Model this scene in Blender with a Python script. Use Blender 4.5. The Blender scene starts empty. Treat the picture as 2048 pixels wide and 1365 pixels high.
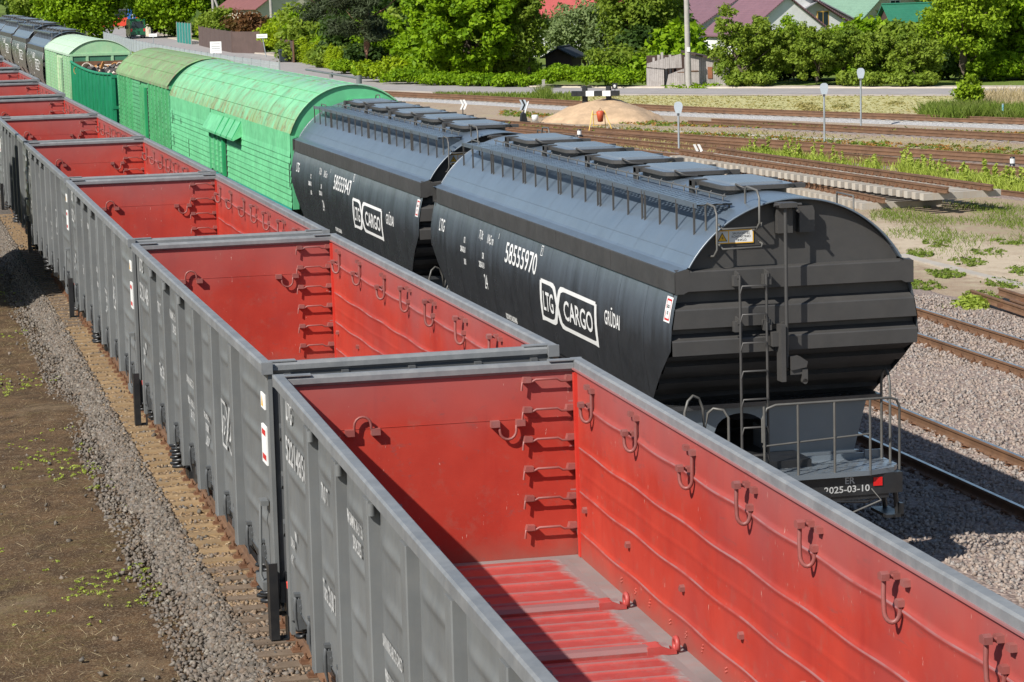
import bpy, math, random
import numpy as np
from mathutils import Vector, Matrix
R_ = random.Random(7)
SC = bpy.context.scene
COL = SC.collection
rad = math.radians

# ------------------------------------------------------------------ camera
CF, CP, CR, CH = 5147.6, 0.13966, -0.026458, 7.2822
_fwd = Vector((0, math.cos(CP), -math.sin(CP)))
_up0 = Vector((0, math.sin(CP), math.cos(CP)))
_rt0 = Vector((1, 0, 0))
RT = _rt0 * math.cos(CR) + _up0 * math.sin(CR)
UP = -_rt0 * math.sin(CR) + _up0 * math.cos(CR)
CAM = Vector((0, 0, CH))

def lerp(a, b, t): return a + (b - a) * t
def interp(x, pts):
    if x <= pts[0][0]: return pts[0][1]
    for (x0, y0), (x1, y1) in zip(pts, pts[1:]):
        if x <= x1: return lerp(y0, y1, (x - x0) / (x1 - x0))
    return pts[-1][1]
GZ = [(0, -.62), (60, -.62), (100, -.5), (170, .1), (240, .45), (350, .85), (600, 1.6), (1200, 2.5)]
def zg(y): return interp(y, GZ)
def ray(u, v): return _fwd + RT * ((u - 1024) / CF) - UP * ((v - 682.5) / CF)
def at(u, v, dz=0.0):
    """the ground point seen at a place of the photograph (used to survey the site)"""
    d = ray(u, v); z = 0
    for _ in range(30):
        t = (z + dz - CH) / d.z
        y = t * d.y
        if t < 0 or y > 900: y = 900
        z = zg(y)
    return Vector((d.x * t, d.y * t, z))
def pxm(y): return CF / y

# ------------------------------------------------------------------ materials
MATS = {}
def new_mat(name):
    m = bpy.data.materials.new(name); m.use_nodes = True
    nt = m.node_tree
    for n in list(nt.nodes): nt.nodes.remove(n)
    out = nt.nodes.new('ShaderNodeOutputMaterial')
    bs = nt.nodes.new('ShaderNodeBsdfPrincipled')
    nt.links.new(bs.outputs[0], out.inputs[0])
    MATS[name] = m
    return m, nt, bs, out
def N(nt, t, **kw):
    n = nt.nodes.new(t)
    for k, v in kw.items(): setattr(n, k, v)
    return n
def mixc(nt, fac, a, b, mode='MIX'):
    n = N(nt, 'ShaderNodeMix', data_type='RGBA', blend_type=mode)
    for s, v in ((0, fac), (6, a), (7, b)):
        if hasattr(v, 'is_output') or isinstance(v, bpy.types.NodeSocket): nt.links.new(v, n.inputs[s])
        else: n.inputs[s].default_value = v if s == 0 else (tuple(v) + (1,) if len(v) == 3 else v)
    return n.outputs[2]
def coords(nt, scale=(1, 1, 1), rnd=True, kind='Object'):
    tc = N(nt, 'ShaderNodeTexCoord')
    v = tc.outputs[kind]
    if rnd:
        oi = N(nt, 'ShaderNodeObjectInfo')
        ad = N(nt, 'ShaderNodeVectorMath', operation='MULTIPLY_ADD')
        nt.links.new(v, ad.inputs[0]); ad.inputs[1].default_value = (1, 1, 1)
        cb = N(nt, 'ShaderNodeVectorMath', operation='SCALE'); cb.inputs['Scale'].default_value = 0.0
        mu = N(nt, 'ShaderNodeMath', operation='MULTIPLY'); mu.inputs[1].default_value = 37.0
        nt.links.new(oi.outputs['Random'], mu.inputs[0])
        nt.links.new(mu.outputs[0], ad.inputs[2])
        v = ad.outputs[0]
    mp = N(nt, 'ShaderNodeMapping'); mp.inputs['Scale'].default_value = scale
    nt.links.new(v, mp.inputs[0])
    return mp.outputs[0]
def noise(nt, vec, scale, detail=4, rough=.6):
    n = N(nt, 'ShaderNodeTexNoise'); n.inputs['Scale'].default_value = scale
    n.inputs['Detail'].default_value = detail; n.inputs['Roughness'].default_value = rough
    nt.links.new(vec, n.inputs['Vector'])
    return n.outputs['Fac']
def ramp(nt, fac, p0, p1):
    n = N(nt, 'ShaderNodeMapRange'); n.clamp = True
    nt.links.new(fac, n.inputs[0]); n.inputs[1].default_value = p0; n.inputs[2].default_value = p1
    return n.outputs[0]
def mul(nt, a, b):
    n = N(nt, 'ShaderNodeMath', operation='MULTIPLY')
    for i, v in enumerate((a, b)):
        if isinstance(v, bpy.types.NodeSocket): nt.links.new(v, n.inputs[i])
        else: n.inputs[i].default_value = v
    return n.outputs[0]
def bump(nt, bs, fac, strength=.2, dist=.02):
    b = N(nt, 'ShaderNodeBump'); b.inputs['Strength'].default_value = strength; b.inputs['Distance'].default_value = dist
    nt.links.new(fac, b.inputs['Height']); nt.links.new(b.outputs[0], bs.inputs['Normal'])

def paint(name, col, rough=.5, var=.12, dirt=None, dirt_amt=.35, streak=None, streak_amt=.0, spots=None, spot_lim=.68,
          spec=.5, bumpy=.0, scale=1.0, metallic=0, wave=0.0, coat=0.0, coat_r=.3):
    """painted or raw surface: base colour with soft variation, dirt, vertical streaks and worn spots"""
    if name in MATS: return MATS[name]
    m, nt, bs, out = new_mat(name)
    v = coords(nt)
    n1 = noise(nt, v, 1.3 * scale, 5)
    lo = [c * (1 - var * 1.6) for c in col]; hi = [min(1, c * (1 + var * 1.6)) for c in col]
    c = mixc(nt, ramp(nt, n1, .28, .72), lo, hi)
    if dirt:
        n2 = noise(nt, v, 5 * scale, 6, .7)
        c = mixc(nt, mul(nt, ramp(nt, n2, .42, .78), dirt_amt), c, dirt)
    if streak:
        vs = coords(nt, (9, 9, .55))
        n3 = noise(nt, vs, 1.0 * scale, 4, .65)
        c = mixc(nt, mul(nt, ramp(nt, n3, .48, .75), streak_amt), c, streak)
    if spots:
        n4 = noise(nt, v, 9 * scale, 6, .75)
        c = mixc(nt, ramp(nt, n4, spot_lim, spot_lim + .05), c, spots)
    oi = N(nt, 'ShaderNodeObjectInfo'); tv = N(nt, 'ShaderNodeMapRange'); nt.links.new(oi.outputs['Random'], tv.inputs[0]); tv.inputs[3].default_value = -.07; tv.inputs[4].default_value = .07
    hv = N(nt, 'ShaderNodeHueSaturation'); ad1 = N(nt, 'ShaderNodeMath', operation='ADD'); nt.links.new(tv.outputs[0], ad1.inputs[0]); ad1.inputs[1].default_value = 1; nt.links.new(ad1.outputs[0], hv.inputs['Value']); nt.links.new(c, hv.inputs['Color']); c = hv.outputs[0]
    nt.links.new(c, bs.inputs['Base Color'])
    nr = noise(nt, v, 3.1 * scale, 4)
    mr = N(nt, 'ShaderNodeMapRange'); nt.links.new(nr, mr.inputs[0])
    mr.inputs[1].default_value = .3; mr.inputs[2].default_value = .7
    mr.inputs[3].default_value = max(.05, rough - .09); mr.inputs[4].default_value = min(1, rough + .09)
    nt.links.new(mr.outputs[0], bs.inputs['Roughness'])
    bs.inputs['Specular IOR Level'].default_value = spec
    bs.inputs['Metallic'].default_value = metallic
    if coat: bs.inputs['Coat Weight'].default_value = coat; bs.inputs['Coat Roughness'].default_value = coat_r; bs.inputs['Coat IOR'].default_value = 1.6
    if wave:
        nw = noise(nt, v, 1.1, 2, .5); bump(nt, bs, nw, wave, .05)
    elif bumpy:
        nb = noise(nt, v, 40 * scale, 5, .7); bump(nt, bs, nb, bumpy, .01)
    return m

# ------------------------------------------------------------------ mesh builder
class MB:
    def __init__(s): s.v = []; s.f = []; s.sm = []
    def add(s, vs, fs, smooth=False):
        o = len(s.v); s.v += [tuple(p) for p in vs]; s.f += [tuple(i + o for i in f) for f in fs]; s.sm += [smooth] * len(fs)
    def box(s, x0, x1, y0, y1, z0, z1, ch=0):
        if x1 < x0: x0, x1 = x1, x0
        if y1 < y0: y0, y1 = y1, y0
        if z1 < z0: z0, z1 = z1, z0
        s.add([(x0, y0, z0), (x1, y0, z0), (x1, y1, z0), (x0, y1, z0), (x0, y0, z1), (x1, y0, z1), (x1, y1, z1), (x0, y1, z1)],
              [(0, 3, 2, 1), (4, 5, 6, 7), (0, 1, 5, 4), (1, 2, 6, 5), (2, 3, 7, 6), (3, 0, 4, 7)])
    def obox(s, c, ax, ay, az):
        c, ax, ay, az = Vector(c), Vector(ax), Vector(ay), Vector(az)
        vs = [c + ax * i + ay * j + az * k for k in (-1, 1) for i, j in ((-1, -1), (1, -1), (1, 1), (-1, 1))]
        s.add(vs, [(0, 3, 2, 1), (4, 5, 6, 7), (0, 1, 5, 4), (1, 2, 6, 5), (2, 3, 7, 6), (3, 0, 4, 7)])
    def extrude(s, poly, p0, p1, ex, ey, cap=True, smooth=False):
        """2-D polygon (ex, ey axes) swept from p0 to p1"""
        p0, p1, ex, ey = Vector(p0), Vector(p1), Vector(ex), Vector(ey); n = len(poly)
        vs = [p0 + ex * a + ey * b for a, b in poly] + [p1 + ex * a + ey * b for a, b in poly]
        fs = [(i, (i + 1) % n, (i + 1) % n + n, i + n) for i in range(n)]
        s.add(vs, fs, smooth)
        if cap: s.add(vs[:n], [tuple(range(n - 1, -1, -1))]); s.add(vs[n:], [tuple(range(n))])
    def tube(s, pts, r, n=6, closed=False):
        pts = [Vector(p) for p in pts]; k = len(pts); rings = []
        prev = None
        for i, p in enumerate(pts):
            a = pts[max(0, i - 1)] if not closed else pts[i - 1]; b = pts[min(k - 1, i + 1)] if not closed else pts[(i + 1) % k]
            t = (b - a).normalized()
            if prev is None:
                q = Vector((0, 0, 1)) if abs(t.z) < .9 else Vector((1, 0, 0))
                u = t.cross(q).normalized()
            else:
                u = (prev - t * prev.dot(t))
                u = u.normalized() if u.length > 1e-6 else t.orthogonal().normalized()
            prev = u; w = t.cross(u)
            rr = r[i] if isinstance(r, (list, tuple)) else r
            rings.append([p + (u * math.cos(j * 2 * math.pi / n) + w * math.sin(j * 2 * math.pi / n)) * rr for j in range(n)])
        vs = [q for g in rings for q in g]; fs = []
        for i in range(k - 1 + (1 if closed else 0)):
            i2 = (i + 1) % k
            for j in range(n):
                j2 = (j + 1) % n; fs.append((i * n + j, i * n + j2, i2 * n + j2, i2 * n + j))
        s.add(vs, fs, True)
        if not closed:
            s.add(rings[0], [tuple(range(n - 1, -1, -1))]); s.add(rings[-1], [tuple(range(n))])
    def cyl(s, p0, p1, r, n=12, r1=None): s.tube([p0, p1], [r, r if r1 is None else r1], n)
    def strip(s, rows, smooth=False, closed=False):
        """rows of equally many points joined by quads"""
        n = len(rows[0]); vs = [p for r in rows for p in r]; fs = []
        for i in range(len(rows) - 1):
            for j in range(n - 1 + (1 if closed else 0)):
                j2 = (j + 1) % n; fs.append((i * n + j, i * n + j2, (i + 1) * n + j2, (i + 1) * n + j))
        s.add(vs, fs, smooth)
    def lathe(s, c, prof, n=16, ax='z'):
        c = Vector(c); rows = []
        for r, h in prof:
            row = []
            for j in range(n):
                a = j * 2 * math.pi / n; x, y = r * math.cos(a), r * math.sin(a)
                row.append(c + (Vector((x, y, h)) if ax == 'z' else Vector((h, x, y)) if ax == 'x' else Vector((y, h, x))))
            rows.append(row)
        s.strip(rows, True, True)
    def ico(s, c, r, sc=(1, 1, 1), jit=.0, rng=R_, sub=0):
        t = (1 + 5 ** .5) / 2
        vs = [Vector(p).normalized() for p in ((-1, t, 0), (1, t, 0), (-1, -t, 0), (1, -t, 0), (0, -1, t), (0, 1, t), (0, -1, -t), (0, 1, -t), (t, 0, -1), (t, 0, 1), (-t, 0, -1), (-t, 0, 1))]
        fs = [(0, 11, 5), (0, 5, 1), (0, 1, 7), (0, 7, 10), (0, 10, 11), (1, 5, 9), (5, 11, 4), (11, 10, 2), (10, 7, 6), (7, 1, 8), (3, 9, 4), (3, 4, 2), (3, 2, 6), (3, 6, 8), (3, 8, 9), (4, 9, 5), (2, 4, 11), (6, 2, 10), (8, 6, 7), (9, 8, 1)]
        c = Vector(c)
        s.add([c + Vector((p.x * sc[0], p.y * sc[1], p.z * sc[2])) * r * (1 + rng.uniform(-jit, jit)) for p in vs], fs)
    def mesh(s, name, mats):
        me = bpy.data.meshes.new(name)
        me.from_pydata(s.v, [], s.f); me.polygons.foreach_set('use_smooth', s.sm)
        for m in (mats if isinstance(mats, (list, tuple)) else [mats]): me.materials.append(m)
        me.update()
        return me
    def build(s, name, mat, parent=None, label=None):
        o = bpy.data.objects.new(name, s.mesh(name, mat)); COL.objects.link(o)
        if parent is not None: o.parent = parent
        if label: o['label'] = label
        return o

def npmesh(name, verts, faces_flat, nper, mat, smooth=False):
    me = bpy.data.meshes.new(name); nf = len(faces_flat) // nper
    me.vertices.add(len(verts)); me.vertices.foreach_set('co', np.asarray(verts, dtype=np.float32).ravel())
    me.loops.add(len(faces_flat)); me.loops.foreach_set('vertex_index', np.asarray(faces_flat, dtype=np.int32))
    me.polygons.add(nf); me.polygons.foreach_set('loop_start', np.arange(0, nf * nper, nper, dtype=np.int32))
    if smooth: me.polygons.foreach_set('use_smooth', np.ones(nf, dtype=bool))
    me.materials.append(mat); me.update(calc_edges=True); me.validate()
    return me
def link(name, me, parent=None):
    o = bpy.data.objects.new(name, me); COL.objects.link(o)
    if parent is not None: o.parent = parent
    return o
def empty(name, loc, rz=0, label=None, cat=None, group=None):
    o = bpy.data.objects.new(name, None); COL.objects.link(o); o.location = loc; o.rotation_euler = (0, 0, rz)
    o.empty_display_size = .2
    tag(o, label, cat, group); return o
def tag(o, label=None, cat=None, group=None, kind=None):
    for k, v in (('label', label), ('category', cat), ('group', group), ('kind', kind)):
        if v: o[k] = v
    return o
def kids(o): return [c for c in ALLCH.get(o.name, [])]
def copy_tree(o, loc=None, rz=None, label=None, skip=()):
    c = o.copy(); COL.objects.link(c)
    if loc is not None: c.location = loc
    if rz is not None: c.rotation_euler = (0, 0, rz)
    if label: c['label'] = label
    for ch in list(o.children):
        if ch.name.split('.')[0] in skip or ch.get('once'): continue
        d = ch.copy(); COL.objects.link(d); d.parent = c
        for g in list(ch.children):
            e = g.copy(); COL.objects.link(e); e.parent = d
    return c

# text -> flat outline mesh
_TXT = {}
def text_geo(body, size=1.0, sx=.62, bold=.0):
    key = (body, size, sx, bold)
    if key in _TXT: return _TXT[key]
    cu = bpy.data.curves.new('txt', 'FONT'); cu.body = body; cu.size = size; cu.align_x = 'LEFT'; cu.offset = bold; cu.resolution_u = 3
    o = bpy.data.objects.new('txt', cu); COL.objects.link(o)
    dg = bpy.context.evaluated_depsgraph_get(); dg.update()
    me = o.evaluated_get(dg).to_mesh()
    vs = [(v.co.x * sx, v.co.y) for v in me.vertices]; fs = [tuple(p.vertices) for p in me.polygons]
    o.evaluated_get(dg).to_mesh_clear(); bpy.data.objects.remove(o); bpy.data.curves.remove(cu)
    _TXT[key] = (vs, fs); return vs, fs
def put_text(mb, body, o, ex, ey, size, sx=.62, bold=0., surf=None, center=False, fit=None):
    vs, fs = text_geo(body, size, sx, bold)
    if fit: k = fit / max(a for a, b in vs); vs = [(a * k, b) for a, b in vs]
    o, ex, ey = Vector(o), Vector(ex), Vector(ey); w = max((a for a, b in vs), default=0)
    off = -w / 2 if center else 0
    pts = [o + ex * (a + off) + ey * b for a, b in vs]
    if surf: pts = [surf(p) for p in pts]
    mb.add(pts, fs)

# world frames
def frame(x, y, head_deg):
    return (x, y), -rad(head_deg)
# ------------------------------------------------------------------ shared paints
GREY = paint('grey_paint', (.135, .142, .144), .5, .1, dirt=(.19, .18, .16), dirt_amt=.3, streak=(.095, .098, .1), streak_amt=.4, spots=(.2, .19, .17), spot_lim=.74, wave=.05)
GREYRIM = paint('grey_rim_paint', (.165, .172, .178), .5, .1, dirt=(.34, .34, .33), dirt_amt=.4, spots=(.5, .5, .48), spot_lim=.73)
DKGREY = paint('dark_grey_paint', (.075, .08, .085), .5, .1, dirt=(.13, .12, .1), dirt_amt=.3)
BLACK = paint('black_paint', (.016, .017, .019), .38, .2, dirt=(.06, .055, .05), dirt_amt=.3)
WHITE = paint('white_marking', (.72, .72, .7), .6, .04, dirt=(.5, .5, .48), dirt_amt=.2)
WORNW = paint('worn_white_marking', (.46, .46, .45), .6, .12, dirt=(.25, .25, .25), dirt_amt=.4)
REDMARK = paint('red_marking', (.55, .03, .03), .5, .05)
YEL = paint('yellow_marking', (.75, .42, .02), .5, .05)
TAPE = paint('red_tape', (.85, .06, .03), .45, .1)
RUST = paint('rusty_steel', (.16, .075, .036), .75, .22, dirt=(.08, .04, .025), dirt_amt=.5, spots=(.25, .12, .05), spot_lim=.66)

def red_inside():
    m, nt, bs, out = new_mat('red_interior_paint')
    v = coords(nt)
    n1 = noise(nt, v, 1.2, 5)
    c = mixc(nt, ramp(nt, n1, .3, .7), (.34, .027, .015), (.44, .046, .026))
    vs = coords(nt, (7, 7, .5)); n3 = noise(nt, vs, 1, 4, .65)
    c = mixc(nt, mul(nt, ramp(nt, n3, .55, .8), .35), c, (.25, .012, .012))
    # grey overspray that reaches down from the rim
    tc = N(nt, 'ShaderNodeTexCoord'); sp = N(nt, 'ShaderNodeSeparateXYZ'); nt.links.new(tc.outputs['Object'], sp.inputs[0])
    n2 = noise(nt, v, .9, 3, .5)
    ad = N(nt, 'ShaderNodeMath', operation='MULTIPLY_ADD'); nt.links.new(n2, ad.inputs[0]); ad.inputs[1].default_value = 1.1; nt.links.new(sp.outputs[2], ad.inputs[2])
    g = ramp(nt, ad.outputs[0], 3.3, 4.05)
    c = mixc(nt, mul(nt, g, .5), c, (.25, .13, .13))
    n6 = noise(nt, v, 5, 6, .72); c = mixc(nt, mul(nt, ramp(nt, n6, .55, .75), .5), c, (.3, .1, .075))
    n7 = noise(nt, v, .55, 3, .5); c = mixc(nt, mul(nt, ramp(nt, n7, .5, .7), .35), c, (.26, .07, .07))
    g2 = ramp(nt, sp.outputs[2], 3.37, 3.44)
    c = mixc(nt, mul(nt, g2, .75), c, (.25, .25, .26))
    n4 = noise(nt, coords(nt, (2, 2, .35)), 14, 3, .8)
    c = mixc(nt, ramp(nt, n4, .7, .73), c, (.55, .36, .3))
    # crests of the pressed beads are rubbed grey
    ph = N(nt, 'ShaderNodeMath', operation='COSINE'); pm = N(nt, 'ShaderNodeMath', operation='MULTIPLY_ADD'); nt.links.new(sp.outputs[1], pm.inputs[0]); pm.inputs[1].default_value = 2 * math.pi / 1.68; pm.inputs[2].default_value = -2.36 * 2 * math.pi / 1.68
    nt.links.new(pm.outputs[0], ph.inputs[0])
    for zc in (3.06, 2.6, 2.15, 1.73):
        zz = N(nt, 'ShaderNodeMath', operation='MULTIPLY_ADD'); nt.links.new(ph.outputs[0], zz.inputs[0]); zz.inputs[1].default_value = -.009; nt.links.new(sp.outputs[2], zz.inputs[2])
        cm = N(nt, 'ShaderNodeMath', operation='COMPARE'); nt.links.new(zz.outputs[0], cm.inputs[0]); cm.inputs[1].default_value = zc + .006; cm.inputs[2].default_value = .008
        ax = N(nt, 'ShaderNodeMath', operation='ABSOLUTE'); nt.links.new(sp.outputs[0], ax.inputs[0]); gt = N(nt, 'ShaderNodeMath', operation='GREATER_THAN'); nt.links.new(ax.outputs[0], gt.inputs[0]); gt.inputs[1].default_value = 1.4
        c = mixc(nt, mul(nt, mul(nt, cm.outputs[0], gt.outputs[0]), ramp(nt, noise(nt, v, 2.5, 3), .25, .6)), c, (.33, .15, .15))
    # dust settled along the foot of the walls, and rubbed scars
    n8 = noise(nt, v, 3.3, 5, .7); a8 = N(nt, 'ShaderNodeMath', operation='MULTIPLY_ADD'); nt.links.new(n8, a8.inputs[0]); a8.inputs[1].default_value = -.5; nt.links.new(sp.outputs[2], a8.inputs[2])
    lo8 = N(nt, 'ShaderNodeMapRange'); nt.links.new(a8.outputs[0], lo8.inputs[0]); lo8.inputs[1].default_value = 1.2; lo8.inputs[2].default_value = 1.5; lo8.inputs[3].default_value = .55; lo8.inputs[4].default_value = 0
    c = mixc(nt, lo8.outputs[0], c, (.22, .09, .07))
    n9 = noise(nt, coords(nt, (1, .25, 1.6)), 6, 6, .8); c = mixc(nt, mul(nt, ramp(nt, n9, .6, .66), .45), c, (.2, .07, .065))
    nt.links.new(c, bs.inputs['Base Color']); bs.inputs['Roughness'].default_value = .55
    nw = noise(nt, v, 1.4, 2, .5); bump(nt, bs, nw, .12, .05)
    return m
RED = red_inside()
REDTRIM = paint('bright_red_trim', (.5, .035, .022), .45, .12)
REDBROWN = paint('red_brown_fitting', (.24, .07, .06), .5, .15, dirt=(.25, .17, .16), dirt_amt=.5)
FLOORGREY = paint('grey_floor_paint', (.2, .19, .185), .6, .12, dirt=(.3, .12, .1), dirt_amt=.35)

# red floor panel whose ridges are worn grey towards the wall
def floor_red():
    m, nt, bs, out = new_mat('red_floor_paint')
    v = coords(nt); n1 = noise(nt, v, 2.2, 5)
    c = mixc(nt, ramp(nt, n1, .3, .7), (.3, .04, .036), (.4, .066, .056))
    n2 = noise(nt, v, 7, 6, .7); c = mixc(nt, mul(nt, ramp(nt, n2, .5, .75), .45), c, (.24, .17, .16))
    tc = N(nt, 'ShaderNodeTexCoord'); sp = N(nt, 'ShaderNodeSeparateXYZ'); nt.links.new(tc.outputs['Object'], sp.inputs[0])
    ab = N(nt, 'ShaderNodeMath', operation='ABSOLUTE'); nt.links.new(sp.outputs[0], ab.inputs[0])
    ad = N(nt, 'ShaderNodeMath', operation='MULTIPLY_ADD'); nt.links.new(n2, ad.inputs[0]); ad.inputs[1].default_value = .35; nt.links.new(ab.outputs[0], ad.inputs[2])
    c = mixc(nt, ramp(nt, ad.outputs[0], 1.26, 1.38), c, (.24, .23, .225))
    zr = ramp(nt, sp.outputs[2], 1.508, 1.518)
    c = mixc(nt, mul(nt, zr, .7), c, (.2, .15, .15))
    nt.links.new(c, bs.inputs['Base Color']); bs.inputs['Roughness'].default_value = .5
    return m
FLOORRED = floor_red()

# ------------------------------------------------------------------ open wagon (gondola)
GL, GW, GZR, GZF = 13.127, 1.57, 3.487, 1.475
RIBS = [2.36, 4.04, 5.72, 7.40, 9.08, 10.76]
XI, XO = 1.462, 1.482           # wall sheet
def ridge_dx(y, z):
    return .62 * ridge_raw(y, z)
def ridge_raw(y, z):
    """stamped horizontal swages of the side sheet (bulging outwards), fading at every post"""
    e = [0.0] + RIBS + [GL]
    for a, b in zip(e, e[1:]):
        if a <= y <= b:
            t = (y - a) / (b - a); w = min(1, max(0, min(t, 1 - t) * 7 - .55)); break
    else: w = 0
    s = 0
    for zc in (3.05, 2.6, 2.14, 1.74):
        d = (z - zc) / .055
        s += math.exp(-d * d)
    return w * s
def bead(y, z):
    w = .009 * math.cos(2 * math.pi * (y - 2.36) / 1.68); e = 0
    for zc in (3.06, 2.6, 2.15, 1.73):
        d = (z - zc - w) / .024; e += math.exp(-d * d)
    for zc in (2.36,):
        d = (z - zc - w * .6) / .018; e += .25 * math.exp(-d * d)
    return e * min(1, max(0, (min(y, GL - y) - .25) * 4))
def bogie(parent, y, mat=BLACK):
    b = MB()
    for s in (-1, 1):
        x = s * 1.02
        poly = [(-1.28, .58), (-1.2, .72), (-.75, .78), (-.5, .98), (.5, .98), (.75, .78), (1.2, .72), (1.28, .58), (1.2, .42), (.9, .42), (.6, .3), (-.6, .3), (-.9, .42), (-1.2, .42)]
        b.extrude([(a + y, c) for a, c in poly], (x - .07, 0, 0), (x + .07, 0, 0), (0, 1, 0), (0, 0, 1))
        b.box(x - .12, x + .12, y - .2, y + .2, .3, .42)
    b.box(-1.1, 1.1, y - .22, y + .22, .66, .94)
    o = b.build('bogie', mat, parent)
    for dy in (-.925, .925):
        w = MB(); w.cyl((-.95, y + dy, .475), (.95, y + dy, .475), .08, 10)
        for s in (-1, 1):
            w.lathe((s * .74, y + dy, .475), [(.0, s * .07), (.2, s * .075), (.4, s * .03), (.475, s * .05), (.475, -s * .06), (.505, -s * .07), (.505, -s * .09), (.2, -s * .06), (0, -s * .06)], 24, 'x')
        w.build('wheelset', RUST, o)
    for s in (-1, 1):
        sp = MB()
        for k in range(2):
            yy = y + (k - .5) * .27
            pts = [(s * 1.24 + .11 * math.cos(a), yy + .11 * math.sin(a), .44 + .44 * a / (5 * 2 * math.pi)) for a in np.linspace(0, 10 * math.pi, 50)]
            sp.tube(pts, .027, 5)
        sp.build('spring', mat, o)
    return o
def coupler(parent, y0, sgn, mat=BLACK, dz=0.0):
    b = MB()
    b.box(-.12, .12, y0, y0 + sgn * .35, .92, 1.16)
    b.extrude([(-.2, 0), (.22, 0), (.24, .12), (.1, .16), (.08, .27), (-.02, .3), (-.2, .26)], (0, y0 + sgn * .34, .9), (0, y0 + sgn * .34, 1.2), (1, 0, 0), (0, sgn, 0))
    b.tube([(-.35, y0 + sgn * .05, 1.05), (-.4, y0 + sgn * .3, .75), (-.3, y0 + sgn * .45, .62), (-.12, y0 + sgn * .48, .75)], .03, 6)
    b.tube([(.2, y0, 1.0), (.9, y0 - sgn * .02, .95), (1.3, y0 - sgn * .03, 1.1)], .018, 6)
    b.v = [(x, y, z + dz) for x, y, z in b.v]
    return b.build('coupler', mat, parent)

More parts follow.
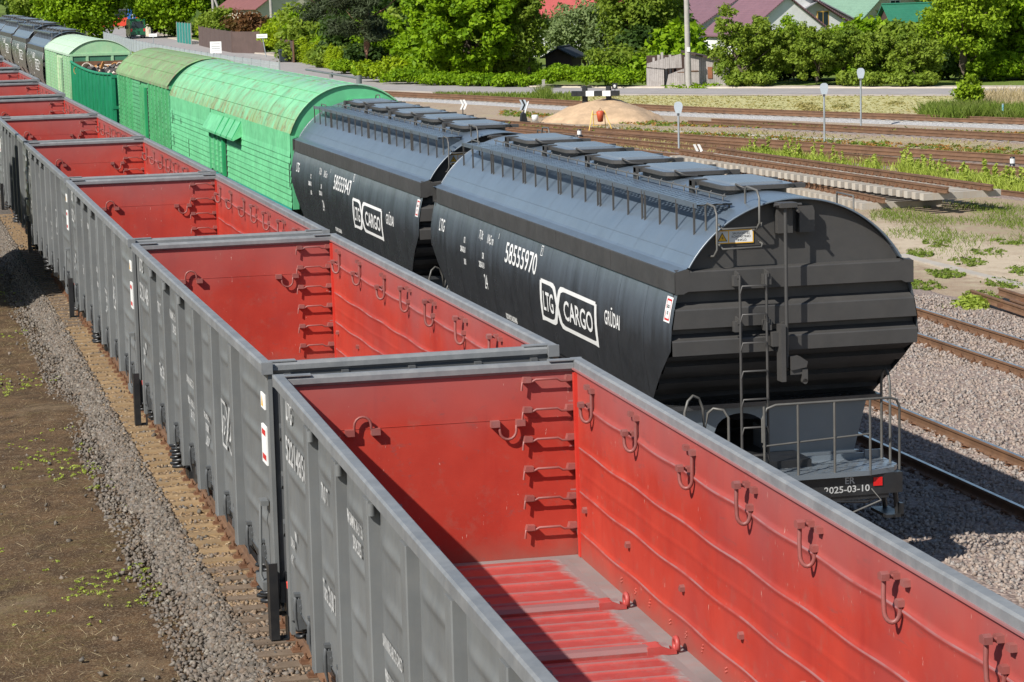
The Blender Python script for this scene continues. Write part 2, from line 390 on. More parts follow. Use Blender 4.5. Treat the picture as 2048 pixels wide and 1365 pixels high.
def make_gondola():
    t = empty('open_wagon', (0, 0, 0))
    # side walls: outer sheet grey, inner face red (one sheet of real thickness)
    for s in (-1, 1):
        ys = []
        e = [.06] + RIBS + [GL - .06]
        for a, b in zip(e, e[1:]): ys += [lerp(a, b, k / 10) for k in range(10)]
        ys.append(e[-1]); zs = list(np.linspace(1.3, 3.42, 110))
        inn = MB(); rows = []
        for y in ys: rows.append([(s * (XI - .002 - .021 * bead(y, z)), y, z) for z in zs])
        if s > 0: rows = rows[::-1]
        inn.strip(rows, True)
        out = MB(); rows = []
        for y in ys: rows.append([(s * (XO + .035 * ridge_dx(y, z)), y, z) for z in zs])
        if s < 0: rows = rows[::-1]
        out.strip(rows, True)
        out.box(s * XI, s * XO, .06, GL - .06, 1.285, 1.3)
        w = out.build('side_wall', GREY, t)
        l = MB(); l.v, l.f, l.sm = inn.v, inn.f, inn.sm
        # weld seams and small rivets belong to the lining
        l.box(s * (XI - .004), s * XI, .1, GL - .1, 3.352, 3.362); l.box(s * (XI - .03), s * XI, .1, GL - .1, 3.385, 3.40)
        for y in RIBS:
            for k in range(3):
                for dz in (0, .03):
                    yy = y + .5 - k * .5
                    l.ico((s * (XI - .004), yy, 1.60 + dz + .01 * k), .012)
                    l.ico((s * (XI - .004), yy + .035, 1.585 + dz), .012)
        l.build('wall_lining', RED, w)
        # top rail: chamfered box section
        r = MB(); c = .018
        a0, a1, z0, z1 = 1.452, 1.57, 3.362, 3.487
        poly = [(a0 + c, z0), (a1 - c, z0), (a1, z0 + c), (a1, z1 - c), (a1 - c, z1), (a0 + c, z1), (a0, z1 - c), (a0, z0 + c)]
        poly = [(s * a, b) for a, b in poly]
        r.extrude(poly, (0, 0, 0), (0, GL, 0), (1, 0, 0), (0, 0, 1))
        r.build('top_rail', GREYRIM, t)
        for y in RIBS + ([GL - .1, .1]):
            p = MB()
            if y in RIBS:
                hw = .115
                poly = [(-hw, 0), (hw, 0), (hw, .09), (.1, .1), (-.1, .1), (-hw, .09)]
                p.extrude([(a, b) for a, b in poly], (s * XO, y, 1.12), (s * XO, y, 3.36), (0, 1, 0), (s, 0, 0))
                p.box(s * (XO + .1005), s * (XO + .103), y - .1, y + .1, 1.105, 1.13)
                # weld slots along the post foot
                p.build('side_post', GREY, t)
                q = MB()
                q.cyl((s * (XO + .07), y - .15, 3.25), (s * (XO + .07), y - .15, 3.345), .032, 8); q.build('lashing_bracket', GREY, t) if y in RIBS[3:] and s < 0 else None
            else:
                q = -1 if y > 1 else 1
                p.box(s * (XI - .002), s * (XO + .02), y - .1, y + .1, 1.05, 3.36)
                p.obox((s * 1.48, y, .98), (.02, 0, 0), (0, .08, 0), (0, 0, .08))
                p.build('corner_post', GREY, t)
                g = MB()      # gusset strip inside the corner
                yy = y + q * .03
                g.extrude([(0, 1.48), (.015, 1.48), (.035, 3.2), (.035, 3.36), (0, 3.36)], (s * (XI - .001), yy + q * .1, 0), (s * (XI - .001), yy + q * .03, 0), (-s, 0, 0), (0, 0, 1))
                g.build('corner_gusset', REDTRIM, t)
        # tie hooks, lugs on the lining
        for k, y in enumerate([2.2, 3.93, 5.66, 7.2, 8.9, 10.72, 12.38]):
            h = MB(); x = s * (XI - .03)
            flip = 1 if k < 4 else 0
            for yy, zz in ((y + .03, 3.27), (y - .16, 3.26), (y - .05, 3.1)): 
                h.extrude([(-.035, 0), (.035, 0), (.045, .03), (.02, .05), (-.03, .045)], (s * XI, yy, zz), (s * (XI - .05), yy, zz), (0, 1, 0), (0, 0, 1))
            if flip: pts = [(s * (XI - .11), y + .02, 3.28), (s * (XI - .117), y + .012, 3.17)] + [(s * (XI - .072 - .045 * math.cos(a)), y - .0 - .06 * a / 3.14, 3.06 - .07 * math.sin(a)) for a in np.linspace(0, 3.14, 9)] + [(s * (XI - .028), y - .06, 3.12)]
            else: pts = [(s * (XI - .03), y - .16, 3.26), (s * (XI - .03), y - .16, 3.13)] + [(s * (XI - .073 + .044 * math.cos(a)), y - .155 + .085 * a / 3.14, 3.04 - .07 * math.sin(a)) for a in np.linspace(0, 3.14, 9)] + [(s * (XI - .12), y - .06, 3.12)]
            h.tube(pts, .017, 7); q = pts[0] if flip else pts[-1]; h.extrude([(-.04, -.01), (.04, -.01), (.045, .03), (.0, .05), (-.04, .035)], (s * (XI - .085), q[1], q[2]), (s * (XI - .14), q[1], q[2]), (0, 1, 0), (0, 0, 1)); h.cyl((s * XI, q[1], q[2] + .01), (s * (XI - .1), q[1], q[2] + .01), .016, 6)
            h.build('tie_hook', REDBROWN, t)
            lug = MB(); lug.extrude([(-.03, 0), (.03, 0), (.035, .02), (.0, .06), (-.03, .04)], (s * XI, y + .25, 1.99), (s * (XI - .045), y + .25, 1.99), (0, 1, 0), (0, 0, 1))
            lug.build('lug', REDBROWN, t)
        # hatch latches under the wall
        for i, (a, b) in enumerate(zip([0.25] + RIBS, RIBS + [GL - .25])):
            for yy in (lerp(a, b, .28), lerp(a, b, .74)):
                q = MB(); x = s * 1.52
                q.tube([(x - s * .04, yy, 1.46), (x - s * .0, yy, 1.43), (x + s * .012, yy, 1.36), (x + s * .012, yy, 1.22), (x - s * .01, yy + .02, 1.1)], [.016, .024, .022, .018, .01], 6)
                q.box(x - s * .05, x + s * .02, yy - .04, yy + .04, 1.44, 1.47)
                q.box(x - s * .05, x + s * .02, yy + .1, yy + .16, 1.18, 1.27); q.box(x - s * .05, x, yy - .1, yy - .06, 1.3, 1.42)
                q.cyl((x - s * .03, yy - .13, 1.36), (x - s * .03, yy + .16, 1.36), .017, 6)
                q.build('hatch_latch', DKGREY, t)
            hs = MB(); hs.extrude([(1.285, 0), (1.0, -.12), (.99, -.11), (1.27, .012)], (s * 1.475, a + .16, 0), (s * 1.475, b - .16, 0), (0, 0, 1), (s, 0, 0))
            hs.build('floor_hatch', DKGREY, t)
    # end walls
    for y0, q in ((.06, 1), (GL - .06, -1)):
        w = MB(); w.box(-XI + .002, XI - .002, y0 - q * .02, y0 + q * .0, 1.2, 3.4)
        for zz in (1.75, 2.25, 2.75): w.extrude([(-.09, 0), (.09, 0), (.05, .05), (-.05, .05)], (-1.4, y0 - q * .02, zz), (1.4, y0 - q * .02, zz), (0, 0, 1), (0, -q, 0))
        for x in (-1.3, -.7, 0, .7, 1.3): w.box(x - .035, x + .035, y0 - q * .09, y0 - q * .02, 1.1, 3.36)
        w.box(-1.46, 1.46, y0 - q * .1, y0 + q * .25, .98, 1.2)
        o = w.build('end_wall', DKGREY, t)
        l = MB(); l.box(-XI, XI, y0, y0 + q * .015, 1.46, 3.4)
        l.box(-XI, XI, y0 + q * .015, y0 + q * .019, 3.365, 3.372); l.box(-XI, XI, y0 + q * .015, y0 + q * .019, 2.905, 2.911)
        l.build('wall_lining', RED, o)
        r = MB(); z0, z1, c = 3.365, 3.476, .03
        ya, yb = y0 - q * .055, y0 + q * .06
        poly = [(ya + q * c, z0), (yb - q * c, z0), (yb, z0 + c), (yb, z1 - c), (yb - q * c, z1), (ya + q * c, z1), (ya, z1 - c), (ya, z0 + c)]
        r.extrude(poly, (-1.45, 0, 0), (1.45, 0, 0), (0, 1, 0), (0, 0, 1))
        for s in (-1, 1):
            r.box(s * 1.2, s * 1.5, y0 - q * .04, y0 + q * .07, 3.4765, 3.488)
            r.box(s * 1.4525, s * 1.5685, y0 - q * .095, y0 - q * .06, 3.364, 3.485)
        r.build('top_rail', GREYRIM, t)
        sg = 1 if q == -1 else -1
        for k in range(6):        # rungs of the inside ladder
            b = MB(); z = 3.28 - k * .302; x0, x1 = sg * .96, sg * 1.4
            yf = y0 + q * .015
            for x in (x0, x1): b.extrude([(-.045, 0), (.045, 0), (.05, .05), (-.03, .055)], (x, yf, z), (x, yf + q * .08, z), (1, 0, 0), (0, 0, 1))
            m = sg * .045
            b.tube([(x0 - m * 1.2, yf + q * .06, z - .08), (x0 - m, yf + q * .06, z), (x0 + m, yf + q * .06, z), (x0 + 2 * m, yf + q * .085, z + .03), (x1 - 3 * m, yf + q * .085, z + .03), (x1 - 2 * m, yf + q * .07, z + .0), (x1 + m, yf + q * .06, z), (x1 + 1.3 * m, yf + q * .06, z - .08)], .013, 6)
            b.build('rung', REDBROWN, t)
        for x, fl in ((sg * .76, -1), (-sg * .71, 1 if q == -1 else -1)):
            b = MB(); yf = y0 + q * .05
            for dx in (-.13, .13): b.extrude([(-.045, -.02), (.045, -.02), (.045, .045), (-.045, .045)], (x + dx, yf - q * .035, 2.865), (x + dx, yf + q * .04, 2.865), (1, 0, 0), (0, 0, 1))
            b.tube([(x + .085 * math.cos(a) + (0), yf + q * .02, 2.875 + fl * (.075 + .085 * math.sin(a))) if 0 <= a <= math.pi else None for a in []] + [(x - .12, yf, 2.87)] + [(x - .085, yf + q * .015, 2.875 + fl * .03)] + [(x - .085 * math.cos(a), yf + q * .02, 2.875 + fl * (.07 + .09 * math.sin(a))) for a in np.linspace(0, math.pi, 9)] + [(x + .085, yf + q * .015, 2.875 + fl * .03), (x + .12, yf, 2.87)], .014, 6)
            b.build('tie_loop', REDBROWN, t)
        coupler(t, y0 - q * .06, -q)
        for s in ((-1,) if q > 0 else (1,)):      # shunter's step post on every corner, outside lever
            b = MB(); x = s * 1.5
            b.box(x - .05, x + .05, y0 - q * .22, y0 - q * .05, .98, 1.15) if False else None
            b.box(x + s * .0, x + s * .09, y0 - q * .2, y0 - q * .18, .62, 1.42); b.box(x + s * .07, x + s * .09, y0 - q * .18, y0 - q * .02, .62, 1.4); b.box(x - s * .1, x - s * .085, y0 - q * .2, y0 - q * .02, .62, 1.3)
            b.box(x - s * .1, x + s * .088, y0 - q * .178, y0 - q * .02, .6, .62); b.box(x - s * .085, x + s * .07, y0 - q * .14, y0 - q * .02, .86, .875)
            for zz in (1.2, 1.32): b.ico((x + s * .082, y0 - q * .11, zz), .013)
            b.build('step', BLACK, t)
    lv = MB(); lv.tube([(-1.56, .42, 1.98), (-1.57, .42, 1.94), (-1.6, .38, 1.2), (-1.58, .36, 1.14)], .017, 6); lv.box(-1.58, -1.5, .3, .5, 1.94, 1.99); lv.box(-1.6, -1.48, .25, .75, 1.05, 1.14)
    lv.build('brake_lever', GREY, t)
    tp = MB(); tp.ico((-1.45, GL + .14, 1.33), .07, (.6, 1.4, .8), .3); tp.ico((-1.4, GL + .24, 1.34), .055, (.6, 1.5, .8), .3); tp.ico((-1.42, GL + .05, 1.3), .05, (.6, 1.4, 1), .3)
    tp.build('tape_flag', TAPE, t)
    hz = MB(); hz.tube([(-1.35 + .05 * math.cos(a), GL + .2 + .1 * math.sin(a), .75 + .35 * a / 31) for a in np.linspace(0, 31, 60)], .025, 6); hz.build('hose_coil', BLACK, t)
    # floor
    f = MB(); f.box(-XI, XI, .08, GL - .08, GZF - .04, GZF)
    fl = f.build('floor', FLOORGREY, t)
    e = [.35] + RIBS + [GL - .2]
    for i, (a, b) in enumerate(zip(e, e[1:])):
        a += .12; b -= .14 if i < 6 else .12
        rows = []; nr = 5; pts = []
        n = nr * 16
        for k in range(n + 1):
            u = k / n; ph = (u * nr) % 1; hgt = max(0, 1 - abs(ph - .5) / .13) if k < n else 0
            hgt = min(1, hgt * 1.3); y = lerp(a, b, u)
            rows.append([(-1.3, y, GZF + .004), (-1.2, y, GZF + .022 + .0 * hgt), (-1.1, y, GZF + .024 + .02 * hgt), (0, y, GZF + .026 + .02 * hgt), (1.1, y, GZF + .024 + .02 * hgt), (1.2, y, GZF + .022), (1.3, y, GZF + .004)])
        p = MB(); p.strip([r[::-1] for r in rows], False)
        p.build('floor_plate', FLOORRED, fl)
    for y in RIBS:
        b = MB(); poly = [(-.085, 0), (.085, 0), (.085, .04), (.055, .075), (-.055, .075), (-.085, .04)]
        b.extrude([(a, c) for a, c in poly], (-1.28, y, GZF + .002), (1.28, y, GZF + .002), (0, 1, 0), (0, 0, 1))
        for s in (-1, 1):
            b2 = MB(); b2.extrude([(1.08, .076), (1.2, .082), (1.34, .03), (1.34, .004), (1.08, .004)], (0, y - .095, GZF), (0, y + .095, GZF), (s, 0, 0), (0, 0, 1)); ring = [(s * 1.36, y + .055 * math.cos(a), GZF + .07 + .055 * math.sin(a)) for a in np.linspace(0, 2 * math.pi, 14)[:-1]]
            b2.tube(ring, .024, 6, True); b2.build('beam_eye', paint('red_bracket_paint', (.4, .055, .048), .5, .12, dirt=(.25, .17, .16), dirt_amt=.4), fl)
        b.build('floor_beam', FLOORRED, fl)
    # underframe
    u = MB(); u.box(-.25, .25, .1, GL - .1, .98, 1.42); u.box(-1.3, 1.3, 2.1, 2.5, 1.0, 1.4); u.box(-1.3, 1.3, GL - 2.5, GL - 2.1, 1.0, 1.4)
    for y in RIBS[1:-1]: u.box(-1.45, 1.45, y - .1, y + .1, 1.1, 1.43)
    u.cyl((.5, 5.5, .85), (.5, 6.6, .85), .2, 12); u.cyl((-.6, 7, .9), (-.6, 7.5, .9), .15, 12)
    u.build('underframe', BLACK, t)
    bogie(t, 2.3); bogie(t, GL - 2.3)
    # markings on the left side (read from far to near)
    def mark(fn, mat=WORNW, once=False, nm='marking'):
        b = MB(); fn(b); o = b.build(nm, mat, t)
        if once: o['once'] = 1
        return o
    x = -(XO + .006); ex, ey = (0, -1, 0), (0, 0, 1)
    P = lambda y, z: Vector((x, y, z))
    sf = lambda p: Vector((-(XO + .02 + .035 * ridge_dx(p.y, p.z)), p.y, p.z))
    T = lambda b, s, y, z, h, sx=.6, bo=.004: put_text(b, s, P(y, z), ex, ey, h * 1.38, sx, bo, sf)
    mark(lambda b: T(b, 'LTG', 12.7, 3.12, .2, .85, .006))
    mark(lambda b: (T(b, 'KR', 12.35, 1.98, .1), T(b, '2048-04', 12.7, 1.86, .1), T(b, '0101', 12.6, 1.7, .1)))
    mark(lambda b: (T(b, '70,0 T', 10.4, 2.78, .15, .75, .004), T(b, 'Tara 23,80 T', 10.5, 1.86, .18, .6, .005)))
    mark(lambda b: (T(b, 'PAGAMINTAS 133', 8.85, 2.88, .12, .6, .003), T(b, '29.04.2025', 8.6, 2.71, .12, .6, .003)))
    mark(lambda b: (T(b, 'SAVININKAS AB LTG CARGO', 7.22, 2.24, .1, .48, .003), T(b, 'PELESOS 10, VILNIUS, LT', 7.15, 1.98, .1, .48, .003), T(b, 'TEL. +370 5 202', 6.9, 1.83, .1, .48, .003)))
    def logo(b, y0=3.8, z0=2.0, W=1.3, H=.52):
        s = .042
        def fr(pts):
            pts = [P(y0 - W * a, z0 + H * c) for a, c in pts]
            for p, q in zip(pts, pts[1:]):
                d = (q - p).normalized(); nn = Vector((0, -d.z, d.y)) * s / 2; e = d * s * .3
                b.add([sf(p - nn - e), sf(p + nn - e), sf(q + nn + e), sf(q - nn + e)], [(0, 1, 2, 3)])
        fr([(.27, 1), (0, 1), (0, 0), (.27, 0)]); fr([(.27, 1), (.34, .8), (.46, .2), (.53, 0), (1, 0)]); fr([(.27, 0), (.34, .2), (.46, .8), (.53, 1), (1, 1), (1, 0)])
        put_text(b, 'LTG', P(y0 - W * .05, z0 + H * .3), ex, ey, H * .56, .52, .004, sf, fit=W * .2); put_text(b, 'CARGO', P(y0 - W * .53, z0 + H * .3), ex, ey, H * .56, .52, .004, sf, fit=W * .42)
    mark(logo)
    mark(lambda b: (T(b, 'CARGO WAGON', 5.5, 2.05, .1, .5), T(b, '24T 88 M3', 5.4, 1.9, .1, .5), T(b, 'LTG 133', 5.3, 1.75, .1, .5)))
    pl = MB(); pl.box(-XO - .012, -XO - .035, .18, .5, 2.38, 2.78); p = pl.build('label_plate', WHITE, t)
    rm = MB()
    for z0, z1 in ((2.68, 2.74), (2.42, 2.48)): rm.add([(-XO - .037, .46, z0), (-XO - .037, .22, z0), (-XO - .037, .22, z1), (-XO - .037, .46, z1)], [(0, 1, 2, 3)])
    rm.build('marking', REDMARK, p)
    pl = MB(); pl.box(-XO - .022, -XO - .035, .2, .46, 2.96, 3.12); p = pl.build('label_plate', WHITE, t)
    rm = MB(); rm.add([(-XO - .037, .43, 2.98), (-XO - .037, .31, 2.98), (-XO - .037, .37, 3.1)], [(0, 1, 2)]); rm.build('marking', YEL, p)
    return t
def number_mark(t, s):
    b = MB(); sf = lambda p: Vector((-(XO + .02 + .035 * ridge_dx(p.y, p.z)), p.y, p.z))
    put_text(b, s, Vector((0, 12.85, 2.7)), (0, -1, 0), (0, 0, 1), .34, .62, .006, sf, fit=1.5); o = b.build('wagon_number', WORNW, t); return o
GPOS = [(1.9386, 12.5442, -12.186), (-1.0393, 26.2867, -13.823), (-4.3299, 39.6978, -13.617), (-7.5935, 53.2313, -13.96), (-10.9188, 66.7544, -13.837), (-14.2187, 80.2758, -13.844)]
for k in range(4):
    x, y, h = GPOS[-1]; GPOS.append((x + 13.924 * math.sin(rad(h)), y + 13.924 * math.cos(rad(h)), h))
GZOFF = [0, 0, 0, 0, 0, 0, .1, .2, .35, .5]
GLAB = ['nearest grey open wagon, red inside, its near end cut off by the picture edge',
        'second nearest grey open wagon with red interior and white X logo on its side',
        'grey open wagon with red interior beside the near black hopper with the shorter view',
        'grey open wagon with red interior beside the mint green louvred wagon',
        'grey open wagon with red interior beside the gap between the two green covered wagons',
        'grey open wagon with red interior beside the rusty roofed green wagon',
        'grey open wagon with red interior beside the near half of the dark green scrap wagon',
        'grey open wagon with red interior beside the far half of the dark green scrap wagon',
        'grey open wagon with red interior beside the pale green covered wagon',
        'farthest grey open wagon with red interior, at the left picture edge by the far hoppers']
GNUM = ['52214858', '52214841', '52214825', '52214817', '52214809', '52214791']
g0 = make_gondola()
GONDOLAS = []
for i, (x, y, h) in enumerate(GPOS):
    loc = (x, y, GZOFF[i])
    if i == 0:
        t = g0; t.location = loc; t.rotation_euler = (0, 0, -rad(h))
    else: t = copy_tree(g0, loc, -rad(h), skip=() if i < 5 else ('hatch_latch', 'floor_hatch', 'lug', 'marking', 'lashing_bracket'))
    tag(t, GLAB[i], 'wagon', 'grey open wagons with red interiors in one train'); GONDOLAS.append(t)
for i in range(6): number_mark(GONDOLAS[i], GNUM[i])
# ------------------------------------------------------------------ grain hopper wagon
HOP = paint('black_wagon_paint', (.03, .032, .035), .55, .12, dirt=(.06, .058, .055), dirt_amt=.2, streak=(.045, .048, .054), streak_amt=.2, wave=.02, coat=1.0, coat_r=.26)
HOPROOF = paint('sky_sheen_roof_paint', (.088, .118, .152), .5, .08, dirt=(.12, .135, .15), dirt_amt=.25, streak=(.08, .085, .09), streak_amt=.2, wave=.05, coat=1.0, coat_r=.33)  # sky sheen put into the blue-grey base colour of the dark, dusty roof
HOPEND = paint('dark_end_paint', (.053, .051, .049), .5, .08, dirt=(.1, .09, .08), dirt_amt=.25, wave=.05)
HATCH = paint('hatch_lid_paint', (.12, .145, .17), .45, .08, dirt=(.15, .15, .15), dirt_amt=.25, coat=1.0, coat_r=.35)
PIPE = paint('grey_handrail', (.095, .092, .085), .45, .1, dirt=(.2, .19, .17), dirt_amt=.3)
REFL = paint('red_reflector', (.6, .012, .012), .25, .05)
ORANGE = paint('orange_sign_border', (.85, .45, .03), .5, .05)
DKTXT = paint('dark_lettering', (.02, .02, .02), .6, .05)
HL = 15.05
ARC_R, ARC_X, ARC_Z = 1.632, 1.41, 3.75
ARC_C = ARC_Z + .81 - ARC_R
def sheen_dust_top(m):
    # sky sheen painted paler towards the eave band, broken up by pale dust drips
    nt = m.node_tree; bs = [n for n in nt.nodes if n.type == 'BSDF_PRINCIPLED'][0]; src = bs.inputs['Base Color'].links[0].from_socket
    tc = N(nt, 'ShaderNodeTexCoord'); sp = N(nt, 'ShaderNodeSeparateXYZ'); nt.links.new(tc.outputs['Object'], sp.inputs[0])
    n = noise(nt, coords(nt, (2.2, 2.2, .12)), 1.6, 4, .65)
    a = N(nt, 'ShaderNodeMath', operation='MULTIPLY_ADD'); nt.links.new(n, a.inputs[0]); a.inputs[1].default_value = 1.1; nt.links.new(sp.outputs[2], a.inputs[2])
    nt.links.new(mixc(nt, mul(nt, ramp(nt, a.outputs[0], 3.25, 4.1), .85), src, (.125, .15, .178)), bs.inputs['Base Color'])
sheen_dust_top(HOP)
def roof_z(x): return ARC_C + math.sqrt(max(0, ARC_R ** 2 - x * x))
HSIDE = [(3.70, 1.585), (3.42, 1.588), (3.415, 1.556), (3.3, 1.585), (3.2, 1.607), (3.0, 1.64), (2.8, 1.652), (2.6, 1.648), (2.4, 1.632), (2.2, 1.605), (2.0, 1.575), (1.85, 1.545)]
def side_x(z): return interp(-z, [(-a, b) for a, b in HSIDE])
def end_y(z): return 0 if z > 2.72 else (2.72 - z) * 1.45
def hop_end(mb, y0, q):
    """ribbed end: upper dome, three folded ledges, then the sheet slopes in under the body"""
    def P(x, y, z): return (x, y0 + q * y, z)
    def row(y, z, hw=None): 
        hw = side_x(min(z, 3.7)) - .012 if hw is None else hw
        return [P(-hw, y, z), P(hw, y, z)]
    dome = [(ARC_X * math.sin(a) / math.sin(1.0), 0) for a in ()]
    xs = np.linspace(-1.40, 1.40, 33)
    a = [P(x, .1, 3.72) for x in xs]; b = [P(x, .1, roof_z(x) - .012) for x in xs]
    rows = [a, b]
    mb.strip(rows if q < 0 else rows[::-1])
    prof = [(.1, 3.72), (.0, 3.705), (-.012, 3.69), (-.012, 3.45), (.02, 3.44), (.14, 3.43), (.14, 3.30), (.06, 3.25), (-.005, 3.225), (-.012, 3.21), (-.012, 2.98), (.02, 2.97), (.13, 2.955), (.13, 2.9), (.06, 2.845), (-.0, 2.83), (-.01, 2.815), (-.01, 2.64), (.05, 2.63)]
    z = 2.62
    prof2 = [(.18, 2.60)]
    for k in range(3):
        za = 2.50 - k * .27
        prof2 += [(end_y(za) + .1, za), (end_y(za - .05) - .02, za - .05), (end_y(za - .15) - .02, za - .15), (end_y(za - .17) + .1, za - .17)]
    prof2 += [(end_y(1.75) + .05, 1.75)]
    rows = [row(y, zz, side_x(zz) - .012 if zz > 1.9 else None) for y, zz in prof + prof2]
    mb.strip(rows if q > 0 else rows[::-1])

def rounded_plate(w, d, r, n=7):
    pts = []
    for cx, cy, a0 in ((w - r, d - r, 0), (-w + r, d - r, 90), (-w + r, -d + r, 180), (w - r, -d + r, 270)):
        for k in range(n): a = rad(a0 + 90 * k / (n - 1)); pts.append((cx + r * math.cos(a), cy + r * math.sin(a)))
    return pts

def make_hopper():
    t = empty('hopper_wagon', (0, 0, 0))
    b = MB()                                        # side sheets, left and right
    ys = np.linspace(0, HL, 90)
    for s in (-1, 1):
        zs = [3.415, 3.3, 3.2, 3.1, 3.0, 2.9, 2.8, 2.7, 2.6, 2.5, 2.4, 2.3, 2.2, 2.1, 2.0, 1.85]
        rows = []
        for z in zs:
            a = end_y(z) if z < 2.72 else 0
            rows.append([(s * (side_x(z) + .006 * math.sin(y / HL * 12 * math.pi) ** 2 * min(1, (3.42 - z) * 3)), y, z) for y in np.linspace(a, HL - a, 90)])
        b.strip(rows[::-1] if s < 0 else rows, True)
        for k in range(1, 12):                      # upright weld seams
            y = HL * k / 12; rows = [[(s * (side_x(z) + .0035), y - .006, z), (s * (side_x(z) + .0035), y + .006, z)] for z in zs if end_y(z) < y - .1 and end_y(z) < HL - y - .1]
            b.strip(rows[::-1] if s < 0 else rows)
    b.box(-1.5, 1.5, .9, HL - .9, 1.78, 1.84)
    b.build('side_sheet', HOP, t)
    b = MB()                                        # upright eave band
    for s in (-1, 1):
        rows = [[(s * 1.583, y, 3.699), (s * 1.588, y, 3.69), (s * 1.59, y, 3.43), (s * 1.58, y, 3.42), (s * 1.56, y, 3.416)] for y in ys[::3] if True]
        if s > 0: rows = rows[::-1]
        b.strip(rows)
        for k in range(1, 5): b.box(s * 1.59, s * 1.593, HL * k / 5 - .006, HL * k / 5 + .006, 3.43, 3.69)
        for y0, q in ((0, 1), (HL, -1)): b.add([(s * 1.43, y0 - q * .012, 3.735), (s * 1.588, y0 - q * .013, 3.70), (s * 1.588, y0 - q * .013, 3.42), (s * 1.48, y0 - q * .013, 3.42), (s * 1.40, y0 - q * .013, 3.46), (s * 1.40, y0 - q * .013, 3.72)], [(0, 1, 2, 3, 4, 5)])
    b.build('eave_band', HOPEND, t)
    b = MB(); amax = math.asin(ARC_X / ARC_R)       # barrel roof with cross seams
    aa = np.linspace(-amax, amax, 41)
    rows = [[(ARC_R * math.sin(a), y, ARC_C + ARC_R * math.cos(a)) for a in aa] for y in np.linspace(-.03, HL + .03, 31)]
    b.strip([r[::-1] for r in rows][::-1] if False else rows[::-1], True)
    for k in range(1, 12):
        y = HL * k / 12
        rr = ARC_R + .003
        b.strip([[(rr * math.sin(a), y + .004, ARC_C + rr * math.cos(a)) for a in aa], [(rr * math.sin(a), y - .004, ARC_C + rr * math.cos(a)) for a in aa]])
    for s in (-1, 1):
        fl = [[(s * 1.408, y, 3.757), (s * 1.44, y, 3.733), (s * 1.583, y, 3.7)] for y in np.linspace(0, HL, 31)]; b.strip(fl[::-1] if s > 0 else fl)
    for s in (-1, 1): a = s * (amax - .1); b.tube([((ARC_R + .0) * math.sin(a), 0, ARC_C + ARC_R * math.cos(a)), (ARC_R * math.sin(a), HL, ARC_C + ARC_R * math.cos(a))], .006, 4)
    # edge lip of the roof at both ends
    for y0 in (-.03, HL + .03): b.tube([(ARC_R * math.sin(a), y0, ARC_C + ARC_R * math.cos(a)) for a in aa], .014, 5)
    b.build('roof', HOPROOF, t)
    for y0, q in ((0, 1), (HL, -1)):
        b = MB(); hop_end(b, y0, q); e = b.build('end_wall', HOPEND, t)
        for xc, w in ((-.14, .1), (.15, .1)):
            c = MB(); poly = [(-w, .0), (w, 0), (w, .27), (w * .8, .33), (-w, .33)]
            c.extrude([(u, v) for u, v in poly], (xc * q, y0 + q * .1, 4.13), (xc * q, y0 - q * .04, 4.13), (q, 0, 0), (0, 0, 1)); c.build('stop_block', HOPEND, e)
        X = lambda x: x * q
        c = MB()                                    # ladder
        for x in (-.78, -.43): c.tube([(X(x), y0 - q * .13, 3.64), (X(x), y0 - q * .13, 1.12)], .018, 6)
        for k in range(7):
            z = 3.5 - .36 * k; c.tube([(X(-.78), y0 - q * .14, z - .1), (X(-.76), y0 - q * .16, z), (X(-.45), y0 - q * .16, z), (X(-.43), y0 - q * .14, z - .1)], .013, 5)
        for x in (-.8, -.41):
            for z in (3.56, 2.98): c.extrude([(0, 0), (0, .13), (-.14, .1), (-.14, .04)], (X(x) - .012, y0 - q * .0, z), (X(x) + .012, y0, z), (0, q, 0), (0, 0, 1))
            for z in (3.5, 2.92): c.box(X(x) - .05, X(x) + .05, y0 - q * .02, y0 - q * .12, z, z + .13)
        c.build('ladder', HOPEND, t)
        c = MB()                                    # grab irons and roof hoops at the ladder head
        for z in (3.97, 4.22): c.tube([(X(-1.0), y0 + q * .08, z + .06), (X(-1.0), y0 - q * .05, z + .04), (X(-.98), y0 - q * .07, z), (X(-.47), y0 - q * .07, z), (X(-.45), y0 - q * .05, z + .04), (X(-.45), y0 + q * .08, z + .06)], .014, 6)
        for x, dy, hh in ((-1.06, .35, .3), (-.5, .45, .17)):
            zr = roof_z(x); c.tube([(X(x), y0 + q * dy, zr), (X(x), y0 + q * dy, zr + hh), (X(x), y0 + q * (dy - .08), zr + hh + .05), (X(x), y0 - q * .02, zr + hh + .03), (X(x), y0 - q * .1, zr + hh - .06), (X(x), y0 - q * .1, zr - .2), (X(x) - .03, y0 - q * .07, zr - .28), (X(x) - .03, y0 + q * .08, zr - .3)], .015, 6)
        for x in (.9,): zr = roof_z(x); c.tube([(X(x), y0 + q * .9, zr), (X(x), y0 + q * .9, zr + .24), (X(x), y0 + q * .3, zr + .24), (X(x), y0 + q * .3, zr)], .013, 6)
        c.build('grab_iron', PIPE, t)
        c = MB()                                    # brake shaft and its box
        c.tube([(X(-.2), y0 - q * .22, 4.52), (X(-.2), y0 - q * .22, 2.45)], .024, 7); c.tube([(X(-.2), y0 - q * .22, 2.85), (X(-.2), y0 - q * .22, 2.75)], .03, 7)
        c.box(X(-.28), X(-.06), y0 - q * .28, y0 + q * .1, 4.47, 4.53); c.tube([(X(-.34), y0 - q * .2, 4.5), (X(.02), y0 - q * .2, 4.5)], .02, 6); c.tube([(X(-.05), y0 - q * .3, 4.42), (X(-.05), y0 - q * .05, 4.46)], .02, 6)
        c.box(X(-.3), X(-.24), y0 - q * .3, y0 - q * .12, 2.28, 3.0); c.box(X(-.235), X(-.2), y0 - q * .16, y0 - q * .1, 2.3, 3.02)
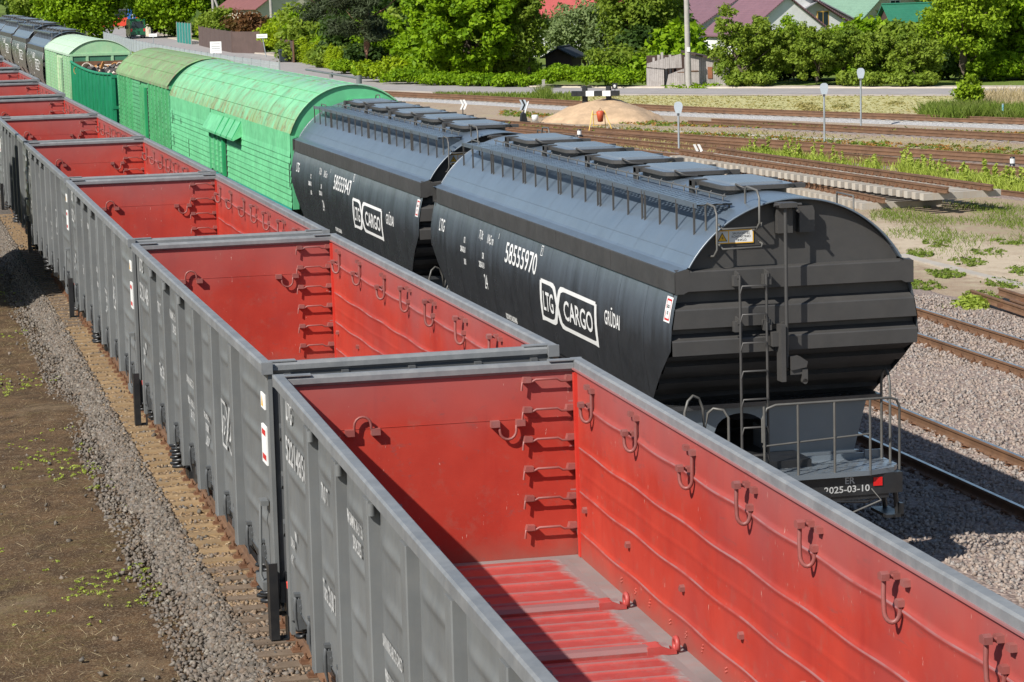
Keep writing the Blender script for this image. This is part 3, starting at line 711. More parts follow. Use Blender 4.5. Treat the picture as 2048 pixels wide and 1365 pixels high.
        c.box(X(-.38), X(-.3), y0 - q * .2, y0 + q * .0, 2.72, 2.9)
        c.extrude([(0, 0), (.2, .03), (.22, .1), (.12, .17), (0, .17)], (X(-.17), y0 - q * .3, 2.42), (X(-.17), y0 - q * .16, 2.42), (q, 0, 0), (0, 0, 1))
        c.box(X(-.17), X(.05), y0 - q * .27, y0 - q * .2, 2.36, 2.43); c.box(X(-.02), X(.05), y0 - q * .29, y0 - q * .22, 2.26, 2.42); c.cyl((X(.015), y0 - q * .29, 2.27), (X(.015), y0 - q * .22, 2.27), .035, 10)
        c.build('brake_gear', HOPEND, t)
        # hopper end plate with arched opening
        c = MB(); yb, yt = y0 + q * .98, y0 + q * 1.04
        n = 14
        rows = []; ax, aw = -.42, .36
        for k in range(n + 1):
            x = lerp(ax - aw, ax + aw, k / n); zt = 1.42 + .26 * math.sqrt(max(0, 1 - ((x - ax) / aw) ** 2) + .02)
            rows.append([(X(x), lerp(yb, yt, (zt - 1.1) / .72), zt), (X(x), yt, 1.83)])
        c.strip(rows)
        for x0, x1, xb0, xb1 in ((-1.36, ax - aw, -1.14, ax - aw), (ax + aw, 1.36, ax + aw, 1.14)):
            c.add([(X(xb0), yb, 1.1), (X(xb1), yb, 1.1), (X(x1), yt, 1.83), (X(x0), yt, 1.83)], [(0, 1, 2, 3)])
        c.add([(X(1.14), yb, 1.1), (X(1.3), yb + q * .5, 1.1), (X(1.42), yb + q * .5, 1.83), (X(1.36), yt, 1.83)], [(0, 1, 2, 3)])
        c.add([(X(-1.14), yb, 1.1), (X(-1.3), yb + q * .5, 1.1), (X(-1.42), yb + q * .5, 1.83), (X(-1.36), yt, 1.83)], [(0, 1, 2, 3)])
        for xx in (ax - aw, ax + aw): c.add([(X(xx), yb, 1.1), (X(xx), yb + q * .6, 1.1), (X(xx), yb + q * .6, 1.45), (X(xx), yb + q * .03, 1.45)], [(0, 1, 2, 3)])
        c.box(-1.2, 1.2, yb - q * .03, yb + q * .05, 1.055, 1.1)
        c.build('hopper_plate', HATCH, t)
        c = MB()                                    # end platform with chequer plate
        pts = [(-1.4, .12), (-1.28, -.08), (-.9, -.2), (.9, -.2), (1.28, -.08), (1.4, .12), (1.4, .62), (1.15, .66), (-1.15, .66), (-1.4, .62)]
        c.extrude([(a * q, y0 + q * bb) for a, bb in pts], (0, 0, .985), (0, 0, 1.05), (1, 0, 0), (0, 1, 0))
        c.box(-1.15, 1.15, y0 + q * .64, y0 + q * .67, 1.05, 1.12); c.box(X(1.15), X(1.4), y0 + q * .6, y0 + q * .63, 1.05, 1.16)
        pf = c.build('platform', HATCH, t)
        d = MB()
        for i in range(22):
            for j in range(7):
                x, yy = -1.25 + i * .12 + (j % 2) * .06, -.12 + j * .105
                if abs(x) > 1.33: continue
                d.obox((x, y0 + q * yy, 1.052), (.024, .007 * (1 if (i + j) % 2 else -1), 0), (-.002, .005, 0), (0, 0, .003))
        d.build('tread_pattern', DKGREY, pf)
        c = MB(); c.box(-1.38, 1.38, y0 - q * .12, y0 - q * .0, .72, .985); c.box(-1.2, 1.2, y0 - q * .1, y0 + q * .1, .66, .72); bm = c.build('end_beam', BLACK, t)
        c = MB(); fx = (1, 0, 0) if q > 0 else (-1, 0, 0)
        put_text(c, 'ER', (X(.66), y0 - q * .126, .88), fx, (0, 0, 1), .12, .75, .002, center=True, fit=.14); put_text(c, '2025-03-10', (X(.62), y0 - q * .126, .77), fx, (0, 0, 1), .12, .72, .002, center=True, fit=.62)
        c.build('marking', WORNW, bm)
        for s in (-1, 1):
            c = MB(); c.box(X(s * .98), X(s * 1.1), y0 - q * .124, y0 - q * .135, .83, .94); c.build('reflector', REFL, bm)
        c = MB(); hr = [(X(-.52), y0 - q * .17, 1.5), (X(-.52), y0 - q * .17, 1.8), (X(-.46), y0 - q * .17, 1.93), (X(-.34), y0 - q * .17, 1.97), (X(1.2), y0 - q * .17, 1.97), (X(1.3), y0 - q * .13, 1.93), (X(1.36), y0 - q * .08, 1.82), (X(1.38), y0 - q * .02, 1.0)]
        c.tube(hr, .017, 7)
        c.tube([(X(-.52), y0 - q * .17, 1.45), (X(.92), y0 - q * .17, 1.52)], .013, 6)
        for x in (-.5, -.05, .44, .92): c.tube([(X(x), y0 - q * .18, 1.96), (X(x), y0 - q * .18, .98)], .017, 6)
        c.build('railing', PIPE, t)
        for s in (-1, 1):
            c = MB(); x = 1.36 * s
            c.tube([(X(x), y0 + q * .55, 1.05), (X(x), y0 + q * .55, 2.05), (X(x), y0 + q * .5, 2.2), (X(x), y0 + q * .4, 2.25), (X(x), y0 + q * .3, 2.2), (X(x), y0 + q * .25, 2.05), (X(x), y0 + q * .25, 1.05)] if s > 0 else [(X(x - .1), y0 + q * .1, 1.05), (X(x - .1), y0 + q * .1, 1.9), (X(x - .05), y0 + q * .12, 2.04), (X(x + .03), y0 + q * .16, 2.1), (X(x + .12), y0 + q * .2, 2.06), (X(x + .18), y0 + q * .22, 1.92), (X(x + .2), y0 + q * .23, 1.6), (X(x + .24), y0 + q * .2, 1.86), (X(x + .3), y0 + q * .16, 1.92), (X(x + .42), y0 + q * .12, 1.9), (X(x + .48), y0 + q * .1, 1.8), (X(x + .48), y0 + q * .1, 1.1)], .018, 6)
            c.build('grab_arch', PIPE, t)
            c = MB()
            for yy in (.02, .45): c.tube([(X(s * 1.3), y0 + q * yy, 1.0), (X(s * 1.36), y0 + q * yy, .42)], .035, 5)
            c.box(X(s * 1.18), X(s * 1.42), y0 - q * .06, y0 + q * .5, .38, .42); c.box(X(s * 1.38), X(s * 1.42), y0 - q * .06, y0 + q * .04, .38, .56)
            c.build('step', BLACK, t)
        c = MB(); c.tube([(X(.95), y0 - q * .14, .8), (X(1.04), y0 - q * .24, .66), (X(.5), y0 - q * .25, .48)], .012, 6); c.build('uncoupling_rod', PIPE, t)
        coupler(t, y0 - q * .1, -q, dz=-.33)
        # warning sign
        sg = MB(); xs0, xs1 = -1.02, -.52
        sg.box(X(xs0), X(xs1), y0 + q * .1, y0 + q * .085, 4.02, 4.19); so = sg.build('warning_sign', ORANGE, t)
        yy = y0 + q * .0835
        w = MB(); w.box(X(xs0 + .012), X(xs0 + .165), yy, yy + q * .001, 4.032, 4.178); w.box(X(xs0 + .178), X(xs1 - .012), yy, yy + q * .001, 4.032, 4.178); w.build('sign_face', WHITE, so)
        yy = y0 + q * .0805; xc = xs0 + .088
        w = MB(); w.add([(X(xc - .065), yy, 4.05), (X(xc + .065), yy, 4.05), (X(xc), yy, 4.163)], [(0, 1, 2)]); put_text(w, 'SAUGOKITES', (X(-.685), yy, 4.132), fx, (0, 0, 1), .043, .9, .0, center=True); put_text(w, 'KONTAKTINIO', (X(-.685), yy, 4.09), fx, (0, 0, 1), .043, .85, .0, center=True); put_text(w, 'TINKLO', (X(-.685), yy, 4.047), fx, (0, 0, 1), .043, .9, .0, center=True); w.build('marking', DKTXT, so)
        yy = y0 + q * .078
        w = MB(); w.add([(X(xc - .05), yy, 4.058), (X(xc + .05), yy, 4.058), (X(xc), yy, 4.148)], [(0, 1, 2)]); w.build('marking', YEL, so)
        yy = y0 + q * .0755
        w = MB(); w.add([(X(xc + .008), yy, 4.125), (X(xc - .012), yy, 4.09), (X(xc + .004), yy, 4.092), (X(xc - .006), yy, 4.066), (X(xc + .014), yy, 4.1), (X(xc - .002), yy, 4.1)], [(0, 1, 2, 3, 4, 5)]); w.build('marking', DKTXT, so)
        bogie(t, y0 + q * 2.9)
    # roof hatches
    for k in range(5):
        yc = HL / 2 + (k - 2) * 2.72
        b = MB(); base = rounded_plate(.42, .72, .16)
        b.extrude(base, (0, yc, 4.46), (0, yc, 4.572), (1, 0, 0), (0, 1, 0))
        ho = b.build('roof_hatch', HOPEND, t)
        b = MB(); p1, p2, p3 = rounded_plate(.46, .78, .17, 6), rounded_plate(.5, .82, .19, 6), rounded_plate(.37, .69, .1, 6)
        rows = [[(x * .95, yc + y * .97, 4.638) for x, y in p2], [(x, yc + y, 4.643) for x, y in p3], [(x * .95, yc + y * .97, 4.668) for x, y in p3]]
        sk = MB(); sk.strip([[(x, yc + y, 4.573) for x, y in p1], [(x, yc + y, 4.582) for x, y in p2], [(x, yc + y, 4.632) for x, y in p2], [(x * .948, yc + y * .968, 4.6375) for x, y in p2]], False, True); sk.build('lid_rim', HOPEND, ho)
        b.strip(rows, False, True); b.add(rows[-1], [tuple(range(len(p3)))])
        b.box(-.4, -.39, yc - .5, yc + .5, 4.72, 4.722) if False else None
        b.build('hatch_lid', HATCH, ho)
        b = MB(); b.box(-.6, -.38, yc + .32, yc + .44, 4.57, 4.655); b.box(-.6, -.56, yc + .3, yc + .46, 4.42, 4.64); b.build('hatch_clamp', HOPEND, ho)
        b = MB(); b.tube([(-.3, yc - .65, 4.65), (-.36, yc - .84, 4.66), (-.24, yc - .93, 4.6), (-.05, yc - .9, 4.58)], .014, 5); b.build('hatch_handle', HOPEND, ho)
        b = MB(); b.cyl((.5, yc - .6, 4.6), (.5, yc + .6, 4.6), .022, 6); b.box(.5, .68, yc - .6, yc - .5, 4.56, 4.62); b.box(.5, .68, yc + .5, yc + .6, 4.56, 4.62); b.build('hatch_hinge', HOPEND, ho)
    b = MB(); b.tube([(-.62, .9, 4.545), (-.62, HL - .9, 4.545)], .012, 5)
    for k in range(24): y = 1 + k * (HL - 2) / 23; b.tube([(-.62, y, 4.42), (-.62, y, 4.545), (-.59, y, 4.565)], .009, 4)
    b.build('hatch_rod', PIPE, t)
    # walkway of perforated plate: bars with holes left open
    b = MB(); y0, y1, x0, x1, zt = .5, HL - .5, -1.13, -.66, 4.49
    nx, ny = 8, 340; dx = (x1 - x0) / nx; dy = (y1 - y0) / ny
    for i in range(nx):
        for j in range(ny):
            xa, ya = x0 + i * dx, y0 + j * dy
            if i in (0, nx - 1) or (j % 2) or (i + j // 2) % 2: b.add([(xa, ya, zt), (xa + dx, ya, zt), (xa + dx, ya + dy, zt), (xa, ya + dy, zt)], [(0, 1, 2, 3)])
    b.box(x0 - .006, x0, y0, y1, zt - .05, zt + .02); b.box(x1, x1 + .005, y0, y1, zt - .03, zt)
    wk = b.build('walkway', HOPROOF, t)
    ypost = []
    for k in range(7):
        yb = y0 + .12 + k * (y1 - y0 - .25) / 6
        ypost += [yb - .07, yb + .07] if 0 < k < 6 else [yb]
        if k < 6: ypost += [yb + (y1 - y0 - .25) / 18, yb + (y1 - y0 - .25) / 9]
    for y in ypost:
        b = MB(); b.box(x0 - .012, x0 + .012, y - .012, y + .012, roof_z(x0) - .03, zt); b.box(x1 - .008, x1 + .008, y - .012, y + .012, roof_z(x1) - .02, zt - .004); b.box(x0, x1, y - .011, y + .011, zt - .03, zt - .006)
        b.build('walkway_post', HOPEND, t)
    # underframe and discharge hoppers
    b = MB(); b.box(-.3, .3, .3, HL - .3, .8, 1.15); b.box(-1.35, 1.35, 2.6, 3.2, .9, 1.2); b.box(-1.35, 1.35, HL - 3.2, HL - 2.6, .9, 1.2)
    b.build('underframe', BLACK, t)
    b = MB()
    for yc in (5.0, 10.05):
        b.strip([[(-1.5, yc - 1.9, 1.85), (1.5, yc - 1.9, 1.85), (1.5, yc + 1.9, 1.85), (-1.5, yc + 1.9, 1.85)], [(-.9, yc - .5, .75), (.9, yc - .5, .75), (.9, yc + .5, .75), (-.9, yc + .5, .75)]], False, True)
        b.box(-.95, .95, yc - .55, yc + .55, .55, .75)
    b.build('discharge_hopper', HOP, t)
    # painted marks on the left side, reading from far to near
    ex, ey = (0, -1, 0), (0, 0, 1)
    sf = lambda p: Vector((-(side_x(p.z) + .011), p.y, p.z))
    def mk(fn, mat=WHITE):
        b = MB(); fn(b); return b.build('marking', mat, t)
    T = lambda b, s, y, z, h, sx=.6, bo=.004: put_text(b, s, (0, y, z), ex, ey, h * 1.38, sx, bo, sf)
    mk(lambda b: T(b, 'LTG', 14.3, 2.98, .22, .85, .004))
    mk(lambda b: (T(b, 'KR', 12.2, 2.95, .1, .7), T(b, '2040-03-10', 12.45, 2.78, .1, .62), T(b, '1001', 12.2, 2.58, .1, .7)))
    mk(lambda b: (T(b, '71,0t', 11.1, 3.12, .15, .7, .002), T(b, '104,5 m', 10.5, 3.1, .15, .7, .002), T(b, '3', 9.72, 3.24, .08)))
    mk(lambda b: (T(b, 'DR', 10.75, 2.82, .1, .7), T(b, '2028-03-10', 11.0, 2.66, .1, .62)))
    mk(lambda b: T(b, '24', 10.68, 2.33, .25, .7, .002))
    mk(lambda b: T(b, 'GR\u016aDAI', 3.12, 2.68, .2, .75, .004))
    mk(lambda b: T(b, 'KROVINYS SAUGOMAS', 9.4, 1.98, .09, .6))
    def logo(b, y0=6.8, z0=2.29, W=3.27, H=.63):
        s = .1
        pt = lambda a, c: Vector((0, y0 - W * a, z0 + H * c))
        def seg(pts, w=s):
            fine = []
            for p, q in zip(pts, pts[1:]):
                m = max(1, int((q - p).length / .12)); fine += [p.lerp(q, k / m) for k in range(m)]
            fine.append(pts[-1]); rows = []
            for i, p in enumerate(fine):
                d = (fine[min(i + 1, len(fine) - 1)] - fine[max(0, i - 1)]).normalized(); w2 = (.115 * abs(d.z) + .06 * abs(d.y)) / 2 * (w / s)
                nn = Vector((0, -d.z, d.y)) * w2
                rows.append([sf(p - nn), sf(p + nn)])
            b.strip(rows)
        A = [pt(.02, .95), pt(.2, .95), pt(.245, .93), pt(.275, .86), pt(.36, .18), pt(.385, .08), pt(.43, .05), pt(.98, .05), pt(.98, .95)]
        B = [pt(.02, .95), pt(.02, .05), pt(.2, .05), pt(.245, .07), pt(.275, .14), pt(.36, .82), pt(.385, .92), pt(.43, .95), pt(.98, .95)]
        seg(A); seg(B)
        put_text(b, 'LTG', pt(.05, .27), ex, ey, H * .64, 1.2, .006, sf, fit=.195 * W); put_text(b, 'CARGO', pt(.43, .27), ex, ey, H * .64, 1.34, .006, sf, fit=.5 * W)
    mk(logo)
    b = MB()
    rows = [[(-(side_x(z) + .009), .36, z), (-(side_x(z) + .009), .1, z)] for z in (3.37, 3.3, 3.2, 3.1, 3.05)]; b.strip(rows[::-1]); lp = b.build('label_plate', WHITE, t)
    b = MB()
    for (ya, yb2, za, zb) in ((.325, .135, 3.345, 3.32), (.325, .135, 3.1, 3.075), (.325, .31, 3.32, 3.1), (.15, .135, 3.32, 3.1)):
        b.strip([[(-(side_x(za) + .012), ya, za), (-(side_x(za) + .012), yb2, za)], [(-(side_x(zb) + .012), ya, zb), (-(side_x(zb) + .012), yb2, zb)]][::-1])
    b.build('marking', REDMARK, lp)
    b = MB(); sf2 = lambda p: Vector((-(side_x(p.z) + .012), p.y, p.z))
    put_text(b, 'SAUGU', (0, .295, 3.23), ex, ey, .06, .6, .001, sf2); put_text(b, 'OK', (0, .26, 3.15), ex, ey, .06, .7, .001, sf2); b.build('marking', DKTXT, lp)
    return t
def hop_number(t, s):
    b = MB(); sf = lambda p: Vector((-(side_x(p.z) + .011), p.y, p.z))
    put_text(b, s, (0, 9.15, 2.93), (0, -1, 0), (0, 0, 1), .45, .72, .004, sf, fit=2.1)
    y0, z0 = 6.93, 3.24
    b2 = b; o = b.build('wagon_number', WHITE, t); b = MB(); put_text(b, 'P', (0, y0 - .03, z0 + .03), (0, -1, 0), (0, 0, 1), .12, .6, .003, sf)
    for a in ((0, .13, 0, .012), (0, .13, .138, .15), (0, .012, .012, .138), (.118, .13, .012, .138)):
        b.add([sf(Vector((0, y0 - a[0], z0 + a[2]))), sf(Vector((0, y0 - a[1], z0 + a[2]))), sf(Vector((0, y0 - a[1], z0 + a[3]))), sf(Vector((0, y0 - a[0], z0 + a[3])))], [(0, 1, 2, 3)])
    b.build('marking', WHITE, t); return o
BH = -13.85; BD = (math.sin(rad(BH)), math.cos(rad(BH))); BN = (BD[1], -BD[0])
BC = (-.07 - BD[0] * 15, 47.94 - BD[1] * 15)
def bpos(y, x=0): return (BC[0] + BD[0] * y + BN[0] * x, BC[1] + BD[1] * y + BN[1] * x)
h1 = make_hopper()
h1.location = (3.60, 32.30, -.1); h1.rotation_euler = (0, 0, rad(13.13))
tag(h1, 'nearest black hopper wagon with five roof hatches and ladder end facing the camera', 'wagon', 'black hopper wagons with white X logos')
h2 = copy_tree(h1, (-.07, 47.94, -.1), rad(13.65), 'second black hopper wagon, between the nearest hopper and the bright green wagon')
BZ = [(110, .45), (117, .5), (133, .75), (150, .85), (162, .9), (200, 1.0)]
FAR = []
for k, y in enumerate((117.7, 133.6, 149.8, 165.9)):
    p = bpos(y); FAR.append(copy_tree(h1, (p[0], p[1], interp(y, BZ) - .08), rad(13.85 + .1 * k), ['black hopper wagon right behind the pale green covered wagon', 'second black hopper wagon behind the pale green covered wagon', 'third black hopper wagon behind the pale green covered wagon', 'farthest black hopper wagon at the left picture edge'][k], skip=('step', 'uncoupling_rod', 'brake_gear')))
for o, s in zip([h1, h2] + FAR, ['58555970', '58555947', '58555921', '58555913', '58555905', '58555897']): hop_number(o, s)
# ------------------------------------------------------------------ terrain, ballast, tracks
rng = np.random.default_rng(11)
# gondola track centre line (through the wagons, carried on towards and away from the camera)
GP = [(x, y) for x, y, h in GPOS]
h0 = rad(-10.8); GP = [(GP[0][0] - math.sin(h0) * 16, GP[0][1] - math.cos(h0) * 16)] + GP
x, y, h = GPOS[-1]
for k in range(1, 8): GP.append((GPOS[-1][0] + math.sin(rad(h - 1.0 * k)) * 18 * k, GPOS[-1][1] + math.cos(rad(h - 1.0 * k)) * 18 * k))
GRZ = [(0, 0), (88, 0), (100, .1), (115, .2), (130, .35), (160, .6), (260, 1.2)]
def gx(y): return interp(y, [(b, a) for a, b in GP])
def gslope(y): return (gx(y + 1) - gx(y - 1)) / 2
BP = [(3.6 + math.sin(rad(12.6)) * 25, 32.3 - 25)] + [(3.60, 32.30), (-.07, 47.94)] + [bpos(s) for s in (30, 60, 90, 120, 150)] + [(bpos(150)[0] - 8.5, bpos(150)[1] + 30), (bpos(150)[0] - 24, bpos(150)[1] + 76)]
BRZ = [(0, -.1), (95, -.1), (130, .3), (150, .6), (170, .8), (200, .85), (300, 1.2)]
pA, pA2 = Vector((5.79, 42.1, 0)), Vector((7.22, 36.02, 0))
T1d = (pA - pA2).normalized(); T1n = Vector((T1d.y, -T1d.x, 0)); T1c = pA + T1n * .79
T1P = [tuple((T1c + T1d * s).xy) for s in (-40, 0, 40, 80, 120)]
C2a, C2b = Vector((8.6, 53.9, 0)), Vector((9.81, 48.8, 0))
T2d = (C2a - C2b).normalized(); T2n = Vector((T2d.y, -T2d.x, 0)); T2c = C2a + T2n * .8
T2P = [tuple((T2c + T2d * s).xy) for s in (-40, 0, 30, 60)]

def px_path(pts, dz=0): return [tuple(at(u, v, dz).xy) for u, v in pts]
def polyline(P, step):
    out = []; 
    for (a, b), (c, d) in zip(P, P[1:]):
        L = math.hypot(c - a, d - b); n = max(1, int(round(L / step)))
        out += [(lerp(a, c, k / n), lerp(b, d, k / n)) for k in range(n)]
    return out + [P[-1]]
def smooth(P, step=3.0, it=3):
    Q = polyline(P, step)
    for _ in range(it * 4): Q = [Q[0]] + [((a[0] + 2 * b[0] + c[0]) / 4, (a[1] + 2 * b[1] + c[1]) / 4) for a, b, c in zip(Q, Q[1:], Q[2:])] + [Q[-1]]
    return Q
def offset_path(P, zf, off, dz):
    out = []
    for i, (x, y) in enumerate(P):
        a, b = P[max(0, i - 1)], P[min(len(P) - 1, i + 1)]
        dx, dy = b[0] - a[0], b[1] - a[1]; L = math.hypot(dx, dy)
        out.append(Vector((x + dy / L * off, y - dx / L * off, zf(y) + dz)))
    return out

# --- materials of the ground
def stone_mat(name, cols, rough=.85):
    m, nt, bs, out = new_mat(name)
    g = N(nt, 'ShaderNodeNewGeometry'); cr = N(nt, 'ShaderNodeValToRGB')
    el = cr.color_ramp.elements; el[0].color = (*cols[0], 1); el[0].position = 0; el[1].color = (*cols[-1], 1); el[1].position = 1
    for k, c in enumerate(cols[1:-1]): e = el.new((k + 1) / (len(cols) - 1)); e.color = (*c, 1)
    nt.links.new(g.outputs['Random Per Island'], cr.inputs[0])
    v = coords(nt, rnd=False); n = noise(nt, v, 30, 4)
    c = mixc(nt, mul(nt, ramp(nt, n, .4, .8), .5), cr.outputs[0], (.2, .15, .1))
    nt.links.new(c, bs.inputs['Base Color']); bs.inputs['Roughness'].default_value = rough
    return m
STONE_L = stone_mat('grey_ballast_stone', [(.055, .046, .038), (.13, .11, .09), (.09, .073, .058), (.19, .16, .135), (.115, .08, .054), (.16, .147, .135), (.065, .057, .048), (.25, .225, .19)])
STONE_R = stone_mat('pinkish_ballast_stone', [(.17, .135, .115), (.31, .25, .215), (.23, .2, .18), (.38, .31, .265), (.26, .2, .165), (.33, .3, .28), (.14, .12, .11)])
STONE_B = stone_mat('pale_grey_ballast_stone', [(.3, .29, .28), (.4, .39, .38), (.5, .49, .48), (.35, .33, .31)])
def ballast_sheet_mat(name, a, b, c3):
    m, nt, bs, out = new_mat(name)
    v = coords(nt, rnd=False, kind='Object')
    vo = N(nt, 'ShaderNodeTexVoronoi'); vo.inputs['Scale'].default_value = 16; nt.links.new(v, vo.inputs['Vector'])
    n = noise(nt, v, .7, 5)
    c = mixc(nt, vo.outputs['Color'], a, b)
    sp = N(nt, 'ShaderNodeSeparateColor'); nt.links.new(vo.outputs['Color'], sp.inputs[0])
    c = mixc(nt, sp.outputs[0], a, b)
    c = mixc(nt, mul(nt, ramp(nt, n, .45, .7), .5), c, c3)
    nt.links.new(c, bs.inputs['Base Color']); bs.inputs['Roughness'].default_value = .95
    bp = N(nt, 'ShaderNodeBump'); bp.inputs['Strength'].default_value = .8; bp.inputs['Distance'].default_value = .04; bp.invert = True
    nt.links.new(vo.outputs['Distance'], bp.inputs['Height']); nt.links.new(bp.outputs[0], bs.inputs['Normal'])
    return m
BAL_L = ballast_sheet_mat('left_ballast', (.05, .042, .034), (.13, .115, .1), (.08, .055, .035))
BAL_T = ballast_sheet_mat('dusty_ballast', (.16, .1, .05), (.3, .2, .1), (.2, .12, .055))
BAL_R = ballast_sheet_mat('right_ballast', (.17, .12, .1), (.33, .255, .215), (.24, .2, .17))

def ground_mat():
    m, nt, bs, out = new_mat('yard_ground')
    v = coords(nt, rnd=False)
    def attr(nm): a = N(nt, 'ShaderNodeAttribute'); a.attribute_name = nm; return a.outputs['Fac']
    nB = noise(nt, v, .35, 6, .65); nM = noise(nt, v, 1.7, 6, .7); nS = noise(nt, v, 9, 5, .7); nF = noise(nt, v, 42, 4, .7)
    def mask(w, n, soft=.22):
        a = N(nt, 'ShaderNodeMath', operation='MULTIPLY_ADD'); nt.links.new(n, a.inputs[0]); a.inputs[1].default_value = 1.3
        nt.links.new(w, a.inputs[2]); return ramp(nt, a.outputs[0], 1.15 - soft, 1.15 + soft)
    # dry sandy earth
    c = mixc(nt, ramp(nt, nM, .3, .7), (.3, .22, .15), (.42, .33, .24))
    c = mixc(nt, mul(nt, ramp(nt, nF, .45, .7), .5), c, (.18, .13, .085))
    # dark mossy earth
    d = mixc(nt, ramp(nt, nM, .32, .68), (.036, .02, .01), (.135, .078, .038))
    d = mixc(nt, ramp(nt, nS, .55, .72), d, (.2, .15, .095))
    d = mixc(nt, mul(nt, ramp(nt, nF, .53, .61), .7), d, (.3, .225, .14))
    nH = noise(nt, v, 23, 5, .75); d = mixc(nt, mul(nt, ramp(nt, nH, .5, .6), .6), d, (.035, .022, .013))
    d = mixc(nt, mul(nt, ramp(nt, nB, .58, .72), .5), d, (.28, .21, .135))
    nG = noise(nt, v, .8, 5, .65); d = mixc(nt, mul(nt, mul(nt, ramp(nt, nG, .5, .64), ramp(nt, nS, .42, .6)), .3), d, (.12, .105, .022))
    c = mixc(nt, mask(attr('moss'), nM), c, d)
    # green grass
    g = mixc(nt, ramp(nt, nS, .3, .7), (.07, .12, .018), (.17, .23, .04))
    g = mixc(nt, mul(nt, ramp(nt, nF, .5, .7), .5), g, (.25, .25, .08))
    c = mixc(nt, mask(attr('green'), nM), c, g)
    # mown hay
    hy = mixc(nt, ramp(nt, nM, .3, .7), (.36, .35, .14), (.54, .48, .26))
    hy = mixc(nt, mul(nt, ramp(nt, nS, .5, .7), .6), hy, (.2, .23, .07))
    c = mixc(nt, mask(attr('hay'), nB), c, hy)
    # reddish and yellow weeds on old ballast
    gr = mixc(nt, ramp(nt, nS, .35, .65), (.27, .205, .15), (.42, .34, .26))
    c = mixc(nt, mask(attr('gravel'), nM), c, gr)
    sd_ = mixc(nt, nS, (.42, .34, .24), (.55, .46, .35))
    c = mixc(nt, mask(attr('sand'), nM), c, sd_)
    nt.links.new(c, bs.inputs['Base Color']); bs.inputs['Roughness'].default_value = .95; bs.inputs['Specular IOR Level'].default_value = .2
    ad = N(nt, 'ShaderNodeMath', operation='ADD'); nt.links.new(nS, ad.inputs[0]); nt.links.new(nF, ad.inputs[1])
    bump(nt, bs, ad.outputs[0], .5, .06)
    return m
GROUND = ground_mat()
def smooth01(a, b, x): t = np.clip((x - a) / (b - a), 0, 1); return t * t * (3 - 2 * t)
def build_ground():
    Y = [4]
    while Y[-1] < 1500: Y.append(Y[-1] * 1.022 + .12)
    Y = np.array(Y); T = np.linspace(-1, 1, 221); T = np.sign(T) * np.abs(T) ** 1.5
    XX = T[None, :] * (12 + .62 * Y[:, None]) - .1 * Y[:, None]; YY = np.repeat(Y[:, None], len(T), 1)
    zc = np.array([zg(y) for y in Y]); ZZ = np.repeat(zc[:, None], len(T), 1).copy()
    gxx = np.array([gx(y) for y in Y])[:, None]; u = XX - gxx                 # lateral position from gondola track
    left = 1 - smooth01(-2.0, -1.2, u)
    ZZ += .05 * np.sin(XX * 1.3 + 2 * np.sin(YY * .4)) * np.sin(YY * .7) * (left) * (YY < 120)
    ZZ += .17 * smooth01(-5.5, -2.2, u) * (1 - smooth01(-1.7, -1.2, u)) * (1 - smooth01(90, 130, YY))
    # raise the bed below the two trains so that it always lies under the ballast sheet
    v = np.stack([XX, YY, ZZ], -1).reshape(-1, 3); ny, nx = XX.shape
    i = np.arange(ny - 1)[:, None] * nx + np.arange(nx - 1)[None, :]
    f = np.stack([i, i + 1, i + nx + 1, i + nx], -1).reshape(-1)
    me = npmesh('ground', v, f, 4, GROUND, True); o = link('ground', me); o['kind'] = 'structure'
    moss = left * (1 - smooth01(70, 160, YY))
    far_left = (1 - smooth01(-9, -3, u)) * smooth01(60, 130, YY)
    road_y = np.array([[interp(x, ROADX)] for x in XX.ravel()]).reshape(XX.shape) if False else None
    # yard zones by distance along the survey line R1 (mown meadow lies beyond it)
    a = at(1300, 224); b = at(2048, 250); d = (b - a).normalized(); nrm = Vector((-d.y, d.x, 0))
    if nrm.y < 0: nrm = -nrm
    s = (XX - a.x) * nrm.x + (YY - a.y) * nrm.y
    right = smooth01(3, 7, XX - np.array([interp(y, [(q, p) for p, q in BP]) for y in Y])[:, None])
    hay = smooth01(.5, 3, s) * right
    beyond = smooth01(17, 21, s) * right
    green = np.maximum(beyond, far_left) * .95
    green = np.maximum(green, .32 * right * (1 - smooth01(-8, 0, s)) * smooth01(52, 70, YY))
    green = np.maximum(green, .45 * smooth01(180, 220, YY)); green = np.maximum(green, .0)
    hay = hay * (1 - beyond); hay = np.maximum(hay, .34 * right * (1 - smooth01(-2, 0, s)) * smooth01(-40, -14, s))
    sp = at(1930, 232); hay *= 1 - np.exp(-((XX - sp.x - 4) ** 2 / 60 + (YY - sp.y) ** 2 / 40)) * .8
    grav = right * .62 * (1 - smooth01(-1, 1.5, s)) * (smooth01(-14, -8, s))
    q = at(1920, 505); sand = np.exp(-(((XX - q.x) * .97 + (YY - q.y) * .2) ** 2 / 9 + ((YY - q.y)) ** 2 / 260)) * .75
    for nm, w in (('moss', moss), ('green', green), ('hay', hay), ('gravel', grav), ('sand', sand)):
        at_ = me.attributes.new(nm, 'FLOAT', 'POINT'); at_.data.foreach_set('value', np.ascontiguousarray(w, dtype=np.float32).ravel())
build_ground()

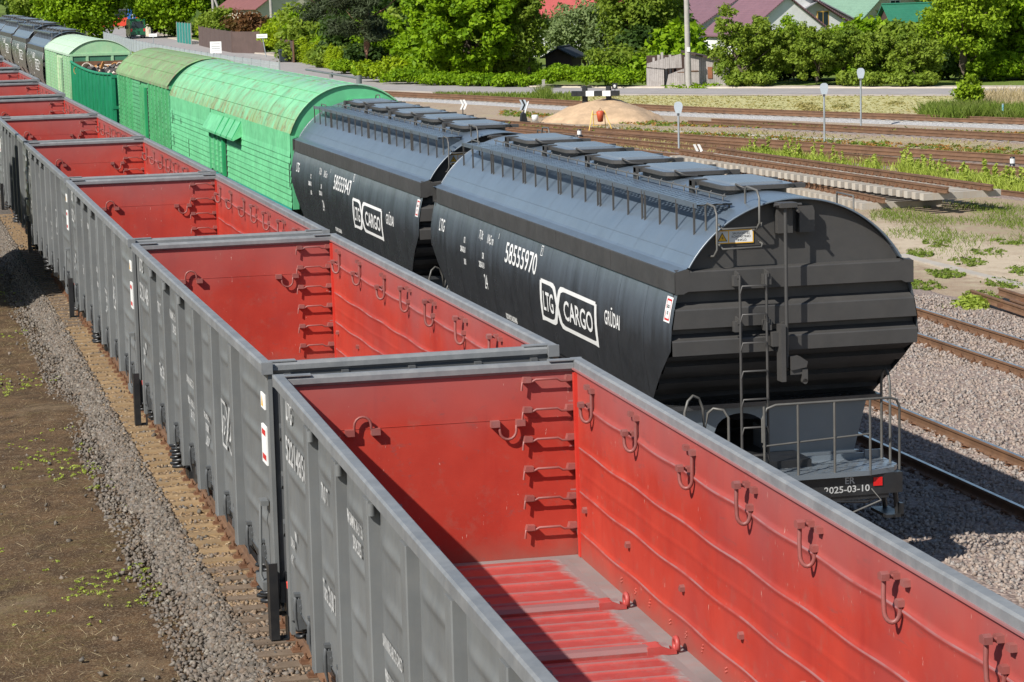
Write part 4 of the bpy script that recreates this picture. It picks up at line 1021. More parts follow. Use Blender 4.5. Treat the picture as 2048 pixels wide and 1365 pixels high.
# --- ballast bed under both trains and the two near tracks, one sheet with a sloping left shoulder
def bed(name, prof, ys, xf, slopef, mat, zf):
    rows = []
    for y in ys:
        sl = slopef(y); k = 1 / math.sqrt(1 + sl * sl); r = []
        for a, z in prof: r.append((xf(y) + a * k, y - a * k * sl * 1.0, z + zf(y) + R_.uniform(-.015, .015)))
        rows.append(r)
    b = MB(); b.strip(rows[::-1] if False else [r for r in rows], True)
    # orient upwards
    b.f = [f[::-1] for f in b.f]
    o = b.build(name, mat); o['kind'] = 'structure'; return o
ysb = list(np.arange(-2, 60, .8)) + list(np.arange(60, 300, 4))
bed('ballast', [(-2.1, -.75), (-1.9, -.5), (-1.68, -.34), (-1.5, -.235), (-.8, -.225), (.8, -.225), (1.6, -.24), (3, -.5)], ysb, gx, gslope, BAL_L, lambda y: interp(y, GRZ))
bx = lambda y: interp(y, [(q, p) for p, q in BP])
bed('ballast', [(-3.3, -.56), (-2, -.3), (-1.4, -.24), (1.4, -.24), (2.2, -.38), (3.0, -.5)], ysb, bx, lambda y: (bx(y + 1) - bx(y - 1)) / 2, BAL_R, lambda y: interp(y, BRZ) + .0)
bed('ballast', [(-3.2, -.47), (-2, -.5), (-1.5, -.555), (1.5, -.555), (2.5, -.55), (5.3, -.56), (6.8, -.575), (8.0, -.565), (8.9, -.64)], list(np.arange(5, 75, .8)) + list(np.arange(75, 140, 3)), lambda y: interp(y, [(b, a) for a, b in T1P]), lambda y: T1d.x / T1d.y, BAL_R, lambda y: 0)

def stones(name, n, sampler, mat, smin=.022, smax=.05, label=None):
    """angular stones: jittered blocks lying on the bed"""
    P = np.array([sampler() for _ in range(n)])
    base = np.array([(-1, -1, -1), (1, -1, -1), (1, 1, -1), (-1, 1, -1), (-1, -1, 1), (1, -1, 1), (1, 1, 1), (-1, 1, 1)], float) * .75
    V = base[None] * (1 + rng.uniform(-.45, .35, (n, 8, 3)))
    V[:, 4:, :2] *= rng.uniform(.45, .95, (n, 1, 1))
    sc = rng.uniform(smin, smax, (n, 1, 1)) * rng.uniform(.65, 1.25, (n, 1, 3)); V = V * sc
    q = rng.normal(size=(n, 4)); q /= np.linalg.norm(q, axis=1)[:, None]; w, x, y, z = q.T
    M = np.stack([1 - 2 * (y * y + z * z), 2 * (x * y - z * w), 2 * (x * z + y * w), 2 * (x * y + z * w), 1 - 2 * (x * x + z * z), 2 * (y * z - x * w), 2 * (x * z - y * w), 2 * (y * z + x * w), 1 - 2 * (x * x + y * y)], -1).reshape(n, 3, 3)
    V = np.einsum('nij,nkj->nki', M, V) + P[:, None, :]
    F = np.array([(0, 3, 2, 1), (4, 5, 6, 7), (0, 1, 5, 4), (1, 2, 6, 5), (2, 3, 7, 6), (3, 0, 4, 7)])
    f = (F[None] + (np.arange(n) * 8)[:, None, None]).reshape(-1)
    o = link(name, npmesh(name, V.reshape(-1, 3), f, 4, mat)); tag(o, label, 'gravel' if label else None, None, 'stuff'); return o
def s_left():
    y = 13 + 75 * R_.random() ** 1.7; a = -.95 - (.9 + .16 * math.sin(y * 1.9) * math.sin(y * .77 + 1)) * R_.random() ** .7 - (R_.random() < .12) * R_.random() ** 2 * .6 - (R_.random() < .012) * R_.random() * 2
    while a > -1.37 and R_.random() < (.9 if y < 33 else .92): a = -.95 - 1.3 * R_.random() ** .75
    z = interp(-a, [(.8, -.225), (1.5, -.235), (1.68, -.33), (1.85, -.44), (2.1, -.46), (3, -.5), (6, -.62)]); sl = gslope(y)
    return (gx(y) + a * .971, y - a * sl * .97, z + .005 + R_.uniform(-.01, .02))
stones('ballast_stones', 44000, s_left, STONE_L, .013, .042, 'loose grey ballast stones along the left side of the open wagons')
bed('ballast', [(-1.36, -.2185), (-.5, -.2185)], [v for v in ysb if 30 < v < 90], gx, gslope, BAL_T, lambda y: interp(y, GRZ))
STONE_T = stone_mat('dusty_tan_stone', [(.2, .13, .07), (.3, .2, .11), (.15, .1, .06), (.34, .25, .15), (.22, .16, .11)])
STONE_N = stone_mat('brown_ballast_stone', [(.14, .09, .055), (.22, .15, .1), (.1, .07, .05), (.26, .19, .13), (.2, .14, .09)])
def s_mid(y0, y1):
    y = R_.uniform(y0, y1); a = -1.5 + .95 * R_.random(); sl = gslope(y)
    return (gx(y) + a * .971, y - a * sl * .97, -.228 + R_.uniform(-.014, .008))
stones('ballast_stones', 8500, lambda: s_mid(31, 75), STONE_T, .014, .036, 'dusty tan ballast stones between the tan sleepers of the wagon track')
stones('ballast_stones', 6500, lambda: s_mid(14, 34), STONE_N, .014, .038, 'brown ballast stones between the wooden sleepers of the wagon track')
def s_right():
    y = 30 + 30 * R_.random() ** 1.3; a = -2.9 + 10.8 * R_.random()
    z = interp(a, [(-3.2, -.47), (-2, -.5), (-1.5, -.555), (9, -.56)])
    return (interp(y, [(q, p) for p, q in T1P]) + a, y - a * T1d.x / T1d.y, z + R_.uniform(-.01, .02))
stones('ballast_stones', 60000, s_right, STONE_R, .02, .045, 'loose pinkish ballast stones around the two tracks beside the black hoppers')

# --- tracks
RAILSIDE = paint('rusty_rail', (.125, .066, .036), .7, .2, dirt=(.22, .12, .06), dirt_amt=.5)
RAILTOP = paint('worn_rail_head', (.3, .3, .31), .22, .1, metallic=.9, dirt=(.2, .14, .1), dirt_amt=.25)
SLP_W = paint('old_wood_sleeper', (.14, .1, .068), .85, .2, dirt=(.23, .18, .13), dirt_amt=.5, bumpy=.5)
SLP_D = paint('dusty_tan_sleeper', (.26, .175, .09), .9, .18, dirt=(.2, .13, .07), dirt_amt=.6, bumpy=.6)
SLP_C = paint('concrete_sleeper', (.3, .27, .24), .9, .12, dirt=(.2, .17, .14), dirt_amt=.5, bumpy=.4)
SLP_N = paint('pale_concrete', (.38, .35, .305), .85, .08, dirt=(.4, .33, .25), dirt_amt=.45, streak=(.38, .24, .13), streak_amt=.3, bumpy=.3)
RPROF = [(-.075, -.18), (.075, -.18), (.075, -.168), (.02, -.15), (.012, -.13), (.012, -.055), (.036, -.042), (.037, -.008), (.03, 0), (-.03, 0), (-.037, -.008), (-.036, -.042), (-.012, -.055), (-.012, -.13), (-.02, -.15), (-.075, -.168)]
def rail_mesh(path, worn=True, prof=RPROF):
    b = MB(); n = len(path); rows = []
    for i, p in enumerate(path):
        a, c = path[max(0, i - 1)], path[min(n - 1, i + 1)]; d = (c - a); d.z = 0; d.normalize(); r = Vector((d.y, -d.x, 0))
        rows.append([p + r * x + Vector((0, 0, z)) for x, z in prof])
    b.strip(rows, False, True); k = len(prof)
    b.add(rows[0], [tuple(range(k))]); b.add(rows[-1], [tuple(range(k - 1, -1, -1))])
    me = b.mesh('rail', [RAILSIDE, RAILTOP])
    if worn:
        mi = [0] * len(me.polygons)
        for i in range(n - 1):
            for j in (8, 7): mi[i * k + j] = 1
        me.polygons.foreach_set('material_index', mi)
    return me
def sleeper_mesh(kind):
    b = MB()
    if kind == 'wood': b.box(-1.37, 1.37, -.12, .12, -.14, 0); m = SLP_W
    else:
        zz = [(-1.36, .0), (-.95, .01), (-.6, .01), (-.3, -.03), (.3, -.03), (.6, .01), (.95, .01), (1.36, 0)]
        rows = []
        for x, z in zz: rows.append([(x, -.14, -.16), (x, -.1, z), (x, .1, z), (x, .14, -.16)])
        b.strip(rows); b.add(rows[0], [(0, 1, 2, 3)]); b.add(rows[-1], [(3, 2, 1, 0)])
        m = {'conc': SLP_C, 'tan': SLP_D, 'new': SLP_N}[kind]
    me = b.mesh('sleeper', m); return me
def fast_mesh(kind, side):
    b = MB()
    for s in (side,):
        c = s * .795
        b.box(c - .17, c + .17, -.09, .09, 0, .014)
        for q in (-1, 1):
            x = c + q * .105
            if kind == 'wood' or kind == 'tan':
                b.box(x - .03, x + .03, -.045, .045, .014, .045); b.cyl((x, 0, .04), (x, 0, .11), .016, 6); b.cyl((x, 0, .045), (x, 0, .07), .032, 6)
                b.box(x + q * .03, x + q * .055, -.03, .03, .0, .05)
            else:
                b.tube([(x - q * .04, -.07, .03), (x + q * .03, -.06, .07), (x + q * .05, 0, .05), (x + q * .03, .06, .07), (x - q * .04, .07, .03)], .012, 5); b.box(x - .02, x + .04, -.02, .02, 0, .04)
    return b.mesh('fastening', RUST)
SLM = {k: sleeper_mesh(k) for k in ('wood', 'conc', 'tan', 'new')}; FSM = {(k, s): fast_mesh(k, s) for k in ('wood', 'conc') for s in (-1, 1)}
def track(label, path, zf, kindf, y0, y1, worn=True, spacing=.56, group='railway tracks in the yard', fast=True, nmax=100):
    t = empty('railway_track', (0, 0, 0), 0, label, 'railway track', group)
    P = smooth(path, 2.0)
    for s in (-1, 1): link('rail', rail_mesh(offset_path(P, zf, s * .797, 0), worn), t)
    # sleepers: nearest hundred as parts, the rest as one
    acc = 0; lst = []
    for (a, b), (c, d) in zip(P, P[1:]):
        L = math.hypot(c - a, d - b); s = (spacing - acc) if acc else 0
        while s < L:
            x, y = lerp(a, c, s / L), lerp(b, d, s / L)
            if y0 < y < y1: lst.append((x, y, math.atan2(-(c - a), d - b)))
            s += spacing
        acc = L - (s - spacing)
    lst.sort(key=lambda q: q[1])
    for i, (x, y, rz) in enumerate(lst[:nmax]):
        k = kindf(y); o = link('sleeper', SLM[k], t); o.location = (x, y, zf(y) - .196); o.rotation_euler = (0, 0, rz + R_.uniform(-.025, .025)); o.scale = (R_.uniform(.97, 1.02), R_.uniform(.82, 1.1) if k in ('tan', 'wood') else 1, 1)
        if fast:
            for s in (-1, 1): link('fastening', FSM['wood' if k in ('wood', 'tan') else 'conc', s], o)
    rest = lst[nmax:]
    if rest:
        b = MB()
        for x, y, rz in rest:
            c, s = math.cos(rz), math.sin(rz); k = kindf(y); me = SLM[k]
            b.add([(x + v.co.x * c - v.co.y * s, y + v.co.x * s + v.co.y * c, zf(y) - .196 + v.co.z) for v in me.vertices], [tuple(p.vertices) for p in me.polygons])
        o = b.build('distant_sleepers', {'wood': SLP_W, 'conc': SLP_C, 'tan': SLP_D, 'new': SLP_N}[kindf(rest[0][1])], t); o['kind'] = 'stuff'
    return t
flat = lambda z: (lambda y: z)
track('rusty track under the grey open wagons, its left rail bare beside brown sleepers', [p for p in GP if p[1] < 190], lambda y: interp(y, GRZ), lambda y: 'wood' if y < 33.5 or 58 < y < 70 else 'tan', 14, 75)
track('track under the black hoppers and the green wagons', [p for p in BP if p[1] < 230], lambda y: interp(y, BRZ), lambda y: 'conc', 22, 46)
track('shiny railed track with concrete sleepers right next to the nearest black hopper', T1P, flat(-.36), lambda y: 'conc', 26, 80)
track('brown railed track with wooden sleepers at the right edge, second beyond the nearest hopper', T2P, flat(-.36), lambda y: 'wood', 36, 80)
far = lambda dz: (lambda y: zg(y) + dz)
track('farthest rusty track, on pale ballast along the mown meadow', px_path([(560, 183), (800, 196), (1000, 205), (1300, 224), (1700, 239), (2048, 251), (2500, 270)]), far(.3), lambda y: 'new', 90, 165, False, .6, fast=False)
track('rusty track that starts beside the sand heap and runs to the right edge', px_path([(1400, 248), (1700, 263), (2048, 281), (2500, 306)]), far(.22), lambda y: 'conc', 80, 150, False, .62, fast=False)
track('rusty track behind the yellow green weeds, upper of the two crossing mid yard', px_path([(820, 237), (1050, 257), (1300, 277), (1700, 304), (2048, 326), (2500, 352)]), far(.22), lambda y: 'wood', 80, 150, False, .6, fast=False)
track('rusty track right behind the yellow green weeds, lower of the two crossing mid yard', px_path([(960, 257), (1100, 268), (1300, 288), (1700, 322), (2048, 350), (2500, 385)]), far(.2), lambda y: 'wood', 75, 150, False, .6, fast=False)
track('rusty track passing behind the stacked track panels', px_path([(960, 265), (1100, 280), (1300, 306), (1700, 351), (2048, 389), (2500, 440)]), far(.2), lambda y: 'wood', 70, 150, False, .6, fast=False)
# pale ballast shoulder of the farthest track
def strip_path(name, P, zf, prof, mat):
    Q = smooth(P, 2.0); rows = []
    cols = [offset_path(Q, zf, a, z) for a, z in prof]
    for i in range(len(Q)): rows.append([c[i] + Vector((0, 0, R_.uniform(-.01, .01))) for c in cols])
    b = MB(); b.strip(rows); b.f = [f[::-1] for f in b.f]
    if b.f:
        f = b.f[0]; a, c, d = [Vector(b.v[i]) for i in f[:3]]
        if (c - a).cross(d - a).z < 0: b.f = [g[::-1] for g in b.f]
    return b.build(name, mat)
BAL_P = ballast_sheet_mat('pale_ballast', (.27, .26, .255), (.47, .46, .45), (.36, .34, .31))
o = strip_path('ballast', px_path([(560, 183), (800, 196), (1000, 205), (1300, 224), (1700, 239), (2048, 251), (2500, 270)]), far(.0), [(-2.4, -.1), (-1.6, .08), (1.5, .09), (2.9, -.12)], BAL_P); o['kind'] = 'structure'
for pp in ([(1400, 248), (1700, 263), (2048, 281), (2500, 306)], [(820, 237), (1050, 257), (1300, 277), (1700, 304), (2048, 326), (2500, 352)], [(960, 257), (1100, 268), (1300, 288), (1700, 322), (2048, 350), (2500, 385)], [(960, 265), (1100, 280), (1300, 306), (1700, 351), (2048, 389), (2500, 440)]):
    o = strip_path('ballast', px_path(pp), far(.0), [(-1.9, -.06), (-1.4, .012), (1.4, .014), (1.9, -.06)], BAL_R); o['kind'] = 'structure'

# --- road and pavement
ASPH = paint('worn_asphalt', (.32, .295, .285), .9, .08, dirt=(.33, .31, .29), dirt_amt=.4, bumpy=.2)
PAVE = paint('sandy_pavement', (.42, .36, .3), .9, .1, dirt=(.3, .26, .2), dirt_amt=.4)
ROADPX = [(2600, 186), (2000, 184), (1600, 184), (1200, 183.5), (1000, 183), (860, 180), (760, 172), (660, 153), (560, 131), (480, 117), (400, 103), (330, 90), (270, 76), (235, 66), (205, 57)]
RP = smooth([tuple(at(u, v).xy) for u, v in ROADPX], 3, 2)
o = strip_path('road', RP, far(.03), [(-3.4, 0), (-1.7, .03), (0, .05), (1.7, .03), (3.4, 0)], ASPH); o['kind'] = 'structure'
o = strip_path('pavement', RP, far(.0), [(3.45, .02), (3.5, .11), (5.1, .13), (5.3, .0)], PAVE); o['kind'] = 'structure'
o = strip_path('road_verge', RP, far(.0), [(-4.3, -.02), (-3.6, .026), (-3.42, .024)], PAVE); o['kind'] = 'structure'
sp = [at(u, v) for u, v in ((455, 112), (560, 108), (620, 110), (600, 118), (470, 121))]
b = MB(); b.add([p + Vector((0, 0, .06)) for p in sp], [(0, 1, 2, 3, 4)]); 
a, c, d = [Vector(b.v[i]) for i in (0, 1, 2)]
if (c - a).cross(d - a).z < 0: b.f = [f[::-1] for f in b.f]
o = b.build('road', ASPH); o['kind'] = 'structure'
# ------------------------------------------------------------------ green wagons behind the hoppers
MINT = paint('mint_green_paint', (.145, .5, .24), .55, .12, dirt=(.06, .26, .11), dirt_amt=.65, streak=(.2, .56, .3), streak_amt=.55, spots=(.14, .2, .08), spot_lim=.69)
def mint_roof():
    m = paint('mint_roof_paint', (.18, .5, .27), .55, .12, dirt=(.22, .36, .16), dirt_amt=.4)
    nt = m.node_tree; bs = [n for n in nt.nodes if n.type == 'BSDF_PRINCIPLED'][0]
    src = bs.inputs['Base Color'].links[0].from_socket
    v = coords(nt); tc = N(nt, 'ShaderNodeTexCoord'); sp = N(nt, 'ShaderNodeSeparateXYZ'); nt.links.new(tc.outputs['Object'], sp.inputs[0])
    vs = coords(nt, (1.0, 5, .6)); n = noise(nt, vs, 1.2, 5, .7)
    low = N(nt, 'ShaderNodeMapRange'); nt.links.new(sp.outputs[2], low.inputs[0]); low.inputs[1].default_value = 3.7; low.inputs[2].default_value = 4.5; low.inputs[3].default_value = 1; low.inputs[4].default_value = .0
    c = mixc(nt, mul(nt, ramp(nt, n, .42, .58), mul(nt, low.outputs[0], .85)), src, (.27, .24, .06))
    n2 = noise(nt, v, 2.3, 6, .75)
    c = mixc(nt, mul(nt, ramp(nt, n2, .55, .62), mul(nt, low.outputs[0], .95)), c, (.2, .1, .045))
    hi = ramp(nt, sp.outputs[2], 4.75, 4.92)
    c = mixc(nt, mul(nt, ramp(nt, n2, .44, .6), mul(nt, hi, .8)), c, (.25, .3, .3))
    n3 = noise(nt, coords(nt, (1, .5, 1)), 3, 5, .7); c = mixc(nt, mul(nt, ramp(nt, n3, .52, .64), .6), c, (.2, .2, .1))
    nt.links.new(c, bs.inputs['Base Color']); return m
MROOF = mint_roof()
MEND = paint('green_end_paint', (.1, .42, .2), .5, .1, dirt=(.08, .3, .16), dirt_amt=.4)
MDARK = paint('dark_door_green', (.02, .28, .1), .5, .1)
HOLE = paint('dark_gap', (.012, .014, .012), .9, .05)
TEAL = paint('teal_sole_bar', (.04, .33, .3), .5, .1)
GR2 = paint('grass_green_paint', (.08, .36, .15), .55, .14, dirt=(.22, .46, .26), dirt_amt=.5, streak=(.04, .2, .07), streak_amt=.6)
GR2ROOF = paint('rust_mottled_green_roof', (.16, .34, .13), .75, .2, dirt=(.24, .19, .15), dirt_amt=1.0, streak=(.2, .16, .12), streak_amt=.8, spots=(.2, .14, .1), spot_lim=.54, scale=.5)
SCRAPG = paint('deep_green_paint', (.008, .2, .085), .5, .15, dirt=(.015, .26, .13), dirt_amt=.4, streak=(.03, .3, .16), streak_amt=.4)
PALE = paint('pale_green_paint', (.26, .47, .27), .6, .08, dirt=(.5, .55, .36), dirt_amt=.5, streak=(.25, .42, .2), streak_amt=.4)
PALER = paint('pale_green_roof', (.44, .58, .43), .6, .06, dirt=(.42, .48, .38), dirt_amt=.35)
PALEDOOR = paint('cream_green_door', (.5, .62, .4), .6, .06, dirt=(.38, .42, .25), dirt_amt=.5)

def arc_pts(hw, zb, za, n=24, lip=0):
    s = za - zb; R = (hw * hw + s * s) / (2 * s); c = za - R; am = math.asin(min(1, hw / R)) if s < R else math.pi - math.asin(hw / R)
    return [((R + lip) * math.sin(a), c + (R + lip) * math.cos(a)) for a in np.linspace(-am, am, n)]
def covered_wagon(L, hw, zb, za, zbot, mats, label, style, name='covered_wagon'):
    mside, mroof, mend, mdoor = mats
    t = empty(name, (0, 0, 0), 0, label, 'wagon', 'green goods wagons coupled behind the hoppers')
    ap = arc_pts(hw + (.0 if style == 'mint' else .06), zb, za)
    b = MB(); rows = [[(x, y, z) for x, z in ap] for y in np.linspace(-.04, L + .04, 26)]; b.strip(rows[::-1], True)
    ap2 = arc_pts(hw + (.0 if style == 'mint' else .06), zb, za, lip=.012)
    nl = 9 if style == 'mint' else 7
    for k in range(1, nl):       # lengthwise laps
        x, z = ap2[int(k * 23 / nl)]; b.tube([(x, 0, z), (x, L, z)], .014, 4)
    nc = int(L / (.72 if style == 'gr2' else 2.1))
    for k in range(nc + 1):
        y = L * k / nc; b.strip([[(x, y + .02, z - .004) for x, z in ap2], [(x, y - .02, z - .004) for x, z in ap2]])
    for y0 in (-.04, L + .04): b.tube([(x, y0, z) for x, z in ap], .022, 5)
    if style != 'mint':
        for s in (-1, 1): b.box(s * (hw - .02), s * (hw + .07), -.04, L + .04, zb - .1, zb - .0)
    roof = b.build('roof', mroof, t)
    if style == 'mint':
        b = MB(); b.cyl((.35, .8, za - .02), (.35, .8, za + .18), .07, 10); b.tube([(.4, 1.2, za + .1), (.4, 9, za + .1)], .03, 5); b.cyl((.4, 5, za), (.4, 5, za + .14), .05, 8); b.build('roof_vent', GREY, roof)
    # side walls: pressed horizontal ribs
    d0, d1 = {'mint': (11.6, 14.9), 'gr2': (7.0, 9.3), 'pale': (5.2, 9.0)}[style]
    for s in (-1, 1):
        b = MB(); zs = np.linspace(zbot, zb - (.0 if style == 'mint' else .02), 110); pitch = .155
        def prof(z):
            if style == 'mint' and z > zb - .42: return 0
            p = ((z - zbot) % pitch) / pitch
            return .022 * (1 - p) if p > .12 else .022 * p / .12
        segs = [(0, d0), (d1, L)]
        for a, c in segs:
            rows = [[(s * (hw + prof(z)), y, z) for z in zs] for y in (a, c)]
            b.strip(rows[::-1] if s < 0 else rows)
        b.box(s * (hw - .05), s * (hw - .02), 0, L, zbot, zb - .02)
        w = b.build('side_wall', mside, t)
        if style == 'mint':
            for y, z0, z1 in ((24.6, 2.9, 3.35), (24.2, 3.0, 3.2), (22.2, 3.0, 3.18), (24.4, 2.2, 2.55), (20.3, 2.05, 2.6), (20.1, 1.5, 1.95), (.12, 2.5, 3.1), (.05, 1.3, 1.95)):
                q = MB(); q.box(s * (hw + .02), s * (hw + .026), y, y + .07, z0, z1); q.build('vent_slot', HOLE, w)
            q = MB(); q.box(s * hw, s * (hw + .02), .1, L - .1, zbot - .12, zbot - .003); q.build('sole_bar', TEAL, t)
        if style == 'gr2':
            for y in list(np.arange(.3, d0 - .2, 1.1)) + list(np.arange(d1 + 3.2, L - .2, 1.1)):
                q = MB(); q.box(s * hw, s * (hw + .09), y, y + .1, zbot, zb - .1); q.build('side_post', mside, t)
                q = MB()
                for z in np.arange(zbot + .1, zb - .15, .17): q.box(s * (hw + .05), s * (hw + .094), y + .13, y + .19, z, z + .045)
                q.build('slot_row', HOLE, t)
        if style == 'pale':
            for y in (.1, 1.6, 3.4, 10.4, 12.2, 14, 15.8, L - .2):
                q = MB(); q.box(s * hw, s * (hw + .07), y, y + .12, zbot, zb - .1); q.build('side_post', mside, t)
        # sliding door with posts
        b = MB(); b.box(s * (hw - .02), s * (hw + .012), d0, d1, zbot + .05, zb - .25)
        for z in np.arange(zbot + .2, zb - .4, .155 if style != 'pale' else .27): b.box(s * (hw + .012), s * (hw + .03), d0 + .06, d1 - .1, z, z + .035)
        dr = b.build('door', mdoor if style != 'mint' else mside, t)
        q = MB()
        for f in (0, .32, .58) if style != 'pale' else (0, .5): y = lerp(d0, d1, 1 - f); q.box(s * (hw + .012), s * (hw + .07), y - .09, y, zbot + .05, zb - .3)
        q.build('door_post', MEND if style == 'mint' else mside, dr)
        q = MB(); q.box(s * (hw + .0), s * (hw + .1), d0 - .0, d0 + .3, zbot + .02, zb - .3); q.build('door_jamb', MDARK if style != 'pale' else mside, dr)
        q = MB(); q.box(s * (hw - .01), s * (hw + .02), d0 - .2, d0 - .004, zbot + .02, zb - .3); q.build('door_gap', HOLE, dr)
        if style == 'mint':        # canopy over the door with triangular stiffeners
            q = MB(); ya, yb = 8.3, d1
            q.extrude([(0, zb - .12), (.26, zb - .55), (.26, zb - .62), (0, zb - .5)], (s * hw, ya, 0), (s * hw, yb, 0), (s, 0, 0), (0, 0, 1))
            cn = q.build('door_canopy', mside, t)
            for k in range(4):
                q = MB(); y = ya + .05 + k * 1.15; q.extrude([(0, zb - .08), (.3, zb - .6), (.02, zb - .5)], (s * (hw + .004), y, 0), (s * (hw + .004), y + .06, 0), (s, 0, 0), (0, 0, 1)); q.build('stiffener', MDARK, cn)
    for y0, q in ((0, 1), (L, -1)):
        b = MB(); poly = [(-hw + .01, zbot)] + [(x * .985, z - .02) for x, z in ap] + [(hw - .01, zbot)]
        b.extrude(poly, (0, y0, 0), (0, y0 + q * .04, 0), (1, 0, 0), (0, 0, 1))
        if style == 'pale':
            b.box(-hw, hw, y0 - q * .06, y0, zb - .12, zb + .0); 
            for x in (-hw + .06, -.65, .6, hw - .06): b.box(x - .06, x + .06, y0 - q * .05, y0, zbot, zb - .12)
        if style == 'mint':
            b.box(-.6, .7, y0 - q * .05, y0, zb + .35, zb + .8) if False else None
            b.box(-.9, -.3, y0 - q * .03, y0, zb + .1, zb + .62); b.box(-.1, .75, y0 - q * .05, y0, zb + .3, zb + .8)
            for x in (-hw + .08, hw - .08): b.box(x - .07, x + .07, y0 - q * .1, y0, zbot, zb - .05)
            b.box(-.9, .9, y0 - q * .5, y0, 1.0, 1.06)
        if style == 'gr2': b.box(-hw, hw, y0 - q * .05, y0, zb - .12, zb - .01); [b.box(x - .05, x + .05, y0 - q * .06, y0, zbot, zb - .12) for x in (-1.3, -.6, .6, 1.3)]
        e = b.build('end_wall', mend, t)
        if style == 'pale':
            for x0, x1 in ((-hw + .15, -.74), (-.56, .51), (.69, hw - .15)): p = MB(); p.box(x0, x1, y0 - q * .004, y0 - q * .008, zbot, zb - .14); p.build('end_panel', paint('shadow_green_panel', (.05, .17, .1), .6, .1), e)
        coupler(t, y0, -q); bogie(t, y0 + q * 2.6)
    b = MB(); b.box(-1.3, 1.3, .1, L - .1, .95, zbot + .02); b.build('underframe', BLACK, t)
    return t
def put(t, y, dz=0.0): p = bpos(y); t.location = (p[0], p[1], -.1 + dz); t.rotation_euler = (0, 0, rad(13.85)); return t
put(covered_wagon(25.2, 1.55, 3.81, 4.95, 1.98, (MINT, MROOF, MEND, MINT), 'bright mint green louvred wagon with rust streaked barrel roof behind the second hopper', 'mint'), 30.35)
put(covered_wagon(18.2, 1.5, 3.98, 4.86, 1.7, (GR2, GR2ROOF, MEND, GR2), 'grass green covered wagon with a rusty mottled roof, behind the mint green wagon', 'gr2'), 56.25, .12)
put(covered_wagon(17.6, 1.5, 4.05, 4.72, 1.6, (PALE, PALER, PALE, PALEDOOR), 'pale green covered wagon with a whitish arched roof, behind the dark green scrap wagon', 'pale'), 99.3, .2)
# scrap wagon with sagging top rail
def scrap_wagon():
    L, hw = 21.5, 1.55
    t = empty('scrap_wagon', (0, 0, 0), 0, 'dark green open wagon heaped with rusty scrap and pipe ends', 'wagon', 'green goods wagons coupled behind the hoppers')
    top = lambda y: 3.86 - .17 * math.sin(math.pi * min(1, y / L)) ** .8
    ys = np.linspace(0, L, 130)
    for s in (-1, 1):
        b = MB(); rows = [[(s * (hw + .012 * (k % 2)), y, 1.25), (s * (hw + .012 * (k % 2)), y, top(y))] for k, y in enumerate(ys)]
        b.strip(rows[::-1] if s < 0 else rows)
        for y in np.arange(1.2, L, 1.95): b.box(s * hw, s * (hw + .06), y, y + .1, 1.25, top(y) - .02)
        b.build('side_wall', SCRAPG, t)
        b = MB(); b.strip([[(s * (hw - .04), y, 1.25), (s * (hw - .04), y, top(y))] for y in ys][:: (1 if s < 0 else -1)]); b.build('wall_lining', RUST, t)
        b = MB(); b.tube([(s * hw, y, top(y)) for y in ys[::4]], .07, 6); b.build('top_rail', SCRAPG, t)
    for y0, q in ((0, 1), (L, -1)):
        b = MB(); b.box(-hw, hw, y0, y0 + q * .03, 1.2, 3.82)
        for z in (1.3, 2.4, 3.7): b.box(-hw, hw, y0 - q * .1, y0, z, z + .13)
        for x in (-1.45, -.6, .6, 1.45): b.box(x - .05, x + .05, y0 - q * .08, y0, 1.3, 3.7)
        b.build('end_wall', SCRAPG, t)
        b = MB(); b.box(-hw + .05, hw - .05, y0 + q * .032, y0 + q * .05, 2.5, 3.84); b.build('wall_lining', RUST, t)
        coupler(t, y0, -q); bogie(t, y0 + q * 2.4)
    b = MB(); b.box(-1.4, 1.4, .1, L - .1, .95, 1.26); b.build('underframe', BLACK, t)
    return put(t, 76.8, .05), L, top
sw, SL, stop_ = scrap_wagon()
SCR1 = paint('scrap_rust_orange', (.42, .2, .06), .8, .25, dirt=(.2, .09, .03), dirt_amt=.5); SCR2 = paint('scrap_pale', (.5, .45, .38), .8, .2, dirt=(.25, .16, .1), dirt_amt=.6); SCR3 = paint('scrap_dark', (.05, .042, .038), .7, .3)
M4 = Matrix.Translation(sw.location) @ Matrix.Rotation(rad(13.85), 4, 'Z')
for mi, (mm, n) in enumerate(((SCR3, 420), (SCR1, 170), (SCR2, 150))):
    b = MB()
    for k in range(n):
        y = R_.uniform(.5, SL - .5); x = R_.uniform(-1.05, 1.05); z = 3.2 + .14 * math.sin(y * .9) + R_.uniform(-.12, .18) * (1 - abs(x) / 2.5) + (.15 if y > 13 else 0)
        a = Vector((R_.uniform(-1, 1), R_.uniform(-1, 1), R_.uniform(-.5, .5))).normalized(); c = a.orthogonal().normalized(); d = a.cross(c)
        l = R_.uniform(.1, .45)
        b.obox((x, y, z), a * l, c * R_.uniform(.02, .14), d * R_.uniform(.01, .05))
    b.v = [tuple(M4 @ Vector(p)) for p in b.v]
    o = b.build('scrap_heap', mm); tag(o, ['dark rusty scrap metal heap filling the dark green wagon', 'orange rusty scrap pieces lying in the dark green wagon', 'pale scrap pieces lying in the dark green wagon'][mi], 'scrap', None, 'stuff')
PIPES = [(-1.15, 19.0, 3.5, .2, .5, 'tan'), (-.95, 17.2, 3.52, .26, .6, 'pale'), (-.45, 15.8, 3.45, .24, .7, 'pale'), (-.1, 17.6, 3.5, .22, .8, 'tan'), (.35, 14.5, 3.45, .2, .7, 'pale'), (.62, 18.6, 3.55, .22, .6, 'tan'), (.95, 16.8, 3.55, .25, .8, 'pale'), (1.1, 19.8, 3.55, .2, .5, 'tan'), (.3, 20.4, 3.5, .2, .4, 'pale')]
